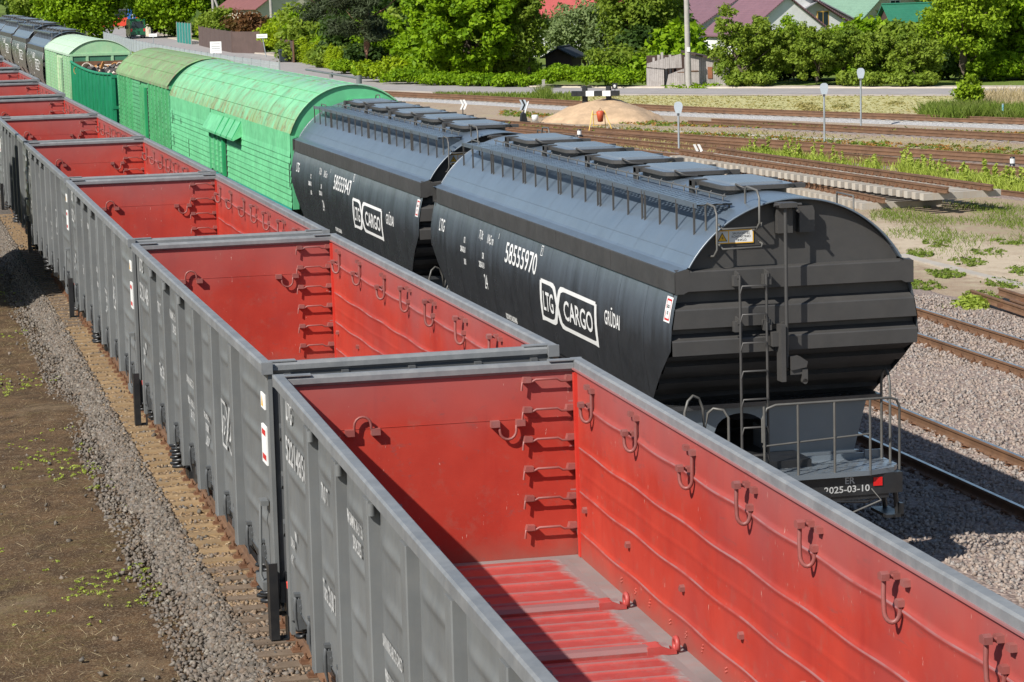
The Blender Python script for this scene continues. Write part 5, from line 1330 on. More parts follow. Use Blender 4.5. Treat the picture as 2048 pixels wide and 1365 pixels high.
for i, (x, y, z, r, l, kd) in enumerate(PIPES):
    b = MB(); a = rad(R_.uniform(-60, 60)); d = Vector((math.sin(a), -math.cos(a), R_.uniform(-.1, .25))).normalized()
    u = d.orthogonal().normalized(); w = d.cross(u); c = Vector((x, y, z)); rows = []
    for rr, q in ((r, -l), (r, l), (r * .85, l), (r * .85, -l)):
        rows.append([M4 @ (c + d * q + (u * math.cos(k * math.pi / 8) + w * math.sin(k * math.pi / 8)) * rr) for k in range(16)])
    b.strip(rows, True, True)
    o = b.build('pipe_offcut', SCR1 if kd == 'tan' else SCR2)
    tag(o, ['rusty orange pipe offcut lying on scrap in the dark green wagon', 'pale pipe offcut lying on scrap in the dark green wagon'][kd == 'pale'], 'pipe', 'rusty orange pipe offcuts on the scrap' if kd == 'tan' else 'pale pipe offcuts on the scrap')
# ------------------------------------------------------------------ trees and bushes
def leaf_mat(name, a, b, dark, transl=.35):
    m, nt, bs, out = new_mat(name)
    g = N(nt, 'ShaderNodeNewGeometry'); v = coords(nt, rnd=True)
    n = noise(nt, v, .35, 3)
    c = mixc(nt, g.outputs['Random Per Island'], a, b)
    c = mixc(nt, ramp(nt, n, .52, .72), c, dark)
    nt.links.new(c, bs.inputs['Base Color']); bs.inputs['Roughness'].default_value = .6; bs.inputs['Specular IOR Level'].default_value = .2
    tr = N(nt, 'ShaderNodeBsdfTranslucent'); 
    c2 = mixc(nt, .5, c, (min(1, a[0] * 2.2), min(1, a[1] * 2), a[2] * .6)); nt.links.new(c2, tr.inputs[0])
    mx = N(nt, 'ShaderNodeMixShader'); mx.inputs[0].default_value = transl
    nt.links.new(bs.outputs[0], mx.inputs[1]); nt.links.new(tr.outputs[0], mx.inputs[2]); nt.links.new(mx.outputs[0], out.inputs[0])
    return m
LEAF = {
 'maple': leaf_mat('maple_leaves', (.13, .24, .006), (.25, .38, .01), (.1, .2, .006)),
 'olive': leaf_mat('olive_green_leaves', (.14, .21, .02), (.23, .3, .034), (.1, .17, .016)),
 'sage': leaf_mat('grey_green_leaves', (.14, .2, .07), (.22, .28, .11), (.1, .16, .06)),
 'dark': leaf_mat('dark_green_leaves', (.04, .08, .014), (.075, .125, .022), (.028, .06, .012)),
 'pine': leaf_mat('pine_needles', (.035, .05, .022), (.065, .085, .038), (.03, .03, .018), .15),
 'lime': leaf_mat('lime_green_leaves', (.21, .3, .006), (.33, .42, .012), (.16, .26, .008)),
 'red': leaf_mat('russet_leaves', (.12, .06, .025), (.19, .085, .035), (.08, .08, .02)),
 'purple': leaf_mat('dark_purple_leaves', (.028, .012, .016), (.055, .022, .026), (.02, .012, .014)),
 'birch': leaf_mat('yellow_green_leaves', (.17, .27, .01), (.28, .38, .022), (.12, .22, .01)),
 'grass': leaf_mat('grass_blades', (.11, .17, .02), (.2, .26, .045), (.2, .2, .07)),
 'weed': leaf_mat('weed_leaves', (.28, .36, .05), (.42, .48, .1), (.22, .3, .04)),
 'hay': leaf_mat('dry_hay', (.3, .27, .1), (.42, .36, .16), (.2, .21, .07)),
 'straw': leaf_mat('dry_straw', (.4, .33, .2), (.52, .43, .28), (.3, .26, .13)),
 'rustweed': leaf_mat('reddish_weeds', (.3, .13, .04), (.42, .25, .06), (.2, .2, .04)),
}
BARK = paint('tree_bark', (.11, .085, .06), .9, .25, dirt=(.05, .04, .03), dirt_amt=.5, bumpy=.5)
PBARK = paint('pine_bark', (.2, .1, .06), .9, .2, dirt=(.08, .05, .03), dirt_amt=.5, bumpy=.5)
def leaves(cent, rad_c, per, size, seed, up=.5, aspect=.6, flat=.75, out_from=None):
    """leaf quads scattered on clumps: centres cent (n,3), clump radii rad_c (n,)"""
    g = np.random.default_rng(seed); n = len(cent) * per
    d = g.normal(size=(n, 3)); d /= np.linalg.norm(d, axis=1)[:, None]
    r = g.random(n) ** .45; C = np.repeat(cent, per, 0); R = np.repeat(rad_c, per)
    P = C + d * (r * R)[:, None] * np.array([1, 1, flat])
    nrm = d * .7 + np.array([0, 0, up]) + g.normal(size=(n, 3)) * .55; nrm /= np.linalg.norm(nrm, axis=1)[:, None]
    t = g.normal(size=(n, 3)); t -= nrm * (t * nrm).sum(1)[:, None]; t /= np.linalg.norm(t, axis=1)[:, None]
    b = np.cross(nrm, t); s = size * g.uniform(.6, 1.3, n)[:, None]
    V = np.stack([P - t * s, P - b * s * aspect - nrm * s * .12, P + t * s, P + b * s * aspect - nrm * s * .12], 1)
    return V.reshape(-1, 3)
def leaf_mesh(name, V, mat): return npmesh(name, V, np.arange(len(V)), 4, mat)
def crown_clumps(n, seed, R=1, H=1, shell=.55, low=-.75, jitter=.12):
    g = np.random.default_rng(seed); out = []
    while len(out) < n:
        d = g.normal(size=3); d /= np.linalg.norm(d)
        if d[2] < low: continue
        r = (shell + (1 - shell) * g.random() ** .6) if g.random() < .8 else g.random() * shell
        r *= 1 + jitter * math.sin(5 * d[0] + 3 * d[1] + seed) + jitter * math.sin(4 * d[2] - 3 * d[0])
        out.append((d[0] * r * R, d[1] * r * R, d[2] * r * H))
    return np.array(out)
CROWNS = {}
def crown_mesh(kind, var, R, H, n, per, size, cr, **kw):
    key = (kind, var, round(R, 1), round(H, 1))
    if key in CROWNS: return CROWNS[key]
    seed = hash_(kind) * 7 + var * 31
    c = crown_clumps(n, seed, R * .86, H * .86, kw.get('shell', .6), kw.get('low', -.8), kw.get('jit', .12))
    g = np.random.default_rng(seed + 1)
    V = leaves(c, g.uniform(.6, 1.25, len(c)) * cr, per, size, seed + 2, kw.get('up', .5), kw.get('aspect', .6), kw.get('flat', .7))
    me = leaf_mesh('crown', V, LEAF[kw.get('leaf', kind)]); CROWNS[key] = me; return me
def hash_(s): return sum(ord(c) * (i + 3) for i, c in enumerate(s)) % 997
def trunk_mesh(h, r, R, H, seed, lean=0, mat=BARK, limbs=7):
    g = random.Random(seed); b = MB(); top = h + H * .5
    pts = [(lean * (z / top) ** 1.4 + .08 * math.sin(z * 1.3 + seed), .06 * math.cos(z + seed), z) for z in np.linspace(-.2, top, 8)]
    b.tube(pts, [lerp(r * 1.25, r * .25, k / 7) for k in range(8)], 8)
    for k in range(limbs):
        z0 = lerp(h * .55, top * .85, k / max(1, limbs - 1)); a = g.uniform(0, 6.28); l = R * g.uniform(.5, .85)
        q7 = (z0 + .2) / (top + .2) * 7; i7 = min(6, int(q7)); p0 = Vector(pts[i7]).lerp(Vector(pts[i7 + 1]), q7 - i7); dx, dy = math.cos(a), math.sin(a)
        b.tube([p0, p0 + Vector((dx * l * .45, dy * l * .45, l * .25)), p0 + Vector((dx * l, dy * l, l * .7))], [r * .38, r * .24, r * .07], 5)
    return b.mesh('trunk', mat)
def plant_tree(name, p, kind, R, H, hz, label, cat='tree', n=60, per=70, size=.22, cr=None, var=0, trunk=True, group=None, mat=BARK, r=.22, lean=0, lobes=None, **kw):
    """p: foot on the ground, R/H: crown radius and half height, hz: height of crown centre"""
    t = empty(name, p, R_.uniform(0, 6.28) if not lobes else 0, label, cat, group)
    o = link('crown', crown_mesh(kind, var, R, H, n, per, size, cr or R * .3, **kw), t); o.location = (0, 0, hz)
    if trunk:
        link('trunk', trunk_mesh(max(.6, hz - H * .6), r, R, H, int(hz * 100) + var, lean, mat), t)
    return t
def TR(name, u, v, vtop, wpx, kind, label, cat='tree', base_gap=.12, deep=0, **kw):
    """survey: foot seen at (u, v), crown spans wpx and reaches row vtop"""
    p = at(u, v)
    if v > 160: deep = max(deep, .85 * wpx * p.y / CF / 2)
    if deep: d = Vector((p.x, p.y, 0)).normalized() * deep; s = (p.y + d.y) / p.y; p = Vector((p.x * s, p.y * s, zg(p.y * s)))
    m = p.y / CF; scl = m
    Htot = (v - vtop) * m if not deep else (v - vtop) * m - deep * .0
    R = wpx * m / 2; z0 = Htot * base_gap; H = (Htot - z0) / 2
    return plant_tree(name, p, kind, R, H, z0 + H, label, cat, **kw)

TR('maple_tree', 938, 171, -130, 270, 'maple', 'huge bright green maple tree in the middle of the roadside, reaching out of the picture', base_gap=.02, n=400, per=105, size=.165, cr=.72, aspect=.8, r=.4, shell=.72, low=-.95, deep=4)
TR('ivy_tree', 1058, 168, -60, 75, 'maple', 'narrow ivy covered tree right beside the huge maple', base_gap=.02, n=110, per=110, size=.13, cr=.6, var=1, low=-1, leaf='olive', deep=3)
TR('willow_tree', 1170, 160, 22, 200, 'sage', 'grey green bushy willow in front of the red roof', base_gap=.05, n=120, per=90, size=.2, cr=1.0, deep=18, aspect=.4)
TR('broadleaf_tree', 1285, 165, -90, 190, 'olive', 'tall green tree between the red roof and the concrete pole', base_gap=.1, n=260, per=75, size=.16, cr=.7, deep=14)
TR('shrub', 1240, 168, 92, 150, 'olive', 'rounded wild shrub left of the wooden shed', 'shrub', base_gap=.0, n=70, per=80, size=.14, cr=.6, var=2, trunk=False, deep=4)
for i, (u, vt, w, lb) in enumerate(((1118, 134, 120, 'trimmed green roadside bush nearest to the huge maple'), (1195, 132, 120, 'trimmed green roadside bush behind the striped buffer beam'), (1252, 142, 84, 'trimmed green roadside bush next to the wooden shed'))):
    TR('bush', u, 177, vt, w, 'maple', lb, 'bush', base_gap=0, n=70, per=90, size=.11, cr=.42, var=3 + i, trunk=False, deep=1.5, low=-.4, group='trimmed bushes along the road')
OR = [(1490, 20, 150, 'olive', 'olive green fruit tree right of the wooden shed'), (1548, 62, 100, 'olive', 'low olive green fruit tree in front of the white gable'), (1590, 44, 90, 'maple', 'bright green fruit tree right below the white gable'), (1632, 44, 110, 'olive', 'green fruit tree with a bare slanting trunk, below the cream house'), (1695, 55, 140, 'olive', 'dense green fruit tree below the brown shed roof'), (1765, 74, 130, 'olive', 'dense green fruit tree below the dark green roof'), (1835, 66, 100, 'olive', 'narrow green fruit tree below the white chimney')]
for i, (u, vt, w, kd, lb) in enumerate(OR):
    TR('fruit_tree', u, 176, vt, w * 1.1, kd, lb, base_gap=.1 if i != 2 else .2, n=150, per=62, size=.115, cr=.42, var=5 + i, jit=.22, shell=.45, deep=2 + (i % 3) * 2, lean=(-1) ** i * .8, aspect=.6, r=.16, group='fruit trees along the far side of the road')
for i, u in enumerate((1480, 1520, 1700, 1745, 1800, 1850)):
    TR('shrub', u, 177, 146, 66, 'olive', ['low shrub at the foot of the olive tree right of the wooden shed', 'second low roadside shrub right of the wooden shed', 'low roadside shrub left of the tall signal disc', 'low roadside shrub below the dark green roof', 'low roadside shrub left of the white chimney', 'low roadside shrub just left of the tall right hand tree'][i], 'shrub', base_gap=0, n=30, per=70, size=.13, cr=.42, var=20 + i, trunk=False, deep=.8, low=-.3)
TR('birch_tree', 1925, 174, -90, 180, 'birch', 'tall airy yellow green tree at the right, pale branches showing', base_gap=.06, low=-.95, n=170, per=105, size=.13, cr=.85, shell=.5, r=.3, deep=5)
TR('broadleaf_tree', 2035, 170, -90, 180, 'maple', 'tall dense green tree at the right picture edge', base_gap=.02, low=-.95, n=150, per=80, size=.2, cr=1.0, var=7, deep=9)
TR('bush', 2005, 165, 108, 80, 'maple', 'rounded bright bush under the tall tree at the right edge', 'bush', base_gap=0, n=50, per=80, size=.13, cr=.5, var=8, trunk=False, deep=2)
TR('young_tree', 1937, 228, 150, 62, 'birch', 'young leafy tree standing in tall grass on this side of the road', base_gap=.08, n=50, per=50, size=.1, cr=.3, var=9, r=.05)
# left of the maple
TR('conifer_hedge', 775, 168, 118, 120, 'lime', 'lime green shrub at the road bend left of the huge maple', 'shrub', base_gap=0, n=70, per=80, size=.13, cr=.55, trunk=False, low=-.5, deep=2)
for i, (u, v, vt, w) in enumerate(((700, 150, 122, 90), (740, 160, 132, 80), (820, 172, 140, 110), (880, 174, 150, 100), (960, 175, 152, 110), (1030, 176, 154, 90))):
    TR('undergrowth', u, v, vt, w, 'maple', ['leafy undergrowth at the right end of the clipped thuja row', 'leafy undergrowth just right of the white post', 'leafy undergrowth left below the huge maple', 'leafy undergrowth under the left half of the huge maple', 'leafy undergrowth under the right half of the huge maple', 'leafy undergrowth below the ivy covered tree'][i], 'bush', base_gap=0, n=46, per=80, size=.12, cr=.5, var=12 + i, trunk=False, low=-.3, deep=1)
def pine(u, v, top, w, label, var):
    p = at(u, v); m = p.y / CF; Ht = (v - top) * m; R = w * m / 2; g = np.random.default_rng(var)
    cl = []; rc = []
    for k in range(60):
        z = g.uniform(.28, 1.0) * Ht; a = g.uniform(0, 6.28); q = g.uniform(.3, 1) * R * (1.15 - .5 * z / Ht)
        for j in range(3): cl.append((math.cos(a) * q * (1 - .25 * j), math.sin(a) * q * (1 - .25 * j), z + g.uniform(-.2, .2) + .1 * j)); rc.append(g.uniform(.55, 1.0))
    V = leaves(np.array(cl), np.array(rc), 75, .26, var, .8, .16, .45)
    t = empty('pine_tree', p, 0, label, 'tree'); link('crown', leaf_mesh('crown', V, LEAF['pine']), t)
    link('trunk', trunk_mesh(Ht * .5, .25, R, Ht * .7, var, .2, PBARK, 10), t)
pine(735, 152, -110, 190, 'dark bluish green pine with reddish trunks, left of the huge maple', 3)
pine(655, 118, -90, 120, 'dark pine behind the clipped thuja row', 4)
# thuja row: clipped columns, each a plant
for i in range(11):
    u = 602 + i * 8.2; v = 127 + i * 1.9; p = at(u, v - 2); m = p.y / CF; H = (44 + 6 * math.sin(i * 1.7)) * m
    g = np.random.default_rng(i); cl = []; rc = []
    for k in range(22): z = g.random() * H; cl.append((g.normal() * .12, g.normal() * .12, z)); rc.append(.62 * (1 - .75 * (z / H) ** 2))
    V = leaves(np.array(cl), np.array(rc), 60, .11, i, .9, .35, 1.3)
    t = empty('thuja', p, 0, 'clipped yellow green thuja column in the row beside the white post', 'shrub', 'thuja row'); link('foliage', leaf_mesh('foliage', V, LEAF['lime']), t)
for i, (u, v, vt, w, kd, lb) in enumerate(((541, 106, 64, 46, 'lime', 'lime green hedge bush beside the leaning street name sign'), (575, 112, 25, 110, 'lime', 'big lime green climber mass above the wheeled bin'), (622, 118, 10, 100, 'maple', 'green bushy tree behind the clipped thuja row'), (660, 125, 60, 60, 'maple', 'green shrub above the right end of the thuja row'), (500, 97, 25, 120, 'red', 'round russet leaved shrub behind the brown board fence'), (445, 92, 18, 110, 'olive', 'round green shrub left of the russet shrub, behind the brown fence'), (530, 84, 8, 90, 'olive', 'green tree right above the russet shrub'), (415, 80, 30, 30, 'lime', 'slim yellow green conifer left end of the brown fence'))):
    TR('shrub' if i not in (2, 6) else 'broadleaf_tree', u, v, vt, w, kd, lb, 'shrub' if i not in (2, 6) else 'tree', base_gap=0, n=60, per=80, size=.2, cr=.95, var=30 + i, trunk=i in (2, 6), deep=4 if i not in (0, 7) else 1, low=-.6)
TR('maple_tree', 350, 78, -90, 190, 'maple', 'large green maple behind the green van, over the teal mesh fence', base_gap=.02, low=-.98, n=190, per=150, size=.26, cr=1.9, var=41, deep=8)
TR('shrub', 312, 72, 28, 46, 'purple', 'dark purple shrub right of the green van', 'shrub', base_gap=0, n=50, per=60, size=.3, cr=.8, trunk=False, deep=4)
TR('maple_tree', 160, 82, -70, 175, 'maple', 'large bright green maple left of the green van', base_gap=.0, low=-.98, n=210, per=150, size=.26, cr=1.9, var=42)
TR('broadleaf_tree', 62, 48, -30, 90, 'olive', 'rounded olive green tree by the far left cars', base_gap=.05, n=90, per=80, size=.4, cr=2.2, var=43)
TR('broadleaf_tree', 20, 20, -60, 120, 'dark', 'dark tree at the far left picture edge', base_gap=.0, n=90, per=70, size=.6, cr=3, var=44)
BACK = [(420, 72, -60, 150, 'dark', 'dark green tree behind the leaning pole at the upper left'), (300, 40, -80, 130, 'dark', 'dark tree behind the red bus'), (225, 38, -80, 150, 'dark', 'dark tree behind the parked purple car'), (480, 70, -40, 60, 'dark', 'dark narrow conifer behind the brown fence shrubs'), (600, 80, -70, 130, 'dark', 'dark tree behind the brown roofed house'), (820, 110, -80, 160, 'dark', 'dark tree behind the pine, left of the huge maple'), (1120, 110, -50, 140, 'olive', 'tree behind the red roof'), (1350, 110, -30, 130, 'olive', 'green tree left behind the purple roofed house'), (1420, 95, -40, 120, 'maple', 'bright tree behind the purple roof'), (1690, 60, -60, 130, 'purple', 'dark purple leaved tree between the two houses'), (1800, 80, -50, 150, 'olive', 'green tree behind the dark green roof'), (1740, 95, 28, 70, 'maple', 'small bright tree between the brown shed roof and the white house'), (1975, 90, -60, 200, 'dark', 'dark tree behind the airy yellow green tree'), (2090, 100, -60, 180, 'olive', 'green tree behind the right picture edge'), (1200, 80, -90, 200, 'dark', 'dark tall tree far behind the red roof'), (1560, 70, -90, 200, 'dark', 'dark tall tree far behind the purple roof')]
for i, (u, v, vt, w, kd, lb) in enumerate(BACK):
    TR('broadleaf_tree', u, v, vt, w, kd, lb, base_gap=.02, n=80, per=70, size=.42, cr=1.9, var=50 + i, low=-.95, deep=10 if u > 700 else 0)
FILL = []
for row, (dp, vt0) in enumerate(((7, 118), (16, 70), (30, 30))):
    for i, u in enumerate(range(600 + 17 * row, 2110, 62 + row * 12)):
        if row == 1 and (1400 < u < 1660 or 1060 < u < 1250): continue
        if row == 2 and (1380 < u < 1900 or 1040 < u < 1260): continue
        if row == 0 and (1290 < u < 1400 or 735 < u < 840 or 1085 < u < 1160): continue
        FILL.append((u, row, dp, vt0))
for i, (u, row, dp, vt0) in enumerate(FILL):
    v = 172 if u > 830 else interp(u, [(590, 128), (700, 150), (830, 170)])
    TR('thicket_shrub', u, v, vt0 + R_.uniform(-12, 16) + (0 if u > 800 else -25), 90 + 25 * row, ('olive', 'maple', 'olive', 'maple', 'dark')[(i * 7) % 5] if row < 2 else ('dark', 'olive')[i % 2], 'leafy shrub in the thicket behind the roadside trees', 'shrub', base_gap=0, n=46, per=70, size=.2 + .05 * row, cr=.75 + .3 * row, var=200 + i % 5, trunk=False, low=-.5, deep=dp, group='thicket behind the roadside trees')
# distant wood closing the horizon
g_ = np.random.default_rng(5); cl = []; rc = []
for k in range(1500):
    a = g_.uniform(-.42, .36); y = g_.uniform(560, 700) if a < -.12 else g_.uniform(330, 420)
    x = math.tan(a) * y; h = g_.uniform(8, 17) if a > -.12 else g_.uniform(9, 19)
    cl.append((x, y, zg(y) + h * g_.random() ** .7)); rc.append(g_.uniform(1.8, 3.6))
V = leaves(np.array(cl), np.array(rc), 34, .95, 77, .5, .6, .9)
o = link('distant_wood', leaf_mesh('distant_wood', V, LEAF['dark'])); tag(o, 'dark green wood closing the view behind the houses', 'wood', None, 'stuff')

# ------------------------------------------------------------------ low plants (uncountable)
def blades(pts, h, w, seed, mat, name, label, lean=.35, cat='plants'):
    g = np.random.default_rng(seed); P = np.array(pts); n = len(P)
    hh = h * g.uniform(.5, 1.2, n); a = g.uniform(0, 6.28, n); dx, dy = np.cos(a), np.sin(a); l = g.normal(size=(n, 2)) * lean * hh[:, None]
    W = w * g.uniform(.6, 1.3, n)
    z = P[:, 2]
    V = np.stack([np.stack([P[:, 0] - dx * W, P[:, 1] - dy * W, z], 1), np.stack([P[:, 0] + dx * W, P[:, 1] + dy * W, z], 1),
                  np.stack([P[:, 0] + l[:, 0] * .6 + dx * W * .7, P[:, 1] + l[:, 1] * .6 + dy * W * .7, z + hh * .65], 1), np.stack([P[:, 0] + l[:, 0], P[:, 1] + l[:, 1], z + hh], 1)], 1)
    o = link(name, leaf_mesh(name, V.reshape(-1, 3), mat)); tag(o, label, cat, None, 'stuff'); return o
def scatter(n, fn):
    out = []
    while len(out) < n:
        p = fn()
        if p is not None: out.append(p)
    return out
def around(u, v, ru, rv, n):
    """ground points seen inside an ellipse of the survey picture"""
    out = []
    for _ in range(n):
        a, r = R_.uniform(0, 6.28), R_.random() ** .5
        p = at(u + ru * r * math.cos(a), v + rv * r * math.sin(a)); out.append((p.x, p.y, p.z))
    return out
def leafy(pts, size, per, rc, seed, mat, name, label, flat=.6, cat='plants', lift=0):
    P = np.array(pts); P[:, 2] += lift; g = np.random.default_rng(seed)
    o = link(name, leaf_mesh(name, leaves(P, g.uniform(.5, 1.3, len(P)) * rc, per, size, seed, .9, .5, flat), mat)); tag(o, label, cat, None, 'stuff'); return o
# tall yellow green weeds by the mid-yard tracks
W = []
for a, b, n in (((1490, 312), (1605, 326), 85), ((1610, 322), (1690, 338), 26), ((1730, 332), (1755, 342), 12), ((1805, 340), (1935, 372), 95), ((1935, 362), (2060, 388), 95)):
    for _ in range(n):
        t = R_.random(); p = at(lerp(a[0], b[0], t), lerp(a[1], b[1], t) + R_.uniform(-3, 5)); W.append((p.x, p.y, p.z))
P = []
for x, y, z in W:
    hgt_ = R_.uniform(.2, .85) ** 1.2
    for k in range(8): P.append((x + R_.uniform(-.03, .03), y + R_.uniform(-.03, .03), z + .1 + .135 * k * hgt_))
P2 = [p for i, p in enumerate(P) if (i // 8) % 3 == 0]; W2 = [(x + R_.gauss(0, .22), y + R_.gauss(0, .22), z) for x, y, z in W for _ in range(16)]
blades(W2, .42, .022, 41, LEAF['weed'], 'yellow_grass', 'tufts of yellow green grass between the mid yard tracks', .35)
leafy(P2, .075, 7, .08, 1, LEAF['weed'], 'tall_weeds', 'tall yellow green weeds growing between the mid yard tracks', 1.0)
P = []
for _ in range(9000):
    u = R_.uniform(1080, 2048); f = R_.random()
    v = R_.choice((lerp(interp(u, [(1000, 262), (1300, 282), (2048, 338)]), interp(u, [(1000, 268), (1300, 286), (2048, 346)]), f), lerp(interp(u, [(1000, 270), (1300, 292), (2048, 352)]), interp(u, [(1000, 278), (1300, 302), (2048, 384)]), f), lerp(interp(u, [(1000, 240), (1300, 252), (2048, 288)]), interp(u, [(1000, 250), (1300, 270), (2048, 318)]), f)))
    p = at(u, v)
    if math.sin(p.x * .9 + 2) + math.sin(p.y * .55 + p.x * .3) > R_.uniform(-1, 1.3): P.append((p.x, p.y, p.z))
blades(P, .13, .03, 31, LEAF['hay'], 'dry_grass', 'patchy dry yellow green grass between the rusty yard tracks', .9)
# reeds and long grass round the young tree
P = around(1925, 236, 85, 9, 5200) + around(2040, 240, 60, 8, 2600)
blades(P, .75, .03, 2, LEAF['grass'], 'long_grass', 'long green grass around the blue stakes beyond the tracks')
P = around(2020, 215, 90, 16, 3500); blades(P, .8, .025, 3, LEAF['straw'], 'dry_reeds', 'dry straw coloured grass at the right edge before the road')
P = around(1088, 200, 14, 4, 420); blades(P, .8, .03, 4, LEAF['grass'], 'grass_tuft', 'green grass tuft at the stone post by the road')
# mown meadow: hay wisps and small heaps
P = []
for _ in range(5200):
    u = R_.uniform(850, 2048); f = R_.random(); v = lerp(192, interp(u, [(800, 194), (1300, 216), (2048, 243)]), f)
    p = at(u, v); P.append((p.x, p.y, p.z + .01))
blades(P, .06, .07, 5, LEAF['hay'], 'mown_hay', 'mown hay lying on the meadow before the road', 1.8)
P = around(1610, 214, 18, 4, 26) + around(1630, 222, 18, 3, 22) + around(1680, 216, 14, 3, 18) + around(1500, 226, 30, 2, 20) + around(1790, 232, 12, 2, 14) + around(1790, 208, 10, 2, 10)
leafy(P, .1, 60, .3, 6, LEAF['hay'], 'hay_heaps', 'small heaps of drying hay on the mown meadow', .5)
P = []
for _ in range(2600):
    u = R_.uniform(870, 1160); p = at(u, R_.uniform(191, 196 + (u - 870) * .03)); P.append((p.x, p.y, p.z))
blades(P, .3, .04, 7, LEAF['grass'], 'verge_grass', 'green grass on the near edge of the road left of the buffer')
# rusty red and yellow weeds on old ballast
P = []
for _ in range(1500):
    u = R_.uniform(1000, 2048); f = R_.random()
    v = R_.choice((lerp(interp(u, [(1000, 222), (1300, 245), (2048, 268)]), interp(u, [(1000, 232), (1300, 252), (2048, 272)]), f), lerp(interp(u, [(1000, 248), (1300, 262), (2048, 300)]), interp(u, [(1000, 256), (1300, 270), (2048, 322)]), f)))
    p = at(u, v); P.append((p.x, p.y, p.z + .03))
leafy(P[:750], .07, 16, .2, 8, LEAF['rustweed'], 'reddish_weeds', 'low reddish weeds on the old ballast between the far tracks', .45)
leafy(P[750:], .08, 16, .25, 9, LEAF['grass'], 'low_weeds', 'low green weeds on the old ballast between the far tracks', .5)
# yard beside the stacked panels
P = []
for _ in range(12000):
    u = R_.uniform(1740, 2048); v = R_.triangular(402, 520, 420); p = at(u, v); 
    if math.sin(p.x * 2.1) + math.sin(p.y * 1.1 + p.x) > R_.uniform(-1.2, 1.6): P.append((p.x, p.y, p.z))
blades(P, .11, .012, 10, LEAF['grass'], 'yard_grass', 'patchy grass in front of the stacked track panels', .6)
P = []
for _ in range(1500):
    p = at(R_.uniform(1810, 2048), R_.uniform(480, 620)); 
    if math.sin(p.x * 3.1 + 1) * math.sin(p.y * 1.3) > .25: P.append((p.x, p.y, p.z + .02))
leafy(P, .05, 14, .12, 11, LEAF['grass'], 'yard_weeds', 'small weeds on the sandy yard beside the nearest hopper', .5)
P = around(1945, 618, 24, 8, 26); leafy(P, .07, 60, .2, 12, LEAF['weed'], 'yellow_weed_clump', 'bright yellow green weed clump at the end of the loose rails', .8, lift=.1)
# left waste ground: tiny plants, dry wisps
def lz(x, y):
    q = min(1, max(0, (x - gx(y) + 5.5) / 3.3)); return zg(y) + .02 + .17 * q * q * (3 - 2 * q) * min(1, max(0, (125 - y) / 40))
P = []; Q = []
for _ in range(48000):
    y = 12.5 + 60 * R_.random() ** 1.5; u = -1.95 - 9 * R_.random() ** .9; x = gx(y) + u
    f = math.sin(x * 1.7 + 3 * math.sin(y * .31)) + math.sin(y * .9 + x * .6) + .8 * math.sin(x * 4.1 - y * 2.3)
    if f > R_.uniform(.3, 3.2): P.append((x, y, lz(x, y)))
    elif f < R_.uniform(-.8, 1.5): Q.append((x, y, lz(x, y)))
leafy(P[:4200], .02, 10, .05, 13, LEAF['weed'], 'ground_weeds', 'tiny green weeds scattered over the dark ground left of the track', .4)
blades(Q[:14000], .05, .0035, 14, LEAF['straw'], 'dry_wisps', 'dry grass wisps on the dark ground left of the track', 1.6)
P = around(20, 545, 26, 18, 700); blades(P, .13, .012, 15, LEAF['grass'], 'grass_patch', 'bright grass patch at the left picture edge', .8)
P = around(310, 1365, 60, 14, 60) + around(640, 1340, 10, 8, 4); leafy(P, .03, 20, .08, 16, LEAF['weed'], 'weed_clump', 'green weed clump at the bottom edge beside the ballast', .5)
P = []
for _ in range(9000):
    s = R_.uniform(60, 150); p = bpos(s, R_.uniform(2.5, 12)); P.append((p[0], p[1], zg(p[1])))
blades(P, .4, .03, 17, LEAF['grass'], 'bank_grass', 'grass on the bank between the green wagons and the metal fence', .5)
# ------------------------------------------------------------------ houses
def wallmat(name, c): return paint(name, c, .85, .05, dirt=(.4, .38, .34), dirt_amt=.25)
WHITEW = wallmat('white_house_wall', (.72, .72, .7)); CREAMW = wallmat('cream_house_wall', (.6, .55, .42)); BROWNW = paint('dark_brown_boards', (.06, .035, .028), .8, .15)
def roofmat(name, c, pitch=.3):
    if name in MATS: return MATS[name]
    m = paint(name, c, .5, .06, dirt=[q * .7 for q in c], dirt_amt=.3)
    nt = m.node_tree; bs = [n for n in nt.nodes if n.type == 'BSDF_PRINCIPLED'][0]
    tc = N(nt, 'ShaderNodeTexCoord'); w = N(nt, 'ShaderNodeTexWave'); w.wave_type = 'BANDS'; w.bands_direction = 'X'; w.inputs['Scale'].default_value = 1 / pitch * .5; w.inputs['Distortion'].default_value = 0
    nt.links.new(tc.outputs['Object'], w.inputs['Vector']); bump(nt, bs, w.outputs['Fac'], .5, .04); return m
GLASS = paint('window_glass', (.03, .04, .05), .08, .1, spec=.8)
PURPLE = roofmat('mauve_metal_roof', (.19, .1, .115)); GREENR = roofmat('dark_green_metal_roof', (.03, .17, .1)); PALEGR = roofmat('pale_green_roof_sheet', (.17, .28, .2)); REDR = roofmat('red_metal_roof', (.42, .09, .08)); ASB = roofmat('grey_asbestos_roof', (.3, .3, .31), .2); OLDR = roofmat('weathered_brown_roof', (.3, .24, .22), .2); BRNR = roofmat('brown_tile_roof', (.2, .08, .07))
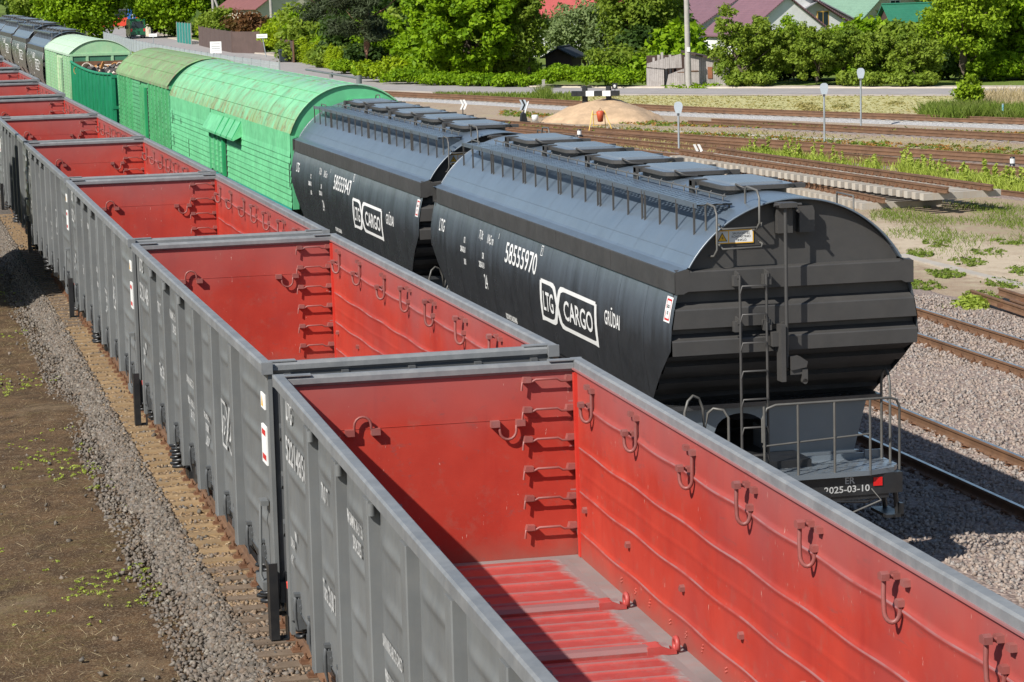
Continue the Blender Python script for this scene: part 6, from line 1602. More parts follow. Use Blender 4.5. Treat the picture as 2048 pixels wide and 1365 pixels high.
def gable_house(p, rz, w, d, hw, hr, wall, roofm, label, wins=(), door=None, chim=None, over=.4, gable=None, name='house'):
    """w across the gable front (local x), d deep (local y); the gable front faces local -y"""
    t = empty(name, p, rz, label, 'house' if name == 'house' else 'shed')
    b = MB(); poly = [(-w / 2, -1.2), (w / 2, -1.2), (w / 2, hw), (0, hw + hr), (-w / 2, hw)]
    b.extrude(poly, (0, 0, 0), (0, d, 0), (1, 0, 0), (0, 0, 1)); wl = b.build('wall', wall, t)
    if gable:
        b = MB(); b.extrude([(-w / 2 + .1, hw - .2), (w / 2 - .1, hw - .2), (0, hw + hr - .15)], (0, -.03, 0), (0, 0, 0), (1, 0, 0), (0, 0, 1)); b.build('gable_boarding', gable, wl)
    b = MB(); th = .1; k = hr / (w / 2)
    for s in (-1, 1):
        x1 = w / 2 + over; z1 = hw - over * k
        b.extrude([(0, hw + hr + .02), (s * x1, z1 + .02), (s * x1, z1 + .02 + th), (0, hw + hr + .02 + th)], (0, -over, 0), (0, d + over, 0), (1, 0, 0), (0, 0, 1))
    b.tube([(0, -over, hw + hr + .12), (0, d + over, hw + hr + .12)], .09, 6)
    rf = b.build('roof', roofm, t)
    if chim:
        cx, cy, ch, m = chim; b = MB(); b.box(cx - .35, cx + .35, cy - .35, cy + .35, hw + hr - abs(cx) * k - .4, hw + hr + ch); b.box(cx - .42, cx + .42, cy - .42, cy + .42, hw + hr + ch, hw + hr + ch + .12); b.build('chimney', m, rf)
    for (face, a, z, ww, wh, fm) in wins:
        o = {'f': lambda u, v, q: (u, -.0 - q, v), 'l': lambda u, v, q: (-w / 2 - q, u, v), 'r': lambda u, v, q: (w / 2 + q, u, v)}[face]
        b = MB(); P = [o(a - ww / 2 - .1, z - .1, .05), o(a + ww / 2 + .1, z - .1, .05), o(a + ww / 2 + .1, z + wh + .1, .05), o(a - ww / 2 - .1, z + wh + .1, .05)]; Q = [o(a - ww / 2 - .1, z - .1, -.02), o(a + ww / 2 + .1, z - .1, -.02), o(a + ww / 2 + .1, z + wh + .1, -.02), o(a - ww / 2 - .1, z + wh + .1, -.02)]
        b.strip([P, Q], False, True); b.add(P, [(0, 1, 2, 3)]); f = b.build('window', fm, t)
        b = MB()
        for xa, xb in ((a - ww / 2, a - .04), (a + .04, a + ww / 2)): b.add([o(xa, z, .056), o(xb, z, .056), o(xb, z + wh, .056), o(xa, z + wh, .056)], [(0, 1, 2, 3)])
        b.build('pane', GLASS, f)
    if door:
        a, ww, wh, m = door; b = MB(); b.box(a - ww / 2, a + ww / 2, -.06, .02, -.2, wh); dd = b.build('door', m, t); b = MB(); b.ico((a + ww * .35, -.09, wh * .5), .05); b.build('handle', GREY, dd)
    return t
def site(u, v, y): 
    """a point at distance y on the view line of survey pixel u (the foot itself is hidden)"""
    d = ray(u, v); k = y / d.y; return Vector((d.x * k, y, zg(y)))
WF = paint('white_window_frame', (.7, .7, .68), .6, .05); YF = paint('yellow_window_frame', (.6, .36, .08), .6, .08)
# height above ground of a thing seen at row v at distance y
def hgt(u, v, y): d = ray(u, v); return CH + d.z * (y / d.y) - zg(y)
y = 203; p = site(1575, 100, y)
ez, az_ = hgt(1540, 52, y), hgt(1575, -6, y)
gable_house(p, rad(22), 7.6, 7, ez - .6, az_ - ez + .6, WHITEW, PURPLE, 'house wing with a mauve roof and a white gable, behind the fruit trees', wins=(('f', 0, 1.0, 1.6, 1.4, WF),), over=.3)
p = site(1500, 100, 209); az2 = hgt(1540, -40, 209)
gable_house(p + Vector((2.2, 3.5, 0)), rad(22), 17.5, 9, 1.7, az2 - 1.3, WHITEW, PURPLE, 'large house with a deep mauve roof sloping low to the left', wins=(('l', 3, .5, 1.2, 1.1, WF),), over=.5)
p = site(1636, 100, 214); e3, a3 = hgt(1636, 42, 214), hgt(1636, 3, 214)
gable_house(p, rad(28), 7.0, 8, e3, a3 - e3, CREAMW, ASB, 'cream house with a grey roof and a yellow framed gable window', wins=(('f', .5, e3 - .9, 1.0, 1.6, YF),), over=.3)
p = site(1782, 100, 198); e4, a4 = hgt(1782, 70, 198), hgt(1782, 49, 198)
gable_house(p, rad(38), 4.4, 3.0, e4, a4 - e4, BROWNW, OLDR, 'dark wooden shed with a weathered brown roof below the dark green roof', door=(-.6, .9, 1.9, BROWNW), over=.35, name='shed')
p = site(1772, 100, 206); e5, a5 = hgt(1790, 70, 206), hgt(1768, 12, 206)
gable_house(p, rad(-74), 5.0, 9, e5, a5 - e5, BROWNW, GREENR, 'brown boarded house with a steep dark green roof and a white chimney', wins=(('f', .6, e5 - .2, .6, 1.0, WF),), chim=(1.9, 5.2, -1.3, WHITEW), over=.35)
p = site(1790, 60, 240); e6, a6 = hgt(1790, 30, 240), hgt(1790, -40, 240)
gable_house(p, rad(40), 9, 10, e6, a6 - e6, CREAMW, PALEGR, 'house with a pale green roof and a cream gable behind the dark green roof', wins=(('f', 0, e6, 1.2, 1.3, WF),), over=.5)
p = site(1165, 60, 232); e7, a7 = hgt(1165, 28, 232), hgt(1165, -50, 232)
gable_house(p + Vector((3, 3, 0)), rad(96), 9, 11, e7, a7 - e7, WHITEW, REDR, 'house under a bright red metal roof behind the grey green willow', over=.4, wins=(('f', 0, 1, 1, 1.2, WF),))
p = site(575, 20, 300); e8, a8 = hgt(570, 14, 300), hgt(570, -30, 300)
gable_house(p, rad(35), 8, 9, e8, a8 - e8, CREAMW, BRNR, 'cream house with a brown tiled roof above the lime green climber', wins=(('f', 0, 2, 1, 1.2, WF),))
p = site(1325, 10, 235); e9 = hgt(1325, 12, 235)
gable_house(p, rad(30), 6, 6, e9, 3.2, CREAMW, ASB, 'small cream house with a grey roof left behind the concrete pole', wins=(('f', 0, e9 - 1.5, .8, 1, WF),))
p = site(790, 100, 214); e10 = hgt(790, 112, 214)
gable_house(p, rad(-20), 3.6, 4, e10 * .75, .9, BROWNW, BRNR, 'dark low hut half hidden left behind the huge maple', name='shed', door=(0, .8, 1.6, BROWNW))
p = site(1118, 110, 188); e11, a11 = hgt(1118, 112, 188), hgt(1118, 98, 188)
DKROOF = paint('dark_felt_roof', (.035, .04, .05), .7, .15)
t = gable_house(p, rad(-15), 1.9, 3, e11, a11 - e11, BROWNW, DKROOF, 'dark hut with a black felt roof right of the ivy covered tree', name='shed', door=(-.6, .8, 1.5, BROWNW))
b = MB(); b.tube([(2.1, -.2, e11 + .1), (2.4, -.3, -.1)], .06, 5); b.build('prop', BARK, t)

# grey plank shed: leaning board gable, lean-to, open gap, rust brown door
def plank_mat():
    m = paint('weathered_planks', (.36, .33, .31), .9, .12, dirt=(.2, .17, .15), dirt_amt=.5, streak=(.14, .12, .11), streak_amt=.7)
    nt = m.node_tree; bs = [n for n in nt.nodes if n.type == 'BSDF_PRINCIPLED'][0]
    tc = N(nt, 'ShaderNodeTexCoord'); w = N(nt, 'ShaderNodeTexWave'); w.wave_type = 'BANDS'; w.bands_direction = 'X'; w.wave_profile = 'SAW'; w.inputs['Scale'].default_value = 2.6; w.inputs['Distortion'].default_value = .6; w.inputs['Detail'].default_value = 1
    nt.links.new(tc.outputs['Object'], w.inputs['Vector']); bump(nt, bs, w.outputs['Fac'], .8, .03)
    src = bs.inputs['Base Color'].links[0].from_socket
    nt.links.new(mixc(nt, ramp(nt, w.outputs['Fac'], .9, .97), src, (.07, .06, .055)), bs.inputs['Base Color']); return m
PLANK = plank_mat()
p = at(1380, 176); t = empty('plank_shed', p + Vector((0, 1.2, 0)), rad(-4), 'grey weathered plank shed with a broken board front beside the concrete pole', 'shed')
k = p.y / CF
def X(u): return (u - 1380) * k
def Z(v): return (176 - v) * k
b = MB(); fr = [(X(1372), 0), (X(1463), -.05), (X(1461), Z(140)), (X(1440), Z(124)), (X(1377), Z(110)), (X(1372), Z(112))]
b.extrude(fr, (0, 0, 0), (0, .08, 0), (1, 0, 0), (0, 0, 1)); b.extrude([(X(1372), 0), (X(1460), 0), (X(1460), Z(142)), (X(1372), Z(114))], (0, 2.4, 0), (0, 2.46, 0), (1, 0, 0), (0, 0, 1)); b.box(X(1460), X(1463), .08, 2.4, 0, Z(142)); b.build('wall', PLANK, t)
b = MB(); b.extrude([(X(1366), Z(107)), (X(1446), Z(125)), (X(1446), Z(122)), (X(1366), Z(104))], (0, -.25, 0), (0, 2.7, 0), (1, 0, 0), (0, 0, 1)); b.build('roof', BROWNW, t)
b = MB(); b.extrude([(X(1297), Z(127)), (X(1366), Z(109)), (X(1367), Z(137)), (X(1332), Z(138)), (X(1297), Z(134))], (0, -.1, 0), (0, -.04, 0), (1, 0, 0), (0, 0, 1)); b.build('upper_boarding', PLANK, t)
b = MB(); b.extrude([(X(1340), Z(150)), (X(1371), Z(139)), (X(1372), Z(160)), (X(1372), 0), (X(1334), 0)], (0, -.04, 0), (0, .02, 0), (1, 0, 0), (0, 0, 1)); b.extrude([(X(1296), Z(136)), (X(1331), Z(138)), (X(1331), 0), (X(1296), 0)], (0, -.02, 0), (0, .04, 0), (1, 0, 0), (0, 0, 1)); b.build('lower_boarding', PLANK, t)
b = MB(); b.box(X(1296), X(1372), .9, .96, 0, Z(112)); b.build('back_wall', BROWNW, t)
b = MB(); b.box(X(1418.5), X(1428), -.05, -.01, Z(160), Z(137)); b.build('door_board', paint('rust_brown_door', (.22, .085, .04), .8, .2), t)
b = MB()
for u0, u1, v in ((1374, 1400, 145), (1432, 1456, 142), (1358, 1371, 147)): b.box(X(u0), X(u1), -.05, -.01, Z(v), Z(v - 1.6))
b.build('hinge_bar', RUST, t)
b = MB()
for i, u in enumerate((1308, 1318, 1325, 1333, 1341)): b.box(X(u), X(u + 5), .5, .54, 0, Z(116 - 5 * (i % 3)))
b.build('loose_planks', PLANK, t)
P = around(1375, 172, 75, 6, 140); leafy(P, .12, 40, .35, 21, LEAF['maple'], 'nettles', 'nettles and low plants at the foot of the plank shed', .8)
# lawn, parked things behind the fruit trees
b = MB(); q = at(1640, 158); t = empty('garden_table', q, .3, 'white covered table with a red patch on the lawn behind the fruit trees', 'table'); b.box(-.5, .5, -.4, .4, .7, .78); b.box(-.52, .52, -.42, .42, .3, .7); b.build('cloth', WHITEW, t); b = MB(); b.box(.2, .522, -.43, .0, .32, .72); b.build('cloth_patch', REDMARK, t)

# ------------------------------------------------------------------ poles, signs, fences
CONC = paint('grey_concrete', (.34, .32, .29), .85, .1, dirt=(.2, .18, .16), dirt_amt=.4)
GALV = paint('galvanised_steel', (.34, .37, .39), .45, .08, metallic=.3)
SIGNW = paint('white_enamel', (.4, .45, .49), .4, .04)
def pole(u, v, h, r, label, mat=CONC, lean=0, name='utility_pole', cat='pole', dist=None):
    p = at(u, v) if dist is None else site(u, v, dist); t = empty(name, p, 0, label, cat)
    b = MB(); b.tube([(0, 0, -.3), (lean * .5, 0, h * .5), (lean, 0, h)], [r, r * .85, r * .65], 10); b.build('shaft', mat, t)
    b = MB(); b.box(-.1, .1, -r - .02, -r + .05, 2.3, 2.6); b.build('number_plate', WHITE, t)
    b = MB(); b.box(lean - .8, lean + .8, -.06, .06, h - .4, h - .28); b.build('crossarm', mat, t)
    return t
pole(1377.5, 176, 10.5, .2, 'tall round concrete pole behind the plank shed', lean=-.1)
pole(108, 62, 17, .34, 'tall concrete pole in front of the large maple at the upper left', dist=360)
pole(385, 70, 12, .22, 'grey pole in front of the dark trees, left of the brown fence')
pole(431, 85, 12, .2, 'pale pole rising left of the round green shrub behind the brown fence', lean=-.3)
pole(462, 85, 9, .17, 'thin leaning pole behind the round green shrub', lean=-3)
pole(546, 90, 12, .2, 'pale pole rising out of the russet shrubs', lean=-.2)
for u, lb in ((83, 'thin steel post left of the tall concrete pole at the upper left'), (88, 'thin white post right next to a steel post at the upper left')):
    p = site(u, 55, 340); t = empty('lamp_post', p, 0, lb, 'post'); b = MB(); b.tube([(0, 0, 0), (0, 0, 5 if u == 83 else 3.4)], .11, 6); b.build('shaft', GALV if u == 83 else WHITEW, t); b = MB(); b.box(-.18, .18, -.18, .18, 0, .25); b.build('base', CONC, t)
def disc_sign(u, v, vt, label):
    p = at(u, v); k = p.y / CF; h = (v - vt) * k; t = empty('signal_disc', p, 0, label, 'signal', 'white signal discs on poles')
    b = MB(); b.tube([(0, 0, -.1), (0, 0, h - .2)], .045, 8); b.build('pole', GALV, t)
    b = MB(); w = .19; hh = .25; pts = [(w * .62, -hh), (w * .9, -hh * .25), (w, hh * .25), (w * .85, hh * .72), (w * .45, hh * .97), (0, hh)]; pts = pts + [(-x, z) for x, z in pts[::-1][1:]]
    b.extrude(pts, (0, -.06, h - hh), (0, -.03, h - hh), (1, 0, 0), (0, 0, 1)); b.build('disc', SIGNW, t)
    b = MB(); b.box(-.05, .05, -.05, .03, h - 2 * hh - .1, h - 2 * hh + .04); b.build('bracket', DKGREY, t)
disc_sign(1358, 306, 204, 'white oval signal disc on a pole, nearest, left of the stacked track panels')
disc_sign(1649, 285, 167, 'white oval signal disc on a pole, the middle one, before the fruit trees')
disc_sign(1722, 256, 137, 'white oval signal disc on the tallest pole, by the farthest track')
def marker(u, v, vt, label):
    p = at(u, v); k = p.y / CF; h = (v - vt) * k; t = empty('marker_post', p, 0, label, 'post', 'black and white marker posts')
    b = MB(); b.lathe((0, 0, 0), [(.0, -.1), (.1, -.1), (.1, h * .5), (0, h * .5)], 12); b.build('base', BLACK, t); b = MB(); b.lathe((0, 0, 0), [(.1, h * .5), (.1, h * .87)], 12); b.build('white_band', WHITE, t); b = MB(); b.lathe((0, 0, 0), [(.1, h * .87), (.09, h), (0, h * 1.02)], 12); b.build('cap', BLACK, t)
marker(1159, 280, 259, 'black and white marker post behind the roof hatches of the nearest hopper')
marker(2025, 340, 314, 'black and white marker post near the right picture edge')
def chevrons(u, v, vt, face, label, n=2, bw=False):
    p = at(u, v); k = p.y / CF; h = (v - vt) * k; t = empty('switch_indicator', p, 0, label, 'sign', 'arrow shaped switch indicators')
    b = MB(); b.tube([(0, 0, -.1), (0, 0, h - .1)], .03, 6); b.box(-.18, .18, -.1, .1, -.05, .1); b.build('pole', BLACK, t)
    for i in range(n):
        x0 = -.17 + i * .18; w = .15; hh = .27
        if bw: m = BLACK if i == 1 else SIGNW; x0 = -.12 + (i - 1) * .1
        else: m = WHITE
        b = MB(); b.extrude([(x0, hh), (x0 + w * .75, hh), (x0 + w * 1.6, 0), (x0 + w * .75, -hh), (x0, -hh), (x0 + w * .85, 0)], (0, -.03 - (.02 * i), h - hh), (0, .0 - .02 * i, h - hh), (1, 0, 0), (0, 0, 1)); b.build('arrow', m, t)
    return t
chevrons(926, 232, 200, 0, 'switch indicator with two white arrows above the second hopper')
chevrons(1394, 312, 289, 0, 'switch indicator with two white arrows behind the nearest hopper hatches')
t = chevrons(1048, 247, 200, 0, 'switch indicator with black and white arrows beside the lever stand', 3, True)
p = at(1047, 248); t = empty('switch_lever', p, .4, 'black switch lever stand with a white handle, left of the sand heap', 'lever')
b = MB(); b.box(-.3, .3, -.25, .25, -.05, .12); b.extrude([(-.18, .1), (.2, .1), (.12, .5), (.0, .62), (-.12, .5)], (0, -.1, 0), (0, .1, 0), (1, 0, 0), (0, 0, 1)); b.build('stand', BLACK, t)
b = MB(); b.tube([(.05, 0, .4), (.32, 0, 1.15)], .04, 6); b.build('handle', WHITE, t)
b = MB(); b.lathe((.62, -.1, .1), [(0, 0), (.16, 0), (.18, .3), (.13, .34), (0, .34)], 12); b.build('counterweight', WHITE, t)
p = at(1085, 195); t = empty('stone_post', p, 0, 'leaning whitish stone post in the grass tuft by the road', 'post'); b = MB(); b.obox((.05, 0, .45), (.09, 0, .01), (0, .08, 0), (.04, 0, .6)); b.build('shaft', CONC, t); b = MB(); b.obox((.09, 0, 1.05), (.1, 0, .01), (0, .09, 0), (.005, 0, .04)); b.build('cap', CONC, t)
p = at(682, 142); t = empty('gas_post', p, 0, 'thin white post at the right end of the thuja row', 'post'); b = MB(); b.box(-.06, .06, -.05, .05, -.1, 1.25); b.build('shaft', CONC, t); b = MB(); b.box(-.08, .08, -.06, .06, 1.05, 1.35); b.build('plate', WHITE, t)
STAKE = paint('blue_grey_stake', (.16, .36, .42), .6, .1)
for i, (u, v, du, dv, lb) in enumerate(((1869, 229, 9, 20, 'blue stake leaning right, leftmost in the long grass'), (1889, 221, 7, 15, 'blue stake leaning right, second from the left in the long grass'), (1918, 240, 6, 21, 'blue stake leaning right at the foot of the young tree'), (2005, 244, 1, 34, 'straight blue stake at the right end of the long grass'))):
    p = at(u, v); k = p.y / CF; t = empty('stake', p, 0, lb, 'stake', 'blue stakes in the long grass'); b = MB(); b.tube([(0, 0, -.1), (du * k, 0, dv * k)], .055, 6); b.build('shaft', STAKE, t); b = MB(); b.tube([(du * k, 0, dv * k), (du * k * 1.06, 0, dv * k * 1.06)], .062, 6); b.build('cap', GALV, t)
# street signs
def board(u, v, vt, w, h, label, text=None, lean=0):
    p = at(u, v); k = p.y / CF; H = (v - vt) * k; t = empty('street_sign', p, -.15, label, 'sign'); b = MB(); b.tube([(0, 0, -.1), (lean, 0, H)], .05, 6); b.build('post', GALV, t)
    b = MB(); b.box(lean - w / 2, lean + w / 2, -.09, -.06, H - h, H); o = b.build('board', WHITE, t)
    b = MB(); n = 4 if h > .8 else 1
    for i in range(n): z = H - h * (i + 1) / (n + 1); b.box(lean - w * .38, lean + w * .38, -.094, -.091, z - .03, z + .03)
    b.build('text_line', paint('grey_lettering', (.25, .26, .28), .6, .05), o); return t
board(433, 120, 84, 1.1, 1.1, 'square white notice board with grey text lines by the road'); board(533, 116, 69, 1.05, .38, 'narrow white street name sign on a leaning post', lean=-.35); board(307, 91, 68, 1.0, .36, 'narrow white street name sign right of the green van')
# wheeled bin
p = at(567, 126); t = empty('wheeled_bin', p, .2, 'dark grey wheeled bin by the brown gate at the thuja row', 'bin')
BIN = paint('anthracite_plastic', (.035, .045, .055), .5, .1)
b = MB(); b.strip([[(-.3, -.33, .1), (.3, -.33, .1), (.3, .33, .1), (-.3, .33, .1)], [(-.38, -.42, 1.05), (.38, -.42, 1.05), (.38, .42, 1.05), (-.38, .42, 1.05)]], False, True); b.build('body', BIN, t)
b = MB(); b.strip([[(-.42, -.46, 1.05), (.42, -.46, 1.05), (.42, .46, 1.05), (-.42, .46, 1.05)], [(-.42, -.46, 1.12), (.42, -.46, 1.12), (.42, .46, 1.12), (-.42, .46, 1.12)], [(-.3, -.34, 1.2), (.3, -.34, 1.2), (.3, .34, 1.2), (-.3, .34, 1.2)]], False, True); b.add([(-.3, -.34, 1.2), (.3, -.34, 1.2), (.3, .34, 1.2), (-.3, .34, 1.2)], [(0, 1, 2, 3)]); b.build('lid', BIN, t)
for s in (-1, 1): b = MB(); b.cyl((s * .25, -.3, .1), (s * .33, -.3, .1), .11, 10); b.build('wheel', BLACK, t)
def fence(P, h, label, panel, post, kind, step, name='fence'):
    t = empty(name, P[0], 0, label, 'fence'); o = P[0]; Q = [p - o for p in P]
    for a, b_ in zip(Q, Q[1:]):
        L = (b_ - a).length; d = (b_ - a).normalized(); n = Vector((-d.y, d.x, 0)); b = MB(); up = Vector((0, 0, 1))
        if kind == 'solid': b.obox(a + d * L / 2 + up * (h / 2), d * L / 2, n * .04, up * (h / 2))
        else:
            k = int(L / kind)
            for i in range(k): b.obox(a + d * (i + .5) * L / k + up * (h / 2 + .05), d * kind * .36, n * .012, up * (h / 2))
            for z in (.25, h - .2): b.obox(a + d * L / 2 + up * z, d * L / 2, n * .02, up * .025)
        b.build('panel', panel, t)
        m = max(1, int(L / step))
        for i in range(m + 1): b = MB(); b.obox(a + d * L * i / m + up * (h / 2 + .06), d * .05, n * .05, up * (h / 2 + .06)); b.build('post', post, t)
    return t
fence([at(u, v) for u, v in ((208, 85), (268, 105), (319, 117), (380, 130), (470, 146), (560, 160))], 1.25, 'light grey metal picket fence along the railway side of the road', paint('pale_grey_picket', (.36, .39, .42), .5, .06), GALV, .16, 3.0)
BRF = paint('brown_fence_board', (.1, .065, .055), .7, .1, streak=(.07, .045, .04), streak_amt=.4)
fence([at(u, v) for u, v in ((399, 92), (440, 102), (465, 107), (528, 108))], 2.2, 'brown horizontal board fence on the street corner under the russet shrub', BRF, BRF, 'solid', 4)
fence([at(u, v) for u, v in ((355, 86), (383, 90))], 2.4, 'teal mesh fence left of the brown board fence', paint('teal_mesh', (.02, .2, .17), .6, .1), CONC, .25, 2.2)
fence([at(u, v) for u, v in ((563, 121), (588, 127))], 1.9, 'brown gate between the lime hedge and the thuja row', BRF, RUST, .14, 3, 'gate')
fence([at(u, v) for u, v in ((285, 72), (306, 76))], 1.8, 'pale picket fence right of the green van', CREAMW, CREAMW, .4, 2)

# ------------------------------------------------------------------ vehicles
TYRE = paint('tyre_rubber', (.02, .02, .02), .8, .1)
def vehicle(u, v, rz, L, W, H, col, label, kind, cat, dist=None):
    p = at(u, v) if dist is None else site(u, v, dist); t = empty(kind, p, rz, label, cat)
    m = paint('car_paint_' + '%.2f_%.2f_%.2f' % col, col, .25, .05, spec=.7)
    if cat == 'van': pr = [(-L / 2, .35), (-L / 2, H * .93), (-L / 2 + .15, H), (L * .22, H), (L * .34, H * .93), (L * .42, H * .58), (L / 2 - .05, H * .48), (L / 2, H * .3), (L / 2, .35)]
    else: pr = [(-L / 2, .35), (-L / 2 - .0, H * .6), (-L * .46, H * .66), (-L * .4, H * .97), (-L * .28, H), (L * .05, H), (L * .22, H * .66), (L * .46, H * .56), (L / 2, H * .4), (L / 2, .35)]
    b = MB(); hw = W / 2; top = H * .62
    rows = [[(x * hw * (1 if z < top else (1 - .16 * (z - top) / (H - top)) if cat != 'van' else .97), y, z) for y, z in pr] for x in (-1, 1)]
    n = len(pr); b.strip(rows, False, True); b.add(rows[0], [tuple(range(n))]); b.add(rows[1], [tuple(range(n - 1, -1, -1))]); b.build('body', m, t)
    for y in (-L * .3, L * .31):
        for s in (-1, 1):
            w_ = MB(); w_.cyl((s * (hw - .18), y, .32), (s * (hw + .02), y, .32), .32, 16); o = w_.build('wheel', TYRE, t); w_ = MB(); w_.cyl((s * (hw + .021), y, .32), (s * (hw + .03), y, .32), .2, 12); w_.build('rim', GALV, o)
    g = MB(); z0, z1 = (H * .55, H * .88) if cat == 'van' else (H * .66, H * .92)
    g.add([(-hw * .8, -L / 2 - .012 + (.0 if cat == 'van' else L * .045), z0), (hw * .8, -L / 2 - .012 + (0 if cat == 'van' else L * .045), z0), (hw * .75, -L / 2 - .008 + (.0 if cat == 'van' else L * .085), z1), (-hw * .75, -L / 2 - .008 + (.0 if cat == 'van' else L * .085), z1)], [(0, 1, 2, 3)]); g.build('rear_window', GLASS, t)
    if cat != 'van':
        for s in (-1, 1):
            g = MB(); x = s * (hw * .955 + .012); g.add([(x, -L * .38, H * .67), (x, L * .19, H * .67), (x * .93, L * .06, H * .93), (x * .93, -L * .34, H * .93)], [(0, 1, 2, 3) if s > 0 else (3, 2, 1, 0)]); g.build('side_window', GLASS, t)
    for s in (-1, 1):
        g = MB(); g.box(s * hw * .72, s * hw * .95, -L / 2 - .03, -L / 2 + .02, H * .38, H * .52); g.build('tail_light', REDMARK, t)
        g = MB(); g.box(s * hw * .7, s * hw * .95, L / 2 - .02, L / 2 + .02, H * .36, H * .44); g.build('headlight', WHITE, t)
    g = MB(); g.box(-hw * .95, hw * .95, -L / 2 - .08, -L / 2, .3, .55); g.build('bumper', BLACK, t)
    g = MB(); g.box(-.26, .26, -L / 2 - .09, -L / 2 - .081, .4, .5); g.build('number_plate', WHITE, t)
    if cat == 'van':
        for s in (-1, 1): g = MB(); g.box(s * (hw + .02), s * (hw + .24), L * .25, L * .28, H * .5, H * .68); g.build('mirror', BLACK, t)
    return t
vehicle(272, 78, rad(14), 5.6, 2.0, 2.6, (.012, .11, .05), 'dark green van driving away on the road beside the metal fence', 'delivery_van', 'van')
vehicle(233, 56, rad(-75), 4.5, 1.8, 1.5, (.09, .015, .03), 'dark red estate car parked across the road end behind the green van', 'parked_car', 'car')
vehicle(243, 52, rad(-70), 4.6, 1.8, 1.75, (.16, .19, .22), 'grey car parked beside the dark red estate car', 'parked_car', 'car')
vehicle(17, 41, rad(-85), 4.4, 1.8, 1.6, (.06, .05, .07), 'dark car parked at the far left picture edge', 'parked_car', 'car', 470)
vehicle(30, 40, rad(-80), 4.4, 1.8, 1.45, (.12, .2, .28), 'blue grey car parked next to the dark car at the far left', 'parked_car', 'car', 470)
p = site(258, 52, 420); t = empty('bus', p, rad(-82), 'red bus with a dark window band standing behind the parked cars', 'bus')
b = MB(); b.box(-1.25, 1.25, -5, 5, .35, 1.7); b.build('lower_body', paint('bus_red', (.62, .06, .03), .4, .06), t)
b = MB(); b.box(-1.22, 1.22, -4.98, 4.98, 1.7, 2.9); b.build('window_band', GLASS, t)
b = MB(); b.box(-1.25, 1.25, -5, 5, 2.9, 3.1); b.build('roof', DKGREY, t)
for y in (-3, 3):
    for s in (-1, 1): b = MB(); b.cyl((s * 1.0, y, .45), (s * 1.27, y, .45), .45, 14); b.build('wheel', TYRE, t)
p = site(265, 58, 395); t = empty('portable_cabin', p, rad(15), 'blue round topped cabin with a white mark in front of the red bus', 'cabin')
b = MB(); b.extrude([(-.55, 0), (.55, 0), (.55, 2.0), (.4, 2.35), (0, 2.5), (-.4, 2.35), (-.55, 2.0)], (0, 0, .9), (0, 1.1, .9), (1, 0, 0), (0, 0, 1)); b.build('shell', paint('cabin_blue', (.02, .12, .4), .5, .08), t)
b = MB(); b.box(-.15, .15, -.02, 0, 1.9, 2.5); b.build('mark', WHITE, t); b = MB(); b.box(-.55, .55, 0, 1.1, 0, .9); b.build('base', DKGREY, t)

# ------------------------------------------------------------------ the yard
# sand heap and striped buffer stop
SAND = paint('sand', (.43, .3, .185), .95, .14, dirt=(.28, .2, .13), dirt_amt=.6, bumpy=1.0)
pc = at(1208, 245); k = pc.y / CF
b = MB(); rows = []
for i in range(41):
    r = []
    for j in range(25):
        x, y = (i / 40 - .5) * 7.8, (j / 24 - .5) * 9; rr = math.hypot(x / 2.9 if x < 0 else x / 3.3, (y) / 4.0) * (1 + .1 * math.sin(3 * math.atan2(y, x) + 1) + .06 * math.sin(7 * math.atan2(y, x))); hh = 1.12 * max(0, 1 - rr ** 1.7) ** .9 + (.05 * math.sin(x * 3 + y * 2) + .06 * math.sin(x * 1.3 - y * 2.6) + .04 * math.sin(x * 5.1 + 1) * math.sin(y * 3.3)) * max(0, 1 - rr) - (.08 if rr > .98 else 0)
        r.append((pc.x + x, pc.y + 2.2 + y, pc.z + hh - .03 + R_.uniform(-.03, .03)))
    rows.append(r)
b.strip(rows, True); b.f = [f[::-1] for f in b.f]
f = b.f[0]; a, c, d = [Vector(b.v[i]) for i in f[:3]]
if (c - a).cross(d - a).z < 0: b.f = [g[::-1] for g in b.f]
o = b.build('sand_heap', SAND); tag(o, 'heap of pale sand around the striped buffer stop', 'sand heap')
pb = Vector((pc.x, pc.y + 1.6, pc.z)); k = pb.y / CF
t = empty('buffer_stop', pb, rad(-18), 'black and white striped buffer beam on two black posts in the sand heap', 'buffer stop')
def bx_(u): return (u - 1208) * k / math.cos(rad(18))
zb = (245 - 196) * k
for i, (u0, u1, m) in enumerate(((1147, 1160, BLACK), (1160, 1176.5, BLACK), (1177, 1193, WHITE), (1193.5, 1209, BLACK), (1209.5, 1225.5, WHITE), (1226, 1241, BLACK))):
    b = MB(); q = .0 if i else .12; b.box(bx_(u0), bx_(u1), -.14 + q, .14 + q, zb, zb + .27); b.build('beam_section', m, t)
for u in (1171, 1218):
    b = MB(); x = bx_(u); b.box(x - .12, x + .12, .143, .17, -.2, zb + .5); b.box(x - .12, x + .12, .36, .385, -.2, zb + .5); b.box(x - .02, x + .02, .17, .36, -.2, zb + .5); b.build('post', BLACK, t)
b = MB(); x = bx_(1233); b.tube([(x, 0, zb + .27), (x, 0, zb + .4)], .02, 5); b.box(x - .14, x + .14, -.04, .04, zb + .36, zb + .66); l = b.build('lamp_box', BLACK, t)
b = MB(); b.cyl((x, -.041, zb + .51), (x, -.05, zb + .51), .075, 14); b.build('lens', WHITE, l); b = MB(); b.box(x - .1, x + .1, -.054, -.051, zb + .495, zb + .525); b.build('bar', BLACK, l)
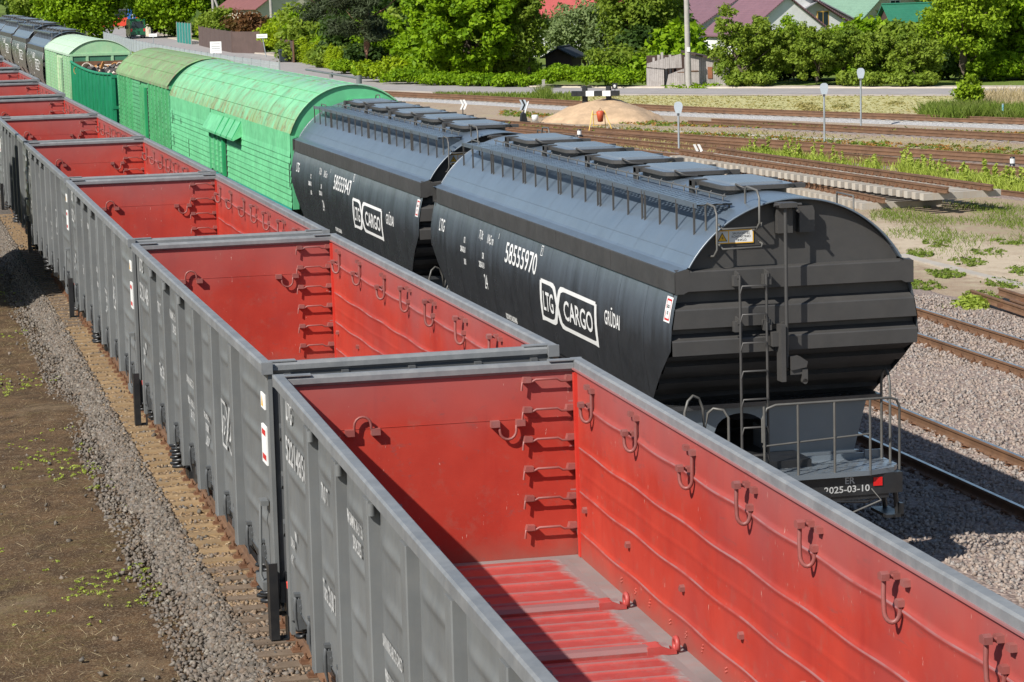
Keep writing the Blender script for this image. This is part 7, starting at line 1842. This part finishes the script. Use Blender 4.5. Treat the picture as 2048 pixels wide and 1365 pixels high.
# yellow trestle with a red lamp shell
p = at(1198, 263); k = p.y / CF; t = empty('trestle', p, .2, 'yellow folding trestle in front of the sand heap', 'trestle'); YT = paint('yellow_tube', (.75, .5, .1), .5, .08)
b = MB(); w = .32; h = 1.02
for s in (-1, 1):
    b.tube([(s * (w + .28), -.35, 0), (s * w * .9, 0, h)], .022, 5); b.tube([(s * (w - .02) + .15, .4, .0), (s * w * .9, 0, h)], .022, 5)
b.tube([(-w, 0, h * .82), (w, 0, h * .82)], .02, 5); b.tube([(-.3, .2, .28), (.5, .2, .28)], .018, 5); b.build('frame', YT, t)
t2 = empty('warning_lamp', p + Vector((.08, -.02, .45)), 0, 'red lamp shell hanging in the yellow trestle', 'lamp'); b = MB(); b.lathe((0, 0, 0), [(.0, 0), (.13, .02), (.17, .3), (.2, .5), (.12, .56), (0, .56)], 12); b.build('shell', paint('orange_red_shell', (.5, .08, .03), .5, .1), t2); b = MB(); b.tube([(-.12, 0, .5), (0, 0, .7), (.12, 0, .5)], .015, 5); b.build('hanger', RUST, t2)
# stacked prefabricated track panels
def panel(o, d, n, label, ns, roff, rl):
    t = empty('track_panel', o, math.atan2(-d.x, d.y), label, 'track panel', 'track panels stacked in the yard')
    for i in range(ns):
        s = link('sleeper', SLM_B, t); s.location = (0, i * .55, .22); s.rotation_euler = (0, 0, R_.uniform(-.01, .01))
        for q in (-1, 1): link('fastening', FSM['wood', q], s)
    for x in (-.8, .8):
        for k in (0, 1):
            if k and not roff: continue
            path = [Vector((x + .17 * k, y, .22 + .19)) for y in np.linspace(-.6 + .25 * k, rl, 12)]; link('rail', rail_mesh(path, False), t)
    return t
b = MB(); b.box(-1.4, 1.4, -.13, .13, -.22, 0); SLM_B = b.mesh('sleeper', SLP_N)
pn = at(1722, 420); pf = at(1600, 392); d = Vector((pf.x - pn.x, pf.y - pn.y, 0)).normalized(); n = Vector((d.y, -d.x, 0))
panel(pn + n * 1.4, d, n, 'lower track panel of the stack, its rails ending further left', 34, False, 18)
pn2 = at(1843, 398, .52); pf2 = at(1500, 343, .52); d2 = Vector((pf2.x - pn2.x, pf2.y - pn2.y, 0)).normalized(); n2 = Vector((d2.y, -d2.x, 0))
panel(Vector((pn2.x, pn2.y, pn2.z + .47)) + n2 * 1.4, d2, n2, 'upper track panel of the stack with doubled rails', 40, True, 22)
# old rails lying on the right, partly on short sleepers
pa, pb_ = at(1940, 606), at(2120, 668); dd = (pb_ - pa).normalized()
for i, (u0, v0, u1, v1, lb) in enumerate(((1943, 603, 2130, 668, 'front one of three old rusty rails lying at the right edge'), (1998, 598, 2150, 648, 'rear one of three old rusty rails lying at the right edge'), (2022, 622, 2140, 663, 'short rusty rail lying between two longer ones at the right edge'))):
    a, c = at(u0, v0), at(u1, v1); a = Vector((a.x, a.y, zg(a.y) + .28)); c = Vector((c.x, c.y, zg(c.y) + .28)); o = bpy.data.objects.new('loose_rail', rail_mesh([a.lerp(c, q / 6) for q in range(7)], False)); COL.objects.link(o); tag(o, lb, 'rail', 'loose rusty rails at the right edge')
    for q in (.35, .75): m = a.lerp(c, q); f = MB(); f.box(-.1, .1, -.09, .09, .0, .1); f.cyl((0, 0, .1), (0, 0, .2), .03, 6); e = f.build('rail_clip', RUST, o); e.location = m + Vector((0, 0, -.18))
# concrete cable covers
for (a, c, lb, w) in (((1800, 512), (2060, 578), 'long white concrete cable cover across the sandy yard', .16), ((1060, 250), (1700, 281), 'long pale cable cover along the far tracks', .14), ((1400, 272), (1640, 284), 'pale cable cover under the middle signal disc', .12)):
    P = smooth(px_path([a, c]), 1.5); o = strip_path('cable_cover', P, far(.0), [(-w, -.03), (-w, .05), (w, .05), (w, -.03)], CONC if w < .15 else SLP_N); tag(o, lb, 'cable cover')
# off to the left stands a tree whose shade lies on the ground beside the wagons
sx, sy = at(75, 555).xy
for k, (dx, dy, R, hz) in enumerate(((-4.6, -2.5, 3.3, 4.2), (-3.2, -8.0, 3.0, 4.0))):
    q = Vector((sx + dx, sy + dy, zg(sy + dy))); plant_tree('roadside_tree', q, 'maple', R, 3.3, hz, ['low tree left of the tracks, the farther of two, its shade falling beside the wagons', 'low tree left of the tracks, the nearer of two, its shade falling beside the wagons'][k], n=110, per=80, size=.25, cr=.9, var=90 + k, low=-.95)
# ------------------------------------------------------------------ camera, sun, sky
cd = bpy.data.cameras.new('camera'); co = bpy.data.objects.new('camera', cd); COL.objects.link(co)
cd.sensor_width = 36; cd.lens = CF * 36 / 2048; cd.clip_start = .5; cd.clip_end = 4000
bk = -_fwd
co.matrix_world = Matrix(((RT.x, UP.x, bk.x, 0), (RT.y, UP.y, bk.y, 0), (RT.z, UP.z, bk.z, CH), (0, 0, 0, 1)))
SC.camera = co
AZ, EL = 43.0, 41.0         # heading of the shadows, height of the sun
sd = bpy.data.lights.new('sun', 'SUN'); so = bpy.data.objects.new('sun', sd); COL.objects.link(so)
sd.energy = 4.9; sd.angle = rad(.53); sd.color = (1, .955, .88)
dv = Vector((math.sin(rad(AZ)) * math.cos(rad(EL)), math.cos(rad(AZ)) * math.cos(rad(EL)), -math.sin(rad(EL))))
so.rotation_euler = dv.to_track_quat('-Z', 'Y').to_euler()
w = bpy.data.worlds.new('World'); SC.world = w; w.use_nodes = True
nt = w.node_tree
for n in list(nt.nodes): nt.nodes.remove(n)
sk = nt.nodes.new('ShaderNodeTexSky'); sk.sky_type = 'NISHITA'; sk.sun_disc = False
sk.sun_elevation = rad(EL); sk.sun_rotation = rad(AZ + 180); sk.altitude = 50; sk.air_density = 1.0; sk.dust_density = .6; sk.ozone_density = 1.5
bg = nt.nodes.new('ShaderNodeBackground'); bg.inputs[1].default_value = .085
wo = nt.nodes.new('ShaderNodeOutputWorld'); nt.links.new(sk.outputs[0], bg.inputs[0]); nt.links.new(bg.outputs[0], wo.inputs[0])
SC.view_settings.view_transform = 'Standard'; SC.view_settings.look = 'None'; SC.view_settings.exposure = 0.42; SC.view_settings.gamma = 1
SC.cycles.max_bounces = 6; SC.cycles.transparent_max_bounces = 8
